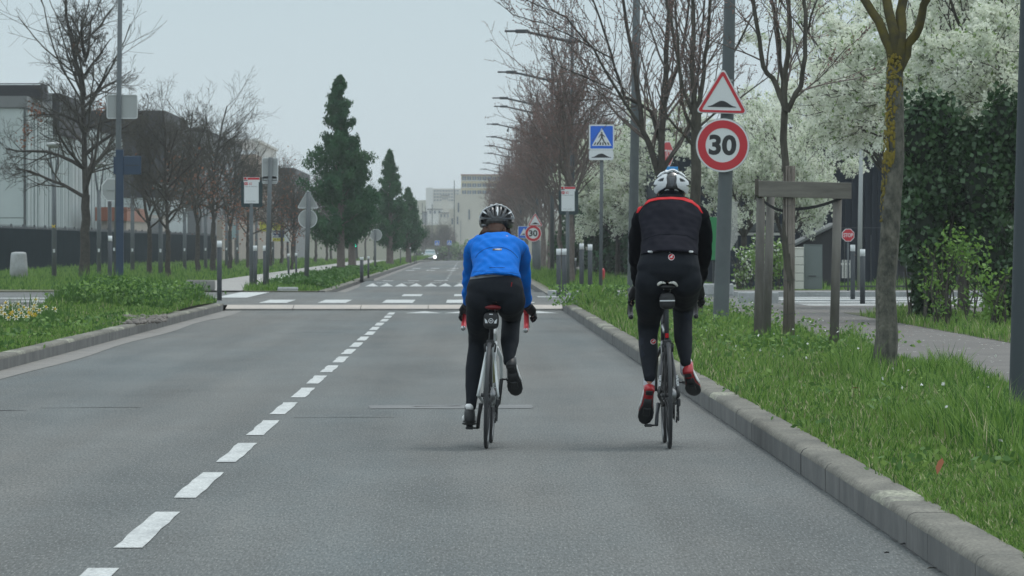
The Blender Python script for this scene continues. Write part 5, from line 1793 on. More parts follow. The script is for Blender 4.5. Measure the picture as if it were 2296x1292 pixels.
def cross_sign(parent, origin, S_, y, small=False):
    ol = rrect(S_, S_, .07 * S_)
    p = plate(parent, ol, [(scale_poly(ol, .985), [], M['sign_white'], 'face')], y=y, origin=origin)
    mb = MB(); mb.prism(rrect(S_ * .88, S_ * .88, .03 * S_), y - .0052, y - .0026, origin=origin); mb.build('blue_field', M['sign_blue'], p)
    tr_ = [(0, .36 * S_), (-.385 * S_, -.335 * S_), (.385 * S_, -.335 * S_)]
    mb = MB(); mb.prism(tr_, y - .0078, y - .0054, origin=origin); mb.build('white_triangle', M['sign_white'], p)
    mb = MB()
    o = origin
    mbw = MB(); walker(mbw, S_ * .50, (0, -.05 * S_), 0)
    for st in range(6):
        xa = -.31 + .112 * st
        k0 = 1.0; mbw.prism([(S_ * (xa * 1.0), -.30 * S_), (S_ * (xa + .055), -.30 * S_), (S_ * (xa * .83 + .05), -.20 * S_), (S_ * (xa * .83), -.20 * S_)], -.001, .001)
    mbw.v = [(v[0] + o[0], v[1] + y - .0092 + o[1], v[2] + o[2]) for v in mbw.v]
    mbw.build('walker_symbol', M['sign_black'], p)
    return p


d = 121
t, h = pole_thing('grey post of the blue pedestrian crossing sign', 1346.5, d, .12, 284, .042, name='sign_post', lean_px=3.5, cat='post')
t = thing('crossing_sign', 'square blue pedestrian crossing sign on a slim post', 'traffic sign', W(1349, 308, d - .08), rot=(0, 0, 0))
cross_sign(t, (0, 0, 0), .60, -.01)
for z in (-.16, .16): bracket(t, 0, .028, z, .3)
t = thing('hump_plate', 'small white plate with black hump under the pedestrian crossing sign', 'traffic sign', W(1348, 348, d - .08))
ol = rrect(.58, .235, .04)
p = plate(t, ol, [(scale_poly(ol, .985), [], M['sign_white'], 'face')], y=-.01)
mb = MB(); mb.prism(hump(.46, .085, base=-.05), -.016, -.0125); mb.build('hump_symbol', M['sign_black'], p)
bracket(t, 0, .028, 0, .3)

# far hump pair: blue square with white triangle, and triangle + 30
d = 205
t, h = pole_thing('grey pole of the far speed limit sign behind the blue rider', 1203, d, .12, 540, .17, name='sign_pole', cat='pole')
t = thing('speed_limit_sign', 'small distant 30 sign half behind a trunk beside the blue rider', 'traffic sign', W(1195.5, 523.5, d - .25))
sign_30(t, (0, 0, 0), .335, -.01); bracket(t, .05, .06, 0, .4)
t = thing('warning_sign', 'small distant triangular hump sign above the distant 30 sign', 'traffic sign', W(1200, 493, d - .25))
sign_hump_tri(t, (0, 0, 0), .62, -.01); bracket(t, .03, .06, -.1, .4)
d = 209
t, h = pole_thing('grey post of the distant blue hump sign', 1178, d, .12, 515, .04, name='sign_post', cat='post')
t = thing('hump_sign', 'distant blue square sign with a white triangle beside the blue rider\'s shoulder', 'traffic sign', W(1175, 521, d - .08))
ol = rrect(.50, .50, .03); p = plate(t, ol, [(scale_poly(ol, .985), [], M['sign_white'], 'face')], y=-.01)
mb = MB(); mb.prism(rrect(.46, .46, .02), -.0152, -.0126); mb.build('blue_field', M['sign_blue'], p)
mb = MB(); mb.prism([(0, .17), (-.17, -.13), (.17, -.13)], -.018, -.0154); mb.build('white_triangle', M['sign_white'], p)
mb = MB(); mb.prism(hump(.26, .05, base=-.10), -.0206, -.0182); mb.build('hump_symbol', M['sign_black'], p)
# two very distant blue crossing signs
for (px, py, d, lb) in ((980, 545, 600, 'tiny far blue crossing sign above the oncoming car'), (1007.5, 544.5, 620, 'tiny far blue crossing sign above the far hi-vis cyclist')):
    t, h = pole_thing('post of a tiny far blue crossing sign, ' + ('left one' if px < 1000 else 'right one'), px, d, P(d), py - 5, .04, name='sign_post', cat='post')
    t = thing('crossing_sign', lb, 'traffic sign', W(px, py, d - .1)); cross_sign(t, (0, 0, 0), .56, -.01)

# STOP signs
def octa(r): return [(r * math.cos(R(22.5 + 45 * k)), r * math.sin(R(22.5 + 45 * k))) for k in range(8)]


def stop_sign(parent, r, y=-.01):
    p = plate(parent, octa(r), [(scale_poly(octa(r), .985), [], M['sign_white'], 'face')], y=y)
    mb = MB(); mb.prism(octa(r * .90), y - .0052, y - .0026); mb.build('red_field', M['sign_red'], p)
    mb = MB(); add_text(mb, 'STOP', r * .58, (0, 0, 0), y - .0066, 0, bold=.02, width=r * 1.42); mb.build('lettering', M['sign_white'], p, fixn=False)


d = 124
t, h = pole_thing('grey post of the small stop sign on the right', 1901.5, d, .2, 525, .022, name='sign_post', cat='post')
t = thing('stop_sign', 'small red octagonal STOP sign between tree guard and lichen-covered trunk', 'traffic sign', W(1901.5, 527.5, d - .05), rot=(0, 0, R(12)))
stop_sign(t, .168)
d = 135
t, h = pole_thing('post of the stop sign hidden behind the spreading bare tree', 1497, d, .2, 320, .04, name='sign_post', cat='post')
t = thing('stop_sign', 'red STOP sign half hidden by the trunk above the black rider\'s helmet', 'traffic sign', W(1496, 345, d - .1), rot=(0, 0, R(62)))
stop_sign(t, .36)
t = thing('street_sign', 'bright blue direction plate just above the black rider\'s helmet', 'sign', W(1498, 382, d - .2), rot=(0, 0, R(8)))
mb = MB(); mb.box((0, 0, 0), (.52, .03, .19), bevel=.004); p = mb.build('plate', M['sign_cyan'], t)
mb = MB(); add_text(mb, 'eglier', .055, (.1, 0, .02), -.018, 0); mb.build('lettering', M['sign_white'], p, fixn=False)

# bus stop signs
def bus_stop(label, px, d, base_z, x0, x1, y0, y1, lines, rz):
    t = thing('bus_stop_sign', label, 'bus stop sign', (XW(px, d), d, base_z), 'bus stop signs', rot=(0, 0, rz))
    w = (x1 - x0) * d / FOC; h = (y1 - y0) * d / FOC
    zc = ZW((y0 + y1) / 2, d) - base_z; xc = XW((x0 + x1) / 2, d) - XW(px, d)
    mb = MB(); mb.cyl((0, .03, -.1), (0, .03, zc - h * .4), .052, 14); mb.build('post', M['pole_grey'], t)
    mb = MB(); mb.prism(rrect(w * 1.12, h * .94, .08 * w * 1.6), 0, .07, origin=(xc, 0, zc - h * .07)); fr = mb.build('frame', M['frame_teal'], t)
    pw = w * .76
    mb = MB(); mb.box((xc - .01, -.006, zc + h * .02), (pw, .010, h * .86)); pn_ = mb.build('panel', M['sign_white'], t)
    mb = MB(); mb.box((xc - .005, -.008, zc + h * .42), (w * .84, .014, h * .17)); mb.build('header', M['sign_white'], t)
    mb = MB(); mb.box((xc + .07 * w * 1.2, -.016, zc + h * .455), (w * .62, .004, h * .075)); mb.build('red_band', M['sign_red'], pn_)
    mb = MB(); mb.box((xc - w * .34, -.0165, zc + h * .46), (w * .14, .004, h * .07)); mb.build('logo_box', M['yoke_red'], pn_)
    mb = MB(); mb.box((xc - w * .32, -.0165, zc + h * .395), (w * .20, .004, h * .03)); mb.build('logo_bar', M['sign_black'], pn_)
    mb = MB(); mb.prism(rrect(w * .18, h * .10, h * .03), -.0185, -.0125, origin=(xc - w * .30, 0, zc + h * .28)); mb.build('bus_badge', M['sign_red'], pn_)
    mb = MB(); add_text(mb, 'BUS', h * .045, (xc - w * .30, 0, zc + h * .28), -.0192, 0, bold=.01, width=w * .12); mb.build('badge_lettering', M['sign_white'], pn_, fixn=False)
    mb = MB(); add_text(mb, '62', h * .08, (xc - w * .07, 0, zc + h * .28), -.0125, 0, bold=.01); mb.build('line_number', M['yoke_red'], pn_, fixn=False)
    mb = MB(); add_text(mb, lines[0], h * .034, (xc - w * .02, 0, zc + h * .185), -.0125, 0, width=w * .62); add_text(mb, lines[1], h * .034, (xc - w * .05, 0, zc - h * .335), -.0125, 0, bold=.01, width=w * .52)
    mb.build('stop_name', M['sign_black'], pn_, fixn=False)
    return t


bus_stop('bus stop sign with red header and number 62, left side of the road', 563.5, 137, .12, 543, 586, 398, 462, ('Gare de Vénissieux', 'Charles Chaplin'), R(4))
bus_stop('bus stop sign with red header and number 62, right side behind the white-capped bollards', 1272.5, 141, .12, 1255, 1294, 419, 479, ('Gare Part-Dieu Vivier', 'Charles Chaplin'), R(-6))
# backs of signs on the left
def back_plate(parent, ol, origin, hbars, name='plate'):
    mb = MB(); mb.prism(ol, -.012, .0, origin=origin); p = mb.build(name, M['galvanised'], parent)
    mb = MB(); mb.prism(ol, -.022, -.012, holes=[scale_poly(ol, .93)], origin=origin); mb.build('rim', M['sign_white'], p)
    for z, w in hbars:
        mb = MB(); mb.box((origin[0], origin[1] - .03, origin[2] + z), (w, .025, .02)); mb.build('clamp', M['galvanised'], p)


d = 134
t, h = pole_thing('tall grey pole with two sign backs, right of the left-hand bus stop', 597, d, .12, 353, .055, lean_px=10, name='sign_pole', cat='pole')
t = thing('road_sign', 'square grey sign back on the tall pole right of the left bus stop', 'traffic sign', W(605.5, 381, d + .07)); back_plate(t, rrect(.42, .64, .04), (0, 0, 0), ((.22, .34), (-.24, .34)))
t = thing('road_sign', 'small oblong sign back directly under the square sign back', 'traffic sign', W(605, 403.5, d + .07)); back_plate(t, rrect(.40, .20, .04), (0, 0, 0), ((0, .34),))
d = 154
t, h = pole_thing('grey pole with triangular and round sign backs left of the conifers', 686.5, d, .12, 430, .07, lean_px=6, name='sign_pole', cat='pole')
t = thing('road_sign', 'triangular grey sign back left of the tallest conifer', 'traffic sign', W(690.5, 447.5, d + .09)); back_plate(t, rtri(.66, .04), (0, 0, 0), ((-.12, .36),))
t = thing('road_sign', 'round grey sign back left of the tallest conifer', 'traffic sign', W(690, 491, d + .09)); back_plate(t, circ(.285, 32), (0, 0, 0), ((.1, .36), (-.14, .36)))
d = 240
t, h = pole_thing('slim grey pole of the round sign back between the conifers', 841, d, .12, 516, .05, name='sign_pole', cat='pole')
t = thing('road_sign', 'small round sign back between the conifer trunks', 'traffic sign', W(843, 527, d + .08)); back_plate(t, circ(.28, 24), (0, 0, 0), ((-.05, .3),))

# far left tall pole with sign back, navy totem and octagonal back
d = 150
t = thing('lamp_post', 'tall grey pole at the left carrying a square sign back', 'pole', (XW(262, d), d, .12))
mb = MB(); mb.tube([(-.001, 0, -.1), (.04, 0, 3.6), (.11, 0, 9.5)], [.10, .085, .06], 16); mb.build('pole', M['pole_grey'], t)
mb = MB(); mb.box((-.075, -.06, 1.05), (.05, .03, .09)); mb.build('sticker', M['sign_white'], t)
t = thing('road_sign', 'large blank grey sign back on the tall left pole', 'traffic sign', W(273, 239, d - .1) + Vector((0, .2, 0)))
mb = MB(); mb.prism(rrect(.90, .70, .06), -.02, 0); p = mb.build('plate', M['galvanised'], t)
mb = MB(); mb.prism(rrect(.90, .70, .06), -.045, -.02, holes=[rrect(.86, .66, .05)]); mb.build('rim', M['sign_white'], p)
t = thing('totem', 'dark navy square post with a navy box beside the tall left pole', 'sign post', (XW(268.5, 147), 147, .12))
mb = MB(); mb.box((0, 0, 1.92), (.215, .16, 3.95), bevel=.01); mb.build('post', M['navy'], t)
mb = MB(); mb.box((.36, 0, ZW(371, 147) - .12), (.50, .12, .53), bevel=.01); mb.box((-.14, 0, ZW(371, 147) - .12), (.07, .1, .50)); b_ = mb.build('sign_box', M['navy'], t)
mb = MB(); mb.box((.36, -.065, ZW(371, 147) - .12), (.40, .008, .02)); mb.build('groove', M['sign_black'], b_)
t = thing('road_sign', 'pale octagonal sign back seen edge-on left of the navy totem', 'traffic sign', W(248, 426, 152), rot=(0, 0, R(38)))
back_plate(t, octa(.36), (0, 0, 0), ((.0, .3),))
pole_thing('dark post of the octagonal sign back', 246, 152.2, .12, 440, .06, name='sign_post', cat='post', m='pole_dark')
# disc-topped lamps left
GD = 'disc-topped path lamps on the left'
def disc_lamp(px, d, py, label, s=1.0, z=.12):
    t = thing('path_lamp', label, 'street lamp', (XW(px, d), d, z), GD)
    h = ZW(py, d) - z
    mb = MB(); mb.tube([(0, 0, -.1), (.0, 0, h - 1.0)], [.085, .075], 12); mb.build('pole', M['pole_grey'], t)
    for sx in (-1, 1):
        mb = MB(); mb.tube([(sx * .02, 0, h - 1.25), (sx * .10, 0, h - .7), (sx * .17, 0, h - .1)], [.04, .035, .022], 8); mb.build('arm', M['pole_grey'], t)
    mb = MB(); mb.loft([((0, 0, h - .16), .10, .10), ((0, 0, h - .08), .27, .27), ((0, 0, h - .01), .28, .28), ((0, 0, h + .02), .24, .24), ((0, 0, h + .05), .06, .06)], 20); mb.build('lamp_disc', M['galvanised'], t)
    mb = MB(); mb.box((0, -.09, .98), (.07, .01, .12)); mb.build('sticker', M['sign_white'], t)
    return t


disc_lamp(121.5, 176, 322, 'disc-topped lamp post at the far left in front of the pale building')
tX = bpy.data.objects[-1] if False else None
for (px, d, py, lb) in ((222, 190, 366, 'disc-topped lamp post just right of the tall dark bare tree'), (297, 205, 384, 'disc-topped lamp post just right of the navy totem'),
                        (360, 182, 414, 'disc-topped lamp post left of the thin-trunked bare tree'), (414, 222, 424, 'disc-topped lamp post above the low concrete block'),
                        (461, 240, 436, 'disc-topped lamp post left of the tall left bollard'), (508, 262, 440, 'disc-topped lamp post right of the tall left bollard'),
                        (532, 285, 446, 'disc-topped lamp post left of the left bus stop post'), (575, 300, 450, 'disc-topped lamp post right of the left bus stop post'),
                        (612, 330, 456, 'disc-topped lamp post beside the yellow hoarding'), (645, 350, 462, 'disc-topped lamp post right of the yellow hoarding')):
    disc_lamp(px, d, py, lb)
mb = MB(); a = W(120, 508, 175.8)
for s in (1, -1): mb.tube([a + Vector((-.06, 0, -.05 * s)), a + Vector((.06, 0, .05 * s))], .014, 5)
t = thing('tape_cross', 'small yellow tape cross stuck on the far left lamp post', 'sticker'); mb.build('tape', M['flower_yellow'], t)

# pale stone bollard
t = thing('stone_bollard', 'squat pale stone bollard on a dark base at the far left', 'bollard', (XW(42, 172), 172, .12))
mb = MB(); mb.loft([((0, 0, 0.02), .315, .315), ((0, 0, .45), .295, .295), ((0, 0, .86), .262, .262), ((0, 0, .92), .24, .24), ((0, 0, .945), .15, .15)], 24); mb.build('body', M['concrete'], t)
mb = MB(); mb.loft([((0, 0, -.16), .62, .5), ((0, 0, -.06), .50, .42), ((0, 0, .025), .34, .34)], 20); mb.build('base', M['clad_dark'], t)

# bollards with white caps
GBo = 'grey bollards with white caps'
def bollard(px, d, z, top_py, label, r=.052):
    t = thing('bollard', label, 'bollard', (XW(px, d), d, z), GBo)
    h = ZW(top_py, d) - z
    mb = MB(); mb.cyl((0, 0, -.08), (0, 0, h - .14), r, 14); mb.build('post', M['bollard_grey'], t)
    mb = MB(); mb.cyl((0, 0, h - .14), (0, 0, h), r + .001, 14); mb.build('cap', M['sign_white'], t)


for (px, d, z, py, lb) in ((492, 110, .13, 540, 'tall white-capped bollard at the end of the left island'),
                           (1252.5, 118, .15, 558, 'left one of the two white-capped bollards beside the right bus stop post'),
                           (1265, 117, .15, 558, 'right one of the two white-capped bollards, touching the right bus stop post'),
                           (1304, 122, .19, 546, 'taller-looking white-capped bollard midway to the crossing sign post'),
                           (1323, 119, .19, 548, 'white-capped bollard just left of the crossing sign post'),
                           (1912, 112, .15, 549, 'white-capped bollard under the small stop sign, farther one'),
                           (1934, 104, .13, 559, 'white-capped bollard standing in front of the striped crossing'),
                           (572, 139, .12, 551, 'white-capped bollard beside the left bus stop post'),
                           (594, 136, .12, 551, 'white-capped bollard at the foot of the tall two-sign pole'),
                           (247, 138, .12, 529, 'white-capped bollard left of the navy totem')):
    bollard(px, d, z, py, lb)
for (px, d, py, lb) in ((647, 165, 569, 'thin dark white-topped post on the left path, left one'), (664, 168, 568, 'thin dark white-topped post on the left path, right one'),
                        (811, 172, 577, 'stout dark white-topped post before the conifers'), (826, 180, 575, 'thin dark white-topped post right of the stout one'),
                        (1290, 168, 579, 'thin dark white-topped post between the right bollard pairs')):
    t = thing('marker_post', lb, 'bollard', (XW(px, d), d, .12), 'thin dark posts with white tops')
    h = ZW(py, d) - .12
    r = .06 if px == 811 else .035
    mb = MB(); mb.cyl((0, 0, -.08), (0, 0, h - .09), r, 10); mb.build('post', M['pole_dark'], t)
    mb = MB(); mb.cyl((0, 0, h - .09), (0, 0, h), r + .004, 10); mb.build('cap', M['sign_white'], t)
for i_, (px, d) in enumerate(((898, 300), (920, 330), (929, 345), (933, 352))):
    t = thing('marker_post', 'slim far post on the grass beside the last conifers, ' + ORD[i_] + ' from the left', 'bollard', (XW(px, d), d, .12), 'slim far posts on the left verge')
    mb = MB(); mb.cyl((0, 0, -.08), (0, 0, .95), .03, 8); mb.build('post', M['pole_dark'], t)
    mb = MB(); mb.ell((0, 0, .98), .05, nu=8, nv=6); mb.build('cap', M['sign_white'], t)

# concrete blocks
for (px0, px1, y0, y1, d, m_, lb) in ((417, 481, 629, 651, 130, 'concrete_dark', 'low weathered concrete block left of the tall left bollard'),
                                    (1657, 1746, 655, 684, 104.6, 'concrete', 'low grey concrete block behind the tree guard posts'),
                                    (1575, 1645, 637, 662, 117.5, 'concrete', 'low concrete block behind the thick sign pole'),
                                    (622, 668, 645, 655, 131, 'concrete', 'tiny concrete block at the corner of the left verge'),
                                    (812, 838, 625, 632, 172, 'concrete_dark', 'tiny concrete block beside the second crossing')):
    t = thing('concrete_block', lb, 'concrete block', (XW((px0 + px1) / 2, d), d, ZW(y1, d)), 'low concrete blocks')
    w = (px1 - px0) * d / FOC; h = (y1 - y0) * d / FOC
    mb = MB(); mb.box((0, .25, h / 2), (w, .5, h), bevel=.02); mb.build('block', M[m_], t)
    mb = MB(); mb.box((0, .25, h + .004), (w * .96, .46, .012), bevel=.004); mb.build('top_slab', M['kerb'] if m_ == 'concrete_dark' else M['concrete'], t)

# hydrant
t = thing('fire_hydrant', 'red fire hydrant right of the crossing sign post', 'hydrant', (XW(1351, 150), 150, .12))
mb = MB(); mb.loft([((0, 0, .08), .062, .062), ((0, 0, .1), .068, .068), ((0, 0, .42), .075, .075), ((0, 0, .44), .066, .066), ((0, 0, .50), .03, .03)], 14); mb.build('body', M['sign_red'], t)
mb = MB(); mb.cyl((-.045, -.05, .27), (-.045, -.09, .27), .03, 10); mb.build('outlet', M['sign_red'], t)
mb = MB(); mb.loft([((0, 0, -.05), .12, .12), ((0, 0, .05), .10, .10), ((0, 0, .085), .05, .05)], 14); mb.build('foot', M['concrete'], t)

# cabinet and pillar
d = 127.5
t = thing('street_cabinet', 'tall grey-green electrical cabinet beside the cream pillar', 'cabinet', (XW(1824, d), d, .2))
w = 40 * d / FOC; h = ZW(550, d) - .2
mb = MB(); mb.box((0, .2, h / 2), (w, .4, h), bevel=.008); mb.build('body', M['cabinet'], t)
mb = MB(); mb.box((0, -.004, h * .62), (w * .92, .012, h * .70)); dr = mb.build('door', M['cabinet'], t)
mb = MB(); mb.box((-.03, -.014, h * .30), (w * .42, .01, .02)); mb.build('handle', M['sign_black'], dr)
mb = MB(); mb.box((0, .2, h + .01), (w * 1.03, .42, .02)); mb.build('cap', M['cabinet'], t)
t = thing('pillar', 'cream stone gate pillar left of the grey cabinet', 'pillar', (XW(1792, d - .3), d - .3, .2))
w = 20 * d / FOC; h = ZW(558, d) - .2
mb = MB()
for k in range(5): mb.box((0, .12, h / 5 * (k + .5)), (w, w, h / 5 - .01), bevel=.008)
mb.build('shaft', M['pillar_cream'], t)
mb = MB(); mb.box((0, .12, h + .02), (w * 1.06, w * 1.06, .04), bevel=.008); mb.build('cap', M['pillar_cream'], t)

# hoarding behind the trees
d = 292
t = thing('hoarding', 'large yellow and navy advertising board behind the left trees', 'billboard', (XW(622, d), d, .1))
x0, x1 = XW(609, d) - t.location.x, XW(649, d) - t.location.x
zz = lambda p: ZW(p, d) - .1
mb = MB(); mb.box(((x0 + x1) / 2, .05, (zz(499) + zz(542)) / 2), (x1 - x0, .08, zz(499) - zz(542))); p = mb.build('board', M['sign_white'], t)
mb = MB(); mb.box(((x0 + x1) / 2 - .12, 0, zz(508)), (x1 - x0 - .35, .012, .42)); mb.build('yellow_band', M['ad_yellow'], p)
mb = MB(); mb.box(((x0 + x1) / 2 - .12, 0, zz(525)), (x1 - x0 - .35, .012, .40)); mb.build('navy_band', M['ad_navy'], p)
mb = MB(); mb.box(((x0 + x1) / 2 - .12, 0, zz(537.5)), (x1 - x0 - .35, .012, .18)); mb.build('yellow_band', M['ad_yellow'], p)
mb = MB(); add_text(mb, 'Bure', .15, ((x0 + x1) / 2 - .25, 0, zz(521)), -.012, 0, bold=.02); add_text(mb, 'Rob', .15, ((x0 + x1) / 2 - .28, 0, zz(529)), -.012, 0, bold=.02); mb.build('lettering', M['sign_white'], p, fixn=False)
mb = MB(); add_text(mb, '0 77', .13, ((x0 + x1) / 2 - .2, 0, zz(537.5)), -.012, 0, bold=.02); mb.build('phone_number', M['sign_black'], p, fixn=False)
mb = MB(); mb.box((XW(594, d) - t.location.x, .3, zz(508)), (.62, .06, .55)); mb.build('side_board', M['ad_yellow'], t)
for x in (x0 + .1, x1 - .1): bpart('leg', M['pole_dark'], t, [(x - .03, x + .03, .1, .16, 0, zz(542))])
t = thing('poster_case', 'pale blue glass poster case behind the left bus stop post', 'poster case', (XW(527, 300), 300, .1))
bpart('case', M['car_glass'], t, [(-.22, .22, 0, .1, ZW(537, 300) - .1, ZW(500, 300) - .1)]); bpart('post', M['pole_dark'], t, [(-.03, .03, .02, .08, 0, ZW(537, 300) - .1)])
t = thing('traffic_light', 'small green traffic light between the conifer trunks', 'traffic light', (XW(797, 320), 320, .1))
bpart('post', M['pole_dark'], t, [(-.04, .04, 0, .08, 0, 1.6)]); bpart('housing', M['sign_black'], t, [(-.12, .12, -.1, .1, .9, 1.55)])
mb = MB(); mb.ell((0, -.11, ZW(551, 320) - .1), (.055, .03, .09), nu=8, nv=6); mb.build('green_lens', M['green_light'], t)
# far posts at the end of the road
t = thing('mast', 'thin tall mast left of the cream office block', 'mast', (XW(1018.5, 880), 880, P(880))); bpart('pole', M['pole_grey'], t, [(-.07, .07, -.07, .07, 0, ZW(405, 880) - P(880))])
for i, (px, py) in enumerate(((947, 455), (954, 462), (969, 458))):
    t = thing('mast', 'thin hazy railway mast at the far end, ' + ('leftmost', 'middle', 'rightmost')[i], 'mast', (XW(px, 1100), 1100, -2)); bpart('pole', M['pole_dark'], t, [(-.08, .08, -.08, .08, 0, ZW(py, 1100) + 2)])

# ------------------------------------------------------------------ the tree guard
d = 58.0
t = thing('tree_guard', 'weathered wooden tree guard of round posts and a top beam', 'tree guard', (XW(1770, d), d, .12))
ox = t.location.x
def gpost(px0, px1, dd, top_py, r=.051):
    mb = MB(); mb.tube([(XW(px0, dd) - ox, dd - d, -.1), (XW((px0 + px1) / 2, dd) - ox + .004, dd - d, .9), (XW(px1, dd) - ox, dd - d, ZW(top_py, dd) - .12)], [r * 1.04, r, r * .97], 16); return mb.build('post', M['wood_old'], t)
gpost(1699, 1706, d, 445); gpost(1869, 1878, d + .03, 445); gpost(1717, 1728, 61.5, 440)
mb = MB(); zc = ZW(423.5, d) - .12
mb.box(((XW(1700, d) + XW(1908, d)) / 2 - ox, -.07, zc), (208 * d / FOC, .035, .182), bevel=.004)
mb.v = [(v[0], v[1], v[2] - (v[0] - XW(1700, d) + ox) * .024) for v in mb.v]
mb.build('beam', M['wood_beam'], t)
mb = MB()
a = Vector((XW(1700, d) - ox - .02, -.05, zc + .02)); b = Vector((XW(1715, 61.7) - ox - .03, 3.6, ZW(428, 61.7) - .12))
mb.tube([a, b], .001, 4)
mb.v = []; mb.f = []; mb.m = []; mb.s = []
for p in (a, b):
    mb.v += [tuple(p + Vector((-.02, 0, -.09))), tuple(p + Vector((.02, 0, -.09))), tuple(p + Vector((.02, 0, .09))), tuple(p + Vector((-.02, 0, .09)))]
mb.f = [[0, 1, 2, 3], [7, 6, 5, 4], [0, 4, 5, 1], [1, 5, 6, 2], [2, 6, 7, 3], [3, 7, 4, 0]]; mb.m = [0] * 6; mb.s = [False] * 6
mb.build('beam', M['wood_end'], t)
for p0, p1 in (((1700, 440), (1757, 474)), ((1888, 444), (1775, 470))):
    mb = MB()
    A = W(*p0, d - .05) - t.location; B = W(*p1, d + .02) - t.location
    q = [A.lerp(B, k / 6) - Vector((0, 0, .03 * math.sin(math.pi * k / 6))) for k in range(7)]
    for i in range(6):
        u, v = q[i], q[i + 1]; w_ = Vector((0, 0, .017))
        mb.add([u - w_, v - w_, v + w_, u + w_, u - w_ + Vector((0, .006, 0)), v - w_ + Vector((0, .006, 0)), v + w_ + Vector((0, .006, 0)), u + w_ + Vector((0, .006, 0))],
               [(0, 1, 2, 3), (4, 5, 6, 7), (3, 2, 6, 7), (0, 1, 5, 4)])
    mb.build('strap', M['rubber'], t)
# reed wrap round the young trunk
t = thing('reed_wrap', 'split reed matting tied round the young trunk inside the guard', 'tree wrap', (XW(1769, d), d, .12))
h = ZW(372, d) - .12
rg = np.random.default_rng(8)
proto_r = []
for v in range(4):
    mb = MB(); mb.tube([(0, 0, 0), (rg.normal(0, .003), 0, h * .4), (0, 0, h * rg.uniform(.93, 1.0))], [.010, .0105, .009], 6); proto_r.append(mb.build('reed', M['reed'], t))
for k in range(18):
    a = 2 * math.pi * k / 18 + rg.normal(0, .03)
    o = proto_r[k] if k < 4 else proto_r[k % 4].copy()
    if k >= 4: COL.objects.link(o)
    o.location = (.057 * math.cos(a) , .057 * math.sin(a), 0); o.rotation_euler = (rg.normal(0, .003), rg.normal(0, .003), a)
for z in (.4, .78, 1.18, 1.62):
    mb = MB(); mb.tube([(.069 * math.cos(2 * math.pi * k / 16), .069 * math.sin(2 * math.pi * k / 16), z + .01 * math.sin(k)) for k in range(17)], .0022, 5, cap=False); mb.build('wire', M['pole_dark'], t)
mb = MB(); mb.tube([(0, 0, .0), (0, 0, h)], .045, 10); mb.build('lining', M['wood_end'], t)

# ------------------------------------------------------------------ distant traffic
d = 680.0
t = thing('car', 'pale silver car with one headlight lit coming towards us', 'car', (XW(964, d), d, P(d)))
mb = MB(); pr = [(-.86, .28), (-.89, .62), (-.84, .84), (-.70, .98), (-.60, 1.42), (-.45, 1.50), (.45, 1.50), (.60, 1.42), (.70, .98), (.84, .84), (.89, .62), (.86, .28)]
mb.prism(pr, .9, 3.9); mb.prism([(a, min(b, .98)) for a, b in pr[:4]] + [(a, min(b, .98)) for a, b in pr[-4:]], .0, .9)
mb.build('body', M['car_paint'], t)
mb = MB(); mb.add([(-.66, .55, .97), (.66, .55, .97), (.54, 1.25, 1.44), (-.54, 1.25, 1.44)], [(0, 1, 2, 3)]); mb.box((0, 1.1, 1.15), (1.18, .5, .3)); mb.build('windscreen', M['car_glass'], t)
for s in (-1, 1):
    mb = MB(); mb.box((s * 1.0, 1.1, .98), (.22, .12, .15), bevel=.03); mb.build('wing_mirror', M['car_paint'], t)
    mb = MB(); mb.cyl((s * .72, .35, .3), (s * .86, .35, .3), .3, 16); mb.cyl((s * .72, 3.1, .3), (s * .86, 3.1, .3), .3, 16); mb.build('wheel', M['rubber'], t)
    mb = MB(); mb.ell((s * .64, -.02, .62 if s < 0 else .48), (.15, .06, .09) if s < 0 else (.20, .08, .20), nu=12, nv=8); mb.build('headlight', M['sign_white'] if s < 0 else M['headlight'], t)
mb = MB(); mb.box((0, -.02, .36), (1.5, .06, .16)); mb.build('bumper_grille', M['sign_black'], t)
mb = MB(); mb.box((0, -.06, .42), (.5, .02, .1)); mb.build('number_plate', M['sign_white'], t)

d = 800.0
t = thing('person', 'tiny far cyclist in a yellow-green hi-vis jacket', 'person', (XW(1024.5, d), d, P(d)), 'cyclists')
mb = MB()
mb.limb([(0, .35, 1.60), (0, .38, 1.68)], [.085, .09], 10); mb.limb([(0, .1, .95), (0, .2, 1.2), (0, .32, 1.42)], [.18, .19, .19], 12, rb=[.13, .13, .13])
for s in (-1, 1):
    mb.limb([(s * .2, .32, 1.42), (s * .26, .5, 1.18), (s * .2, .8, 1.05)], [.07, .055, .04], 8)
    mb.limb([(s * .09, .1, .95), (s * .12, .42, .72 if s > 0 else .60), (s * .11, .3, .40 if s > 0 else .2)], [.10, .075, .05], 8)
b_ = link_mesh('body', remesh(mb, .04, 2), t); b_.data.materials.append(M['tights'])
mb = MB(); mb.limb([(0, .12, 1.03), (0, .2, 1.2), (0, .32, 1.44)], [.21, .22, .22], 12, rb=[.16, .16, .15])
for s in (-1, 1): mb.limb([(s * .2, .32, 1.42), (s * .27, .48, 1.2), (s * .24, .62, 1.12)], [.09, .075, .06], 8)
j = link_mesh('jacket', remesh(mb, .04, 2), t); j.data.materials.append(M['hivis'])
mb = MB(); mb.ell((0, .38, 1.74), (.11, .14, .09), nu=10, nv=8); mb.build('helmet', M['hivis'], t)
t = thing('bicycle', 'tiny far bicycle under the hi-vis cyclist', 'bicycle', (XW(1024.5, d), d, P(d)), 'bicycles')
for y_, nm in ((0, 'rear_wheel'), (1.0, 'front_wheel')):
    mb = MB(); mb.tube([(0, y_ + .33 * math.cos(a), .34 + .33 * math.sin(a)) for a in np.linspace(0, 6.28, 17)], .02, 5, cap=False); mb.build(nm, M['rubber'], t)
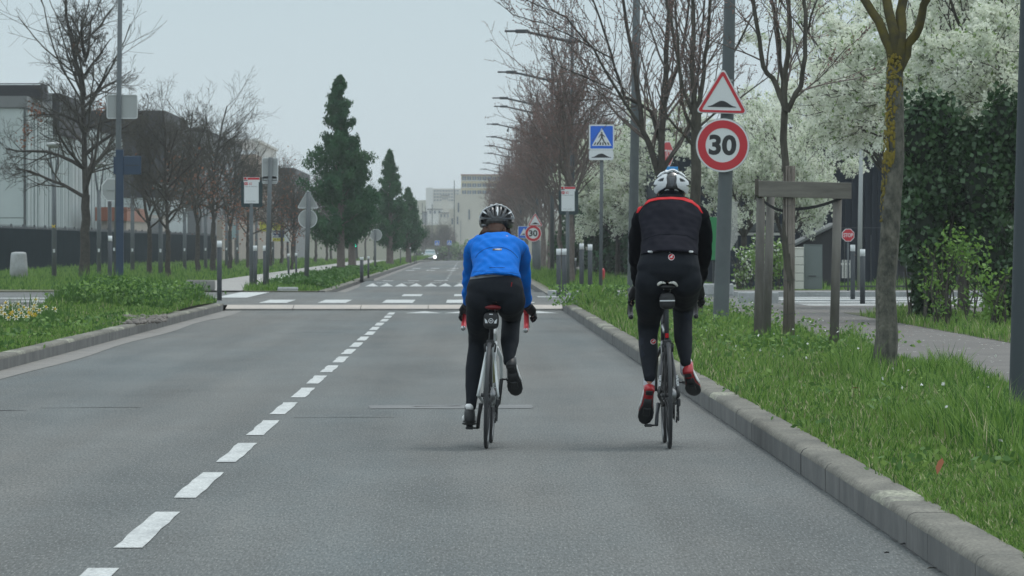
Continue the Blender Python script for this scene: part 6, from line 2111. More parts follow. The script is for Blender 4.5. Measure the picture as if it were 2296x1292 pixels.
mb = MB(); mb.tube([(0, 0, .34), (0, .42, .28), (0, .28, .85)], .02, 6); mb.tube([(0, .42, .28), (0, .9, .62), (0, 1.0, .34)], .02, 6); mb.build('frame', M['sign_black'], t)
mb = MB(); mb.tube([(-.25, .9, 1.0), (.25, .9, 1.0)], .015, 6); mb.build('handlebar', M['sign_black'], t)
# ------------------------------------------------------------------ the two cyclists and their bicycles
def wbuild(mb, name, m, t, **k):
    L = t.location if t.parent is None else t.parent.location
    mb.v = [(v[0] - L[0], v[1] - L[1], v[2] - L[2]) for v in mb.v]
    return mb.build(name, m, t, **k)


def wmesh(me, name, mats, t):
    L = t.location if t.parent is None else t.parent.location
    me.transform(Matrix.Translation(-Vector(L)))
    for m_ in mats: me.materials.append(m_)
    me.name = name
    return link_mesh(name, me, t)


def bvh_of(objs, t):
    vs = []; fs = []
    for o in objs:
        b = len(vs)
        vs += [v.co + t.location for v in o.data.vertices]
        fs += [[i + b for i in p.vertices] for p in o.data.polygons]
    return BVHTree.FromPolygons(vs, fs)


def inside(p, lp):
    c = False; j = len(lp) - 1
    for i in range(len(lp)):
        if (lp[i][1] > p[1]) != (lp[j][1] > p[1]) and p[0] < (lp[j][0] - lp[i][0]) * (p[1] - lp[i][1]) / (lp[j][1] - lp[i][1]) + lp[i][0]:
            c = not c
        j = i
    return c


EYEV = Vector((0, 0, EYE))


def cast(bvh, px, py):
    d_ = (W(px, py, 30.0) - EYEV).normalized()
    return bvh.ray_cast(EYEV + d_ * 20, d_, 40)


def densify(pts, step):
    q = []
    for i in range(len(pts)):
        a, b = Vector(pts[i]), Vector(pts[(i + 1) % len(pts)])
        n = max(1, int((b - a).length / step))
        for k in range(n): q.append(a.lerp(b, k / n))
    return q


def patch(bvh, poly, off=.002, step=2.0, holes=(), thick=None):
    """cut a piece of the given outline (seen from behind) to lie on a surface"""
    mb = MB()
    loops = [densify(poly, step)] + [densify(h, step) for h in holes]
    co = []; ed = []
    for lp in loops:
        b = len(co); co += [Vector((p[0], p[1])) for p in lp]
        ed += [(b + i, b + (i + 1) % len(lp)) for i in range(len(lp))]
    x0, x1 = min(p[0] for p in co), max(p[0] for p in co); y0, y1 = min(p[1] for p in co), max(p[1] for p in co)
    yy = y0 + step / 2
    k = 0
    while yy < y1:
        xx = x0 + (step / 2 if k % 2 else 0)
        while xx < x1:
            if inside((xx, yy), loops[0]) and not any(inside((xx, yy), h) for h in loops[1:]): co.append(Vector((xx, yy)))
            xx += step
        yy += step * .87; k += 1
    res = delaunay_2d_cdt(co, ed, [], 0, 1e-5)
    tv, tf = res[0], res[2]
    V = []
    for v in tv:
        h = cast(bvh, v[0], v[1])
        V.append(None if h[0] is None else (h[0], h[1] if h[1].dot(h[0] - EYEV) < 0 else -h[1]))
    idx = {}
    keep = []
    for f in tf:
        c = sum((tv[i] for i in f), Vector((0, 0))) / len(f)
        if inside(c, loops[0]) and not any(inside(c, h) for h in loops[1:]) and all(V[i] is not None for i in f):
            ys = [V[i][0].y for i in f]
            if max(ys) - min(ys) < .06: keep.append(list(f))
    used = sorted({i for f in keep for i in f})
    for n_, i in enumerate(used): idx[i] = n_
    top = [V[i][0] + V[i][1] * off for i in used]
    th = off * .9 if thick is None else thick
    bot = [V[i][0] + V[i][1] * (off - th) for i in used]
    n_ = len(used)
    fs = [[idx[i] for i in f] for f in keep]
    edges = {}
    for f in fs:
        for a, b in zip(f, f[1:] + f[:1]): edges[(a, b)] = edges.get((a, b), 0) + 1
    fs2 = fs + [[i + n_ for i in f][::-1] for f in fs]
    for (a, b) in edges:
        if (b, a) not in edges: fs2.append([b, a, a + n_, b + n_])
    mb.add(top + bot, fs2, 0, False)
    return mb


def line_on(bvh, pts, r=.0012, off=.001):
    q = []
    P_ = [Vector((a, b, 0)) for a, b in pts]
    for i in range(len(P_) - 1):
        for k in range(4): q.append(P_[i].lerp(P_[i + 1], k / 4))
    q.append(P_[-1])
    out_ = []
    for p in q:
        h = cast(bvh, p.x, p.y)
        if h[0] is not None: out_.append(h[0] + h[1] * off)
    mb = MB(); mb.tube(out_, r, 5); return mb


def text_on(bvh, s, h_px, px, py, w_px=None, off=.0025, bold=.02):
    p, f = text_shape(s, h_px, bold, w_px)
    mb = MB(); vs = []
    for q in p:
        h = cast(bvh, px + q[0], py - q[1])
        vs.append(h[0] + h[1] * off if h[0] is not None else W(px, py, 33))
    mb.add(vs, f); return mb


def wob(me, amp, sc, seed, zlo=-9, zhi=9):
    """soft cloth folds, displaced along the normals"""
    n = len(me.vertices)
    co = np.empty(n * 3); me.vertices.foreach_get('co', co); co = co.reshape(-1, 3)
    no = np.empty(n * 3); me.vertices.foreach_get('normal', no); no = no.reshape(-1, 3)
    rg_ = np.random.default_rng(seed)
    d = np.zeros(n)
    for k in range(7):
        w = rg_.normal(0, 1, 3); w /= np.linalg.norm(w)
        f = sc * (1 + .6 * k)
        d += np.sin(co @ w * f + 2.2 * np.sin(co @ rg_.normal(0, .6, 3) * sc) + rg_.uniform(0, 6)) / (1 + .5 * k)
    d = amp * d / 2
    if amp > .002:
        zz_ = co[:, 2] - co[:, 2].min()
        d += .0032 * np.sin(zz_ * 95 + 5 * np.sin(co[:, 0] * 17 + seed)) * np.clip(.5 + .5 * np.sin(co[:, 0] * 23 + zz_ * 14), 0, 1) * (np.abs(co[:, 0]) < .3)
    m_ = np.clip((co[:, 2] - zlo) / .05, 0, 1) * np.clip((zhi - co[:, 2]) / .05, 0, 1)
    co += no * (d * m_)[:, None]
    me.vertices.foreach_set('co', co.ravel()); me.update()


# ---------------- bicycles
def make_bike(label, X0, lean, yaw, fr, fr_stay, seatz, barz, tape, cr_ang, style):
    """built upright at the origin (x across, y forward), then leaned and turned"""
    t = thing('bicycle', label, 'bicycle', (X0, 32.7, 0), 'bicycles')
    t.rotation_mode = 'YXZ'
    t.rotation_euler = (0, R(lean), R(yaw))
    RW = .338
    hubs = {'rear_wheel': (0, RW), 'front_wheel': (.985, RW)}
    for nm, (hy, hz_) in hubs.items():
        mb = MB(); mb.cyl((-.045, hy, hz_), (.045, hy, hz_), .013, 12); mb.cyl((-.03, hy, hz_), (-.024, hy, hz_), .027, 14); mb.cyl((.024, hy, hz_), (.03, hy, hz_), .027, 14)
        for k in range(24):
            a = 2 * math.pi * k / 24; s = (-1) ** k
            mb.cyl((s * .026, hy + .024 * math.cos(a + .3), hz_ + .024 * math.sin(a + .3)), (0, hy + .305 * math.cos(a), hz_ + .305 * math.sin(a)), .0013, 4)
        w = mb.build(nm, M['part_black'], t)
        def ring(rad, ra, rb, n=64, k=10):
            m2 = MB(); vs = []
            for i in range(n):
                a = 2 * math.pi * i / n
                for j in range(k):
                    b = 2 * math.pi * j / k
                    rr = rad + rb * math.cos(b)
                    vs.append((ra * math.sin(b), hy + rr * math.cos(a), hz_ + rr * math.sin(a)))
            m2.add(vs, [(i * k + j, i * k + (j + 1) % k, ((i + 1) % n) * k + (j + 1) % k, ((i + 1) % n) * k + j) for i in range(n) for j in range(k)], 0, True)
            return m2
        ring(.325, .0135, .0135).build('tyre', M['tyre'], w)
        ring(.303, .0105, .014).build('rim', M['frame_black'], w)
    bb = (.41, .272)
    mb = MB()
    st_top = (.285, .70)
    mb.tube([(0, bb[0], bb[1] - .005), (0, st_top[0], st_top[1] + .03)], [.019, .0165], 12)
    mb.tube([(0, st_top[0] + .01, st_top[1]), (0, .865, .765 if barz > .9 else .735)], [.016, .018], 12)
    mb.tube([(0, bb[0] + .01, bb[1] + .01), (0, .885, .655)], [.024, .023], 14)
    mb.tube([(0, .915, .600), (0, .868, barz - .075)], [.021, .019], 14)
    mb.cyl((-.036, bb[0], bb[1]), (.036, bb[0], bb[1]), .022, 16)
    mb.build('frame', M[fr], t)
    for s in (-1, 1):
        mb = MB(); mb.tube([(s * .018, st_top[0] - .005, st_top[1] - .02), (s * .030, .19, .58), (s * .052, .06, .415), (s * .064, .0, RW)], [.0085, .0085, .009, .009], 10); b_ = mb.build('seat_stay', M[fr_stay], t)
        mb = MB(); mb.tube([(s * .03, bb[0] - .01, bb[1]), (s * .042, .2, .30), (s * .064, 0, RW)], [.013, .012, .010], 10); mb.build('chain_stay', M[fr_stay], t)
        mb = MB(); mb.tube([(s * .018, .905, .625), (s * .048, .93, .56), (s * .054, .955, .45), (s * .052, .985, RW)], [.014, .013, .011, .009], 10); mb.build('fork_blade', M[fr], t)
    mb = MB(); mb.box((0, .04 + .065, .665), (.05, .03, .05), bevel=.008); mb.cyl((-.035, .115, .66), (-.03, .12, .61), .006, 6); mb.cyl((.035, .115, .66), (.03, .12, .61), .006, 6); mb.cyl((-.035, .115, .66), (.035, .115, .665), .006, 6)
    mb.build('rear_brake', M['part_black'], t)
    mb = MB(); mb.tube([(0, .285, .68), (0, .245, seatz - .05)], [.0145, .0145], 12); mb.box((0, .242, seatz - .042), (.045, .05, .02), bevel=.005); mb.build('seat_post', M['part_black'] if style == 1 else M['helmet_grey'], t)
    # saddle
    mb = MB()
    secs = []
    for (y_, hw, hh, dz) in ((.085, .035, .008, .002), (.10, .060, .015, .004), (.14, .068, .018, 0), (.20, .055, .016, -.006), (.27, .028, .014, -.008), (.33, .019, .012, -.008), (.352, .010, .007, -.010)):
        secs.append(((0, y_, seatz - .012 + dz), hw, hh))
    mb.loft(secs, 18, 0); s_ = mb.build('saddle', M['saddle_red'] if style == 1 else M['sign_black'], t)
    mb = MB()
    for s in (-1, 1): mb.tube([(s * .022, .11, seatz - .025), (s * .022, .18, seatz - .045), (s * .020, .28, seatz - .045), (s * .010, .32, seatz - .022)], .0035, 6)
    mb.build('rails', M['chrome'], s_)
    if style == 2:
        for s in (-1, 1):
            mb = MB(); mb.limb([(s * .014, .070, seatz + .014), (s * .034, .066, seatz + .018), (s * .052, .074, seatz + .010), (s * .064, .09, seatz - .004)], [.005, .009, .010, .007], 8); mb.build('wing', M['saddle_white'], s_)
    # saddle bag with emblem
    bz = seatz - .095 if style == 1 else seatz - .10
    mb = MB(); mb.loft([((0, .065, bz), .030, .030), ((0, .072, bz), .046, .046), ((0, .12, bz), .050, .054), ((0, .20, bz + .01), .045, .048), ((0, .235, bz + .02), .025, .03)], 18, power=.6); bg_ = mb.build('saddle_bag', M['bag_black'], t)
    if style == 1:
        mb = MB()
        for s in (-1, 1): mb.prism([(s * .036, -.012), (s * .040, .018), (s * .024, .004), (s * .020, -.012)], 0, .002, origin=(0, .0615, bz - .004))
        mb.prism(circ(.016, 20), 0, .002, holes=[circ(.012, 16)], origin=(0, .0615, bz + .000)); mb.prism([(-.008, -.004), (.008, -.002), (.008, .002), (-.008, .003)], 0, .002, origin=(0, .0615, bz))
        mb.build('emblem', M['reflective'], bg_)
        mb = MB(); mb.box((0, .058, bz + .042), (.022, .006, .006)); mb.build('tab', M['reflective'], bg_)
    else:
        mb = MB(); mb.box((0, .066, bz + .002), (.096, .006, .008)); mb.build('piping', M['reflective'], bg_)
    # cranks, pedals, chainring
    mb = MB()
    for s in (1,):
        for rr in (.105, .078):
            mb.tube([(s * (.045 if rr > .1 else .039), bb[0] + rr * math.cos(a), bb[1] + rr * math.sin(a)) for a in np.linspace(0, 2 * math.pi, 33)], .0035, 5, cap=False)
        for k in range(5):
            a = 2 * math.pi * k / 5; mb.cyl((.043, bb[0], bb[1]), (.043, bb[0] + .1 * math.cos(a), bb[1] + .1 * math.sin(a)), .006, 6)
    mb.build('chainring', M['part_black'], t)
    pedpos = {}
    for s, ang in ((-1, cr_ang), (1, cr_ang + 180)):
        ey, ez = bb[0] + .17 * math.cos(R(ang)), bb[1] + .17 * math.sin(R(ang))
        mb = MB(); mb.tube([(s * .055, bb[0], bb[1]), (s * .066, (bb[0] + ey) / 2, (bb[1] + ez) / 2), (s * .072, ey, ez)], [.015, .012, .012], 10); mb.build('crank_arm', M['part_black'] if style == 1 else M['helmet_grey'], t)
        mb = MB(); mb.cyl((s * .072, ey, ez), (s * .10, ey, ez), .006, 8); mb.box((s * .125, ey, ez), (.05, .07, .018), bevel=.005); mb.build('pedal', M['part_black'], t)
        pedpos[s] = (ey, ez)
    mb = MB()
    for k in range(7):
        mb.cyl((.018 + .0042 * k, 0, RW), (.0205 + .0042 * k, 0, RW), .058 - .0045 * k, 18)
    mb.build('cassette', M['chrome'], t)
    mb = MB(); mb.box((.062, -.005, RW - .045), (.022, .05, .055), bevel=.008); mb.cyl((.048, .01, RW - .085), (.060, .01, RW - .085), .022, 12); mb.box((.060, .03, RW - .11), (.012, .03, .11), bevel=.005); mb.cyl((.044, .055, RW - .155), (.054, .055, RW - .155), .020, 12)
    mb.build('rear_derailleur', M['part_black'], t)
    mb = MB()
    for (a, b) in (((.043, bb[0], bb[1] + .105), (.035, 0, RW + .05)), ((.043, bb[0], bb[1] - .105), (.05, .055, RW - .175)), ((.05, .075, RW - .155), (.052, .03, RW - .09))): mb.cyl(a, b, .0035, 5)
    mb.build('chain', M['chrome'], t)
    for (y_, z_, tilt) in ((.56, .46, .9), (.36, .50, -.25)):
        mb = MB(); a = Vector((0, y_, z_)); dv = Vector((0, math.sin(tilt) * .5, math.cos(tilt) if tilt > 0 else .97)).normalized()
        n_ = Vector((0, -dv.z, dv.y)) * (1 if tilt > 0 else -1)
        a = a + n_ * (.05 if tilt > 0 else -.055) * (1 if tilt > 0 else -1)
        mb.tube([a - dv * .08, a + dv * .06, a + dv * .075, a + dv * .10], [.035, .035, .024, .018], 14); mb.build('water_bottle', M['bottle_yellow'] if style == 1 else M['part_black'], t)
    # bars
    mb = MB(); mb.tube([(0, .868, barz - .06), (0, .875, barz - .005), (0, .945, barz + .0)], [.017, .02, .015], 10); mb.build('stem', M['part_black'], t)
    hw = .20 if style == 1 else .208
    for s in (-1, 1):
        path = [(0, .95, barz), (s * .07, .95, barz), (s * (hw - .03), .952, barz), (s * hw, .975, barz - .002), (s * hw, 1.02, barz - .012), (s * (hw + .003), 1.035, barz - .05), (s * (hw + .004), 1.01, barz - .10), (s * (hw + .004), .95, barz - .128), (s * (hw + .004), .885, barz - .130)]
        mb = MB(); mb.limb(path, [.013, .013, .014, .0165, .0165, .0165, .0165, .0165, .0165], 12, sub=3, ends=False); h_ = mb.build('handlebar', M[tape], t)
        mb = MB(); mb.cyl((s * (hw + .004), .884, barz - .130), (s * (hw + .004), .872, barz - .130), .0165, 14, r2=.014); mb.build('bar_plug', M['chrome'] if style == 1 else M['part_black'], h_)
        mb = MB(); mb.limb([(s * hw, .99, barz + .005), (s * hw, 1.05, barz + .012), (s * hw, 1.085, barz + .045)], [.018, .020, .014], 10)
        l_ = mb.build('brake_hood', M['part_black'], t)
        mb = MB(); mb.tube([(s * hw, 1.07, barz + .0), (s * (hw + .012), 1.085, barz - .05), (s * (hw + .02), 1.065, barz - .115)], [.008, .007, .006], 8); mb.build('lever', M['chrome'] if style == 1 else M['part_black'], l_)
    if style == 2:
        for s in (-1, 1):
            mb = MB(); add_text(mb, 'WILIER', .016, (0, 0, 0), 0, 0, bold=.02, width=.075)
            # run the letters down the stay
            a = Vector((s * .053, .045, .475)); b = Vector((s * .060, .02, .385)); dv = (b - a).normalized()
            sx = Vector((1, 0, 0)) - dv * dv.x; sx.normalize()
            mid = (a + b) / 2
            mb.v = [tuple(mid + dv * v[0] + sx * (v[2]) + Vector((0, -.0125, 0))) for v in mb.v]
            mb.build('lettering', M['sign_white'], t, fixn=False)
        mb = MB(); mb.box((0, .262 - .012, .712), (.022, .008, .03), bevel=.002); mb.build('red_marker', M['yoke_red'], t)
        mb = MB(); mb.prism([(-.008, -.02), (.008, -.02), (.004, .02), (-.004, .02)], 0, .006, origin=(0, .172, .655)); mb.build('red_marker', M['yoke_red'], t)
    return t


# ---------------- shoes, hands, helmets
def make_shoe(t, heel, f, k, mats, label=None, sole_extra=0):
    """heel: bottom of the heel; f: direction heel -> toe; k: size"""
    f = Vector(f).normalized(); sx = Vector((1, 0, 0)); sx = (sx - f * sx.dot(f)).normalized(); u = sx.cross(f)
    heel = Vector(heel)
    S_ = ((0, .040, .014, .020), (.012, .042, .026, .036), (.035, .046, .033, .043), (.08, .044, .034, .042), (.13, .040, .038, .036), (.18, .034, .047, .030), (.225, .030, .046, .026), (.258, .026, .033, .019), (.272, .024, .014, .010))
    mb = MB(); mb.loft([(heel + f * (a * k) + u * (b * k), c * k, d * k, f) for a, b, c, d in S_], 18, side=sx, power=.85)
    mb.loft([(heel + f * (.048 * k) + u * (.06 * k), .031 * k, .036 * k, u), (heel + f * (.044 * k) + u * (.10 * k), .033 * k, .038 * k, u), (heel + f * (.044 * k) + u * (.104 * k), .028 * k, .033 * k, u)], 16, side=sx)
    up = wbuild(mb, 'shoe', M[mats[0]], t)
    L0 = t.location
    def sub(mb, nm, m_):
        mb.v = [(v[0] - L0[0], v[1] - L0[1], v[2] - L0[2]) for v in mb.v]; return mb.build(nm, M[m_], up)
    mb = MB(); mb.loft([(heel + f * (a * k) + u * (.004 * k), (c + .003) * k * (.72 if a < .15 else 1), .008 * k, f) for a, b, c, d in S_[3:]], 16, side=sx, power=.7)
    mb.box(heel + f * (.17 * k) - u * (.010 * k), (.045 * k, .06 * k, .018 * k), M=Matrix((sx, f, u)).transposed(), bevel=.004)
    mb.box(heel + f * (.025 * k) - u * (.006 * k), (.045 * k, .035 * k, .014 * k), M=Matrix((sx, f, u)).transposed(), bevel=.004)
    sub(mb, 'sole', mats[1])
    mb = MB(); mb.loft([(heel + f * (.010 * k) + u * (-.006 * k), .020 * k, .016 * k, u), (heel + f * (.020 * k) + u * (.004 * k), .033 * k, .032 * k, u), (heel + f * (.026 * k) + u * (.030 * k), .0365 * k, .040 * k, u), (heel + f * (.028 * k) + u * (.060 * k), .036 * k, .040 * k, u), (heel + f * (.030 * k) + u * (.088 * k), .030 * k, .034 * k, u)], 16, side=sx); sub(mb, 'heel_cup', mats[2])
    mb = MB(); mb.loft([(heel + f * (.018 * k) + u * (.080 * k), .024 * k, .030 * k, u), (heel + f * (.026 * k) + u * (.104 * k), .029 * k, .034 * k, u), (heel + f * (.030 * k) + u * (.118 * k), .024 * k, .030 * k, u)], 14, side=sx); sub(mb, 'heel_tab', mats[3])
    for s in (-1, 1):
        mb = MB(); mb.loft([(heel + f * (a * k) + u * (.035 * k) + sx * (s * w * k), .004 * k, h * k, f) for a, w, h in ((.03, .0325, .012), (.08, .0340, .018), (.13, .0385, .020), (.18, .0465, .014))], 10, side=sx); sub(mb, 'side_panel', mats[3])
    return up


def hand_mb(mb, wrist, palm, s, g=1.0):
    """gloved hand closed over a brake hood: palm, four bent fingers and a thumb. s = +1 right, -1 left"""
    w = Vector(wrist); p = Vector(palm)
    f = (p - w).normalized()
    mb.limb([w, w.lerp(p, .5), p], [.027 * g, .036 * g, .038 * g], 12, rb=[.022 * g, .026 * g, .026 * g])
    for i in range(4):
        a = (i - 1.5) / 1.5
        base = p + f * (.022 - .006 * abs(a)) + Vector((s * (.016 + .004 * i), .0, .010 - .017 * i))
        ln = (.072, .078, .073, .060)[i] * (1 if g == 1 else .86)
        k1 = base + Vector((s * .012, .6, -.10)).normalized() * ln * .42
        k2 = k1 + Vector((-s * .35, .55, -.65)).normalized() * ln * .33
        k3 = k2 + Vector((-s * .8, -.15, -.55)).normalized() * ln * .28
        mb.limb([base - f * .02, base, k1, k2, k3], [.0105 * g, .0105 * g, .0095 * g, .0088 * g, .0078 * g], 8, sub=2)
    tb = p - f * .03 + Vector((-s * .026, 0, .004))
    mb.limb([tb, tb + Vector((-s * .016, .030, .0)), tb + Vector((-s * .018, .058, -.012))], [.013 * g, .0115 * g, .0095 * g], 8, sub=2)


def make_helmet(t, C, rx, ry, rz, zcut, tilt, base_m):
    """hollow-looking dome: inner liner and outer pieces are laid on it"""
    C = Vector(C)
    me_mb = MB(); me_mb.ell((0, 0, 0), (rx, ry, rz), nu=32, nv=20)
    bm = bmesh.new()
    vv = [bm.verts.new(v) for v in me_mb.v]
    for f in me_mb.f: bm.faces.new([vv[i] for i in f])
    g = bmesh.ops.bisect_plane(bm, geom=bm.verts[:] + bm.edges[:] + bm.faces[:], plane_co=(0, 0, zcut), plane_no=(0, math.sin(tilt), -math.cos(tilt)), clear_outer=True)
    bmesh.ops.holes_fill(bm, edges=[e for e in bm.edges if e.is_boundary])
    bmesh.ops.recalc_face_normals(bm, faces=bm.faces)
    me = bpy.data.meshes.new('helmet'); bm.to_mesh(me); bm.free()
    for p in me.polygons: p.use_smooth = len(p.vertices) < 6
    me.materials.append(M[base_m])
    me.transform(Matrix.Translation(C - t.location))
    return link_mesh('helmet', me, t)


def make_rider(label, Xc, q):
    t = thing('person', label, 'person', (Xc, 32.9, 0), 'cyclists')
    # one continuous body
    body = MB()
    C0 = q['torso']
    shrink = .010
    body.loft([((XW(px, 32.7 + y_), 32.7 + y_, z_), rx - shrink, ry - shrink) for px, y_, z_, rx, ry in C0], 22)
    J = lambda px, y_, z_: Vector((XW(px, 32.7 + y_), 32.7 + y_, z_))
    hd = J(*q['head']); nk = J(*q['neck'])
    body.limb([nk, nk.lerp(hd, .45), hd], [.066, .056, .06], 14)
    hr = q['head_r']
    Mh = Matrix.Rotation(R(q['head_tilt']), 3, 'X')
    body.ell(hd, (hr * .86, hr * 1.08, hr * 1.18), nu=18, nv=14, M=Mh)
    def hp(x, y_, z_): return hd + Mh @ Vector((x, y_, z_))
    body.limb([hp(0, .045, -.06), hp(0, .075, -.085), hp(0, .085, -.095)], [.05, .042, .03], 12)       # jaw and chin
    body.limb([hp(0, .098, .0), hp(0, .118, -.030), hp(0, .104, -.042)], [.010, .015, .012], 8)          # nose
    body.limb([hp(-.022, .098, -.066), hp(.022, .098, -.066)], [.009, .009], 8)                         # lips
    for s in (-1, 1):
        body.ell(hp(s * hr * .88, -.005, -.020), (.010, .020, .032), nu=8, nv=6, M=Mh)                 # ears
        body.ell(hp(s * .033, .088, .008), (.014, .010, .010), nu=8, nv=6, M=Mh)                        # brow and eye
    jersey = MB()
    sl = MB()
    jersey.loft([((XW(px, 32.7 + y_), 32.7 + y_, z_), rx + .004, ry + .004, tg) for px, y_, z_, rx, ry, tg in q['jersey']], 26)
    hands = []
    for s, arm in ((-1, q['armL']), (1, q['armR'])):
        pts = [J(*a[:3]) for a in arm]
        rad = [a[3] for a in arm]
        inner = J(*q['chest'])
        body.limb([inner.lerp(pts[0], .3)] + pts, [rad[0]] + [r_ - .009 for r_ in rad], 12)
        jersey.limb([inner.lerp(pts[0], .35)] + pts[:-1] + [pts[-2].lerp(pts[-1], .88)], [rad[0] * 1.05] + rad[:-1] + [rad[-1] + .002], 16)
        body_h = MB(); hand_mb(body_h, pts[-1], J(*q['handL' if s < 0 else 'handR']), s)
        hand_mb(body, pts[-1], J(*q['handL' if s < 0 else 'handR']), s, .5)
        hands.append((body_h, pts[-1], pts[-2]))
    tights = MB()
    tights.loft([((XW(px, 32.7 + y_), 32.7 + y_, z_), rx, ry) for px, y_, z_, rx, ry in q['torso'][:q['nt']]], 24)
    for leg in (q['legL'], q['legR']):
        pts = [J(*a[:3]) for a in leg]; rad = [a[3] for a in leg]
        body.limb(pts, [r_ - .009 for r_ in rad], 14)
        tights.limb(pts[:-1] + [pts[-2].lerp(pts[-1], q['cuff'])], rad[:-1] + [rad[-1] + .001], 18)
    for (heel, f, k) in q['feet']:
        heel = J(*heel); f_ = Vector(f).normalized()
        u = Vector((0, -f_.z, f_.y))
        body.limb([heel + f_ * .045 + u * .045, heel + f_ * .12 + u * .034, heel + f_ * .22 + u * .026], [.016, .018, .016], 10, rb=[.018, .016, .012])
    b_ = wmesh(remesh(body, .009, 4, name='body'), 'body', [M['skin']], t)
    me = remesh(tights, .009, 5, name='tights'); wob(me, .0014, 38, 3)
    tg_ = wmesh(me, 'tights', [M['tights'], M['tights_panel']], t)
    me = remesh(jersey, .0085, 5, name='jersey'); wob(me, .0052, 26, q['seed'])
    js = wmesh(me, 'jersey', [M[m_] for m_ in q['jersey_m']], t)
    for (hm, wr, el) in hands:
        hm.limb([wr, wr.lerp(el, .16)], [.034, .033], 12)
        wmesh(remesh(hm, .0042, 2, .5, name='glove'), 'glove', [M['glove']], t)
    return t, b_, tg_, js, hd


def C1(pts, ox=950, oy=420, k=4.037): return [(ox + a / k, oy + b / k) for a, b in pts]


# ======== rider in blue
bike1 = make_bike('slim silver road bicycle with red bar tape ridden by the cyclist in blue', .113, 2.0, -2.0, 'frame_silver', 'frame_silver', .905, .872, 'tape_red', -72, 1)
UP = (0, .25, .97)
q1 = dict(
    torso=[(1106, .15, .915, .10, .09), (1109, .16, .955, .172, .125), (1110, .185, 1.00, .186, .140), (1111, .21, 1.045, .172, .13), (1111, .27, 1.10, .150, .105), (1112, .35, 1.165, .142, .10),
           (1112, .43, 1.225, .155, .105), (1113, .50, 1.275, .170, .108), (1113, .56, 1.295, .150, .085), (1113, .60, 1.312, .09, .06)],
    nt=5,
    jersey=[(1111, .205, 1.072, .160, .150, UP), (1111, .225, 1.092, .155, .138, UP), (1111, .28, 1.13, .146, .112, None), (1112, .36, 1.185, .146, .104, None), (1112, .44, 1.24, .158, .106, None),
            (1113, .51, 1.272, .172, .104, None), (1113, .565, 1.298, .156, .085, None), (1113, .60, 1.312, .11, .068, None), (1113, .64, 1.332, .066, .056, None)],
    head=(1113, .74, 1.435), neck=(1113, .60, 1.34), head_r=.092, head_tilt=-14, chest=(1113, .53, 1.27),
    armL=[(1066, .555, 1.272, .066), (1057, .63, 1.17, .053), (1053, .70, 1.045, .046), (1051, .79, .965, .042), (1049, .90, .905, .032)],
    armR=[(1162, .555, 1.268, .066), (1171, .63, 1.17, .054), (1175, .70, 1.045, .047), (1178, .79, .965, .043), (1180, .90, .905, .032)],
    handL=(1042, .975, .868), handR=(1190, .975, .865),
    legL=[(1080, .175, .945, .104), (1077, .30, .835, .094), (1074, .445, .70, .070), (1070, .455, .62, .060), (1064, .415, .50, .0595), (1060, .385, .40, .048), (1057, .355, .29, .036), (1055, .352, .25, .036)],
    legR=[(1142, .175, .945, .104), (1144, .36, .90, .092), (1147, .545, .845, .068), (1145, .50, .765, .060), (1143, .41, .68, .060), (1142, .34, .62, .049), (1141, .275, .565, .037), (1141, .262, .545, .036)],
    cuff=.85, feet=[((1053, .305, .160), (.0, .265, -.03), .98), ((1145, .212, .525), (.04, .18, -.205), .98)], jersey_m=['jersey_blue'], seed=4)
t, b_, tg_, js, hd = make_rider('cyclist in a bright blue jersey and black tights seen from behind, black helmet', .17, q1)
for (heel, f, k), mm in zip(q1['feet'], (('shoe_black', 'shoe_black', 'shoe_black', 'shoe_white'), ('shoe_black', 'shoe_black', 'shoe_black', 'shoe_white'))):
    make_shoe(t, Vector((XW(heel[0], 32.7 + heel[1]), 32.7 + heel[1], heel[2])), f, k, mm)
bj = bvh_of([js], t); bt = bvh_of([tg_, js], t)
sj = wbuild(line_on(bj, C1([(470, 640), (490, 605), (540, 567), (590, 549), (640, 542), (690, 544), (740, 553), (790, 577), (830, 612), (850, 640)]), .0016), 'seam', M['seam_dark'], t)
for nm, pts, r_ in (('seam', [(595, 727), (660, 730), (735, 729)], .0018), ('seam', [(395, 580), (430, 650), (455, 720)], .001), ('seam', [(935, 540), (905, 600), (880, 660)], .001), ('seam', [(430, 770), (520, 758), (640, 765), (780, 772), (880, 790)], .0008)):
    wbuild(line_on(bj, C1(pts), r_), nm, M['seam_dark'], t)
lb_ = wbuild(patch(bj, C1([(625, 557), (705, 557), (705, 573), (625, 573)]), .0022, 1.0), 'label_patch', M['sign_black'], t)
wbuild(text_on(bj, 'VIRUNOS', 1.6, 950 + 665 / 4.037, 420 + 565 / 4.037, 12, off=.0035), 'label_lettering', M['reflective'], t)
wbuild(patch(bt, C1([(420, 838), (428, 812), (500, 797), (570, 790), (640, 792), (720, 800), (720, 806), (600, 815), (500, 828)]), .004, 1.5), 'waistband', M['waistband'], t)
wbuild(line_on(bt, C1([(797, 862), (795, 880), (791, 900)]), .0016), 'red_tag', M['yoke_red'], t)
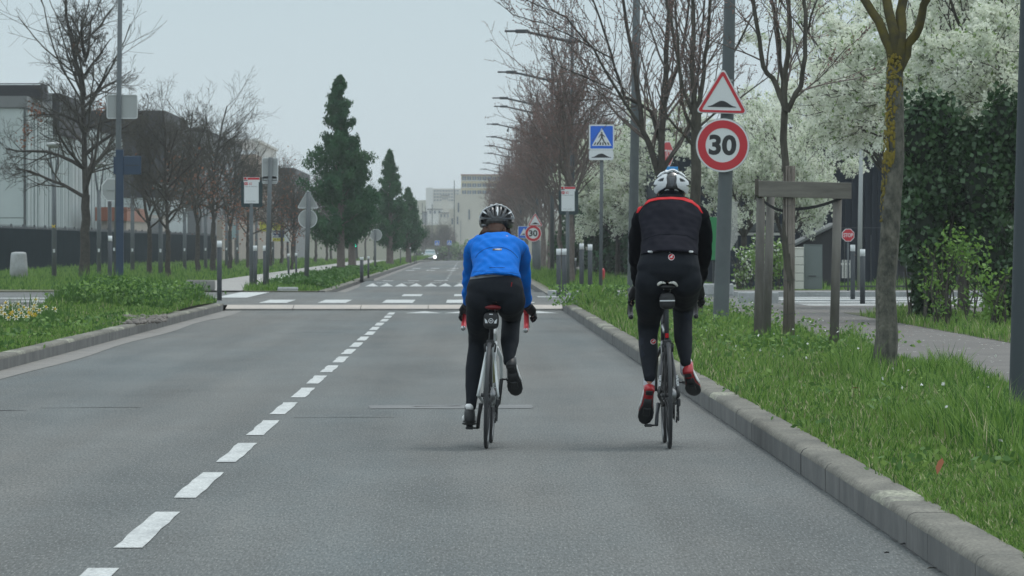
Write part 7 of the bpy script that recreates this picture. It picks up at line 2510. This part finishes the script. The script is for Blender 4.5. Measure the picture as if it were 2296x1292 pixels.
# hair and helmet
hm = make_helmet(t, hd + Vector((0, .0, .012)), .101, .135, .100, -.035, .30, 'helmet_liner')
bh = bvh_of([hm, b_], t)
K1 = lambda pts: [(1070 + a / 17.22, 455 + b / 17.22) for a, b in pts]
mirr = lambda pts: [(1548 - a, b) for a, b in pts][::-1]
v1 = [(530, 280), (600, 225), (735, 165), (735, 500), (700, 545), (620, 500), (550, 400)]
v2 = [(345, 350), (450, 270), (500, 330), (560, 510), (450, 460)]
v3 = [(235, 500), (300, 425), (420, 495), (560, 585), (400, 600), (260, 570)]
v4 = [(200, 660), (440, 635), (390, 740), (300, 790), (230, 790)]
sil = [(140, 700), (165, 600), (215, 480), (300, 330), (460, 240), (620, 180), (770, 140), (920, 180), (1060, 235), (1210, 350), (1305, 520), (1350, 660), (1330, 850), (1250, 960), (1050, 900), (900, 850), (760, 800), (560, 830), (400, 890), (210, 930), (145, 800)]
sh = patch(bh, K1(sil), .014, .9, holes=[K1(v) for v in (v1, v2, v3, v4, mirr(v1), mirr(v2), mirr(v3), mirr(v4))], thick=.016)
L0 = t.location
def sub_of(mb, nm, m_, par, L=None):
    L = L or t.location
    mb.v = [(v[0] - L[0], v[1] - L[1], v[2] - L[2]) for v in mb.v]; return mb.build(nm, M[m_], par)
sub_of(sh, 'outer_shell', 'helmet_black', hm)
for pts in ([(500, 270), (560, 400), (640, 560), (740, 590), (700, 620), (600, 590), (520, 420)], [(240, 570), (400, 605), (560, 600), (640, 640), (440, 640), (260, 610)]):
    sub_of(patch(bh, K1(pts), .0165, .9, thick=.004), 'grey_rib', 'helmet_grey', hm); sub_of(patch(bh, K1(mirr(pts)), .0165, .9, thick=.004), 'grey_rib', 'helmet_grey', hm)
for pts in ([(748, 255), (800, 255), (812, 380), (790, 520), (762, 520), (742, 380)], [(325, 375), (440, 475), (400, 470), (280, 410)], [(1222, 375), (1108, 475), (1148, 470), (1268, 410)],
            [(165, 600), (215, 470), (300, 330), (460, 238), (620, 178), (770, 138), (770, 158), (635, 196), (480, 256), (325, 345), (235, 480), (190, 600)],
            [(770, 138), (920, 178), (1060, 233), (1210, 348), (1305, 520), (1335, 620), (1318, 620), (1285, 520), (1192, 362), (1052, 250), (910, 192), (770, 158)]):
    sub_of(patch(bh, K1(pts), .0180, .9, thick=.006), 'white_trim', 'helmet_white' if len(pts) < 8 else 'trim_grey', hm)
sub_of(text_on(bh, 'GIRO', 2.4, 1070 + 320 / 17.22, 455 + 830 / 17.22, 8, off=.0155), 'lettering', 'reflective', hm)
# ribs over the crown towards the front
for s in (-1, -.5, 0, .5, 1):
    mb = MB(); pts = []
    for a in np.linspace(R(20), R(165), 14):
        pts.append(hd + Vector((s * .062 * (math.sin(a) ** .5), -.136 * math.cos(a) * 1.0, .012 + .108 * math.sin(a) * math.sqrt(max(0, 1 - (s * .6) ** 2)))))
    mb.limb(pts, [.010] * 14, 8, sub=1, rb=[.008] * 14); sub_of(mb, 'rib', 'helmet_black', hm)
mb = MB()
for k in range(34):
    a = R(-150 + 120 * k / 33); r0 = .090
    p0 = hd + Vector((r0 * math.cos(a) * .9, r0 * 1.0 * math.sin(a), -.02)); p1 = p0 + Vector((.010 * math.cos(a) + random.uniform(-.008, .008), .012 * math.sin(a), -.05)); p2 = p1 + Vector((.012 * math.cos(a) - .01, -.012, -.040 + random.uniform(-.008, .008)))
    mb.limb([p0, p1, p2], [.014, .013, .006], 6, sub=2)
mb.limb([hd + Vector((0, -.080, -.02)), hd + Vector((-.004, -.15, -.032)), hd + Vector((-.010, -.205, -.052))], [.062, .055, .046], 14, rb=[.045, .030, .018])
for k in range(26):
    a = random.uniform(-.075, .065); p0 = hd + Vector((a, -.13, -.035)); mb.limb([p0, p0 + Vector((a * .15 - .004, -.06, -.018)), p0 + Vector((a * .35 - .010, -.085, -.040 + random.uniform(-.008, .008)))], [.012, .010, .004], 6, sub=2)
wbuild(mb, 'hair', M['hair_brown'], t)
for s in (-1, 1):
    mb = MB(); mb.tube([hd + Vector((s * .09, .02, -.01)), hd + Vector((s * .080, .05, -.08)), hd + Vector((s * .03, .075, -.125))], .004, 6); wbuild(mb, 'helmet_strap', M['glove'], t)

# ======== rider in black
bike2 = make_bike('black road bicycle with white-edged saddle ridden by the cyclist in black', 1.276, -.7, -.4, 'frame_black', 'frame_black', 1.035, .955, 'tape_black', 232, 2)
q2 = dict(
    torso=[(1497, .15, 1.04, .11, .09), (1498, .16, 1.08, .182, .130), (1499, .175, 1.135, .205, .145), (1500, .20, 1.20, .190, .130), (1501, .25, 1.275, .176, .112), (1502, .31, 1.355, .180, .112),
           (1503, .37, 1.435, .192, .118), (1504, .425, 1.50, .190, .108), (1504, .465, 1.545, .15, .088), (1504, .49, 1.57, .085, .065)],
    nt=6,
    jersey=[(1500, .195, 1.215, .186, .158, UP), (1500, .21, 1.235, .184, .150, UP), (1501, .255, 1.29, .178, .118, None), (1502, .32, 1.37, .184, .114, None), (1503, .375, 1.445, .196, .118, None),
            (1504, .43, 1.505, .192, .108, None), (1504, .47, 1.55, .155, .09, None), (1504, .50, 1.58, .085, .07, None), (1504, .52, 1.61, .064, .062, None)],
    head=(1505, .60, 1.655), neck=(1504, .50, 1.56), head_r=.094, head_tilt=-12, chest=(1504, .43, 1.47),
    armL=[(1447, .455, 1.478, .074), (1433, .50, 1.37, .062), (1428, .55, 1.245, .054), (1430, .67, 1.13, .048), (1431, .80, 1.035, .034)],
    armR=[(1563, .455, 1.478, .074), (1575, .50, 1.37, .062), (1577, .55, 1.245, .055), (1572, .67, 1.13, .049), (1566, .80, 1.035, .034)],
    handL=(1421, .955, .965), handR=(1568, .955, .965),
    legL=[(1463, .175, 1.065, .112), (1459, .33, .93, .100), (1455, .475, .80, .074), (1453, .47, .70, .062), (1454, .39, .61, .0615), (1455, .30, .53, .049), (1456, .225, .45, .037), (1456, .218, .42, .036)],
    legR=[(1536, .175, 1.065, .112), (1534, .38, .99, .100), (1532, .575, .905, .074), (1531, .545, .81, .062), (1532, .47, .70, .0605), (1535, .41, .62, .048), (1537, .37, .55, .036), (1538, .365, .50, .035)],
    cuff=.35, feet=[((1457, .175, .372), (-.03, .155, -.235), 1.0), ((1541, .325, .475), (.06, .22, -.155), 1.0)], jersey_m=['jersey_black', 'sleeve_black'], seed=9)
t, b_, tg_, js, hd = make_rider('cyclist in a black jersey with a red shoulder line, white helmet, nearest the kerb', 1.30, q2)
for (heel, f, k) in q2['feet']:
    h0 = Vector((XW(heel[0], 32.7 + heel[1]), 32.7 + heel[1], heel[2]))
    make_shoe(t, h0, f, k, ('shoe_red', 'shoe_black', 'shoe_red', 'shoe_white'))
for leg, ft in ((q2['legL'], q2['feet'][0]), (q2['legR'], q2['feet'][1])):
    a = leg[-2]; b = leg[-1]
    A = Vector((XW(a[0], 32.7 + a[1]), 32.7 + a[1], a[2] + .005)); B = Vector((XW(b[0], 32.7 + b[1]), 32.7 + b[1], b[2])) + Vector((0, .02, -.02))
    mb = MB(); mb.limb([A.lerp(B, .25), A.lerp(B, .6), B], [.0360, .0362, .036], 16); wbuild(mb, 'sock', M['sock_white'], t)
bj = bvh_of([js], t); bt = bvh_of([tg_, js], t)
C3 = lambda pts: [(1340 + a / 3.8, 360 + b / 3.8) for a, b in pts]
C4 = lambda pts: [(1340 + a / 3.691, 680 + b / 3.691) for a, b in pts]
panel = C3([(345, 452), (362, 600), (372, 700), (368, 830), (860, 830), (862, 700), (872, 600), (890, 455), (820, 360), (630, 330), (430, 360)])
for p in js.data.polygons:
    c = p.center + t.location
    px, py = VX + c.x * FOC / c.y, VY - (c.z - EYE) * FOC / c.y
    p.material_index = 0 if (p.normal.y < .35 and inside((px, py), panel)) else 1
wbuild(patch(bj, C3([(333, 448), (345, 405), (380, 370), (440, 335), (510, 318), (630, 313), (740, 318), (815, 345), (868, 395), (896, 452), (884, 448), (852, 403), (802, 366), (720, 338), (630, 331), (520, 336), (448, 352), (386, 390), (345, 448)]), .0028, 1.3), 'red_yoke', M['yoke_red'], t)
for (a, b_x, c, d_) in ((427, 471, 771, 786), (604, 648, 780, 793), (776, 813, 769, 785)):
    wbuild(patch(bj, C3([(a, c + 5), (a + 8, c), (b_x - 6, c + 2), (b_x, c + 8), (b_x - 5, d_), (a + 6, d_ - 2)]), .003, .8), 'reflective_tab', M['reflective'], t)
for (cx, cy, r_) in ((1340 + 628 / 3.8, 360 + 824 / 3.8, 7.2), (1340 + 459 / 3.691, 680 + 320 / 3.691, 6.0)):
    cc = [(cx + r_ * math.cos(a), cy + r_ * math.sin(a)) for a in np.linspace(0, 6.2, 20)]
    e0 = wbuild(patch(bt, cc, .0030, 1.2), 'emblem', M['reflective'], t)
    sub_of(patch(bt, [(cx + (x_ - cx) * .85, cy + (y_ - cy) * .85) for x_, y_ in cc], .0042, 1.2, thick=.001), 'red_disc', 'yoke_red', e0)
    sc_ = r_ / 7
    sub_of(patch(bt, [(cx + a * sc_, cy + b * sc_) for a, b in ((-4.5, 2.5), (-3, 0), (-1, -.5), (0, -2.6), (2.4, -4.4), (4.4, -3.0), (2.2, -2.4), (1.4, -.6), (3.2, 1.4), (1.2, 1.0), (0, 3.2), (-.6, 1.2), (-2.6, 1.8), (-3.6, 4.0))], .0054, .9, thick=.001), 'crest', 'helmet_white', e0)
for pts in ([(335, 285), (385, 290), (380, 340), (345, 360), (328, 340)], [(330, 395), (372, 385), (392, 430), (350, 465), (333, 450)], [(700, 60), (760, 95), (770, 150), (720, 120)]):
    wbuild(patch(bt, C4(pts), .0018, 1.5), 'dark_panel', M['tights_panel'], t)
for pts in ([(372, 690), (440, 655), (520, 632), (640, 628), (760, 640), (840, 680)], [(540, 800), (630, 803), (740, 800)], [(360, 830), (350, 760)], [(375, 580), (365, 650), (380, 740)]):
    wbuild(line_on(bj, C3(pts), .0011), 'seam', M['sleeve_black'], t)
hm = make_helmet(t, hd + Vector((0, .0, .016)), .0985, .135, .100, -.035, .30, 'helmet_liner')
bh = bvh_of([hm, b_], t)
K2 = lambda pts: [(1455 + a / 16.15, 375 + b / 16.15) for a, b in pts]
m2 = lambda pts: [(1640 - a, b + 12) for a, b in pts][::-1]
core = [(260, 760), (300, 520), (420, 380), (610, 240), (800, 185), (900, 185), (1050, 250), (1220, 400), (1330, 560), (1360, 760), (1290, 850), (1060, 800), (830, 760), (600, 790), (330, 850)]
sub_of(patch(bh, K2(core), .009, 1.0, thick=.010), 'outer_shell', 'helmet_black', hm)
pan = [(690, 322), (600, 325), (430, 420), (310, 520), (265, 640), (405, 645), (250, 760), (225, 830), (240, 900), (310, 935), (360, 925), (450, 825), (620, 735), (680, 600), (660, 420)]
hol = [(395, 525), (470, 465), (570, 425), (595, 450), (565, 540), (480, 550)]
for f_ in (lambda p: p, m2):
    sub_of(patch(bh, K2(f_(pan)), .018, .9, holes=[K2(f_(hol))], thick=.018), 'white_panel', 'helmet_white', hm)
    sub_of(patch(bh, K2(f_([(375, 405), (470, 300), (610, 228), (580, 275), (470, 345), (400, 405)])), .020, .9, thick=.010), 'white_trim', 'helmet_white', hm)
sub_of(patch(bh, K2([(640, 258), (720, 205), (810, 172), (900, 172), (970, 210), (1050, 268), (1010, 262), (895, 200), (820, 200), (665, 275)]), .020, .9, thick=.010), 'white_trim', 'helmet_white', hm)
sub_of(patch(bh, K2([(740, 400), (930, 400), (900, 560), (860, 700), (800, 700), (770, 560)]), .0105, 1.0, thick=.003), 'grey_rib', 'helmet_grey', hm)
for pts in ([(565, 855), (620, 800), (700, 790), (735, 830), (680, 825)], [(920, 830), (940, 790), (1010, 810), (1070, 870), (990, 840)]):
    sub_of(patch(bh, K2(pts), .004, .8, thick=.003), 'retainer', 'reflective', hm)
for s in (-1, -.5, 0, .5, 1):
    mb = MB(); pts = []
    for a in np.linspace(R(60), R(165), 10):
        pts.append(hd + Vector((s * .062 * (math.sin(a) ** .5), -.136 * math.cos(a), .014 + .106 * math.sin(a) * math.sqrt(max(0, 1 - (s * .6) ** 2)))))
    mb.limb(pts, [.011] * 10, 8, sub=1, rb=[.008] * 10); sub_of(mb, 'rib', 'helmet_white', hm)
# dark cap under the helmet
mb = MB(); mb.limb([hd + Vector((0, -.02, -.075)), hd + Vector((0, -.012, -.02))], [.078, .084], 16, rb=[.085, .10]); wbuild(mb, 'cap', M['glove'], t)
for s in (-1, 1):
    mb = MB(); mb.tube([hd + Vector((s * .09, .02, -.01)), hd + Vector((s * .080, .05, -.08)), hd + Vector((s * .03, .075, -.125))], .004, 6); wbuild(mb, 'helmet_strap', M['glove'], t)
# ------------------------------------------------------------------ the air
mb = MB(); mb.box((0, 1430, 10), (700, 2900, 44))
hz = bpy.data.materials.new('haze'); hz.use_nodes = True
n = hz.node_tree.nodes; l = hz.node_tree.links
n.remove(n['Principled BSDF'])
pv = n.new('ShaderNodeVolumePrincipled')
pv.inputs['Color'].default_value = (0.86, 0.90, 0.93, 1)
pv.inputs['Density'].default_value = 0.00030
pv.inputs['Anisotropy'].default_value = 0.0
l.new(pv.outputs[0], n['Material Output'].inputs['Volume'])
mb.build('haze', hz, kind='stuff')
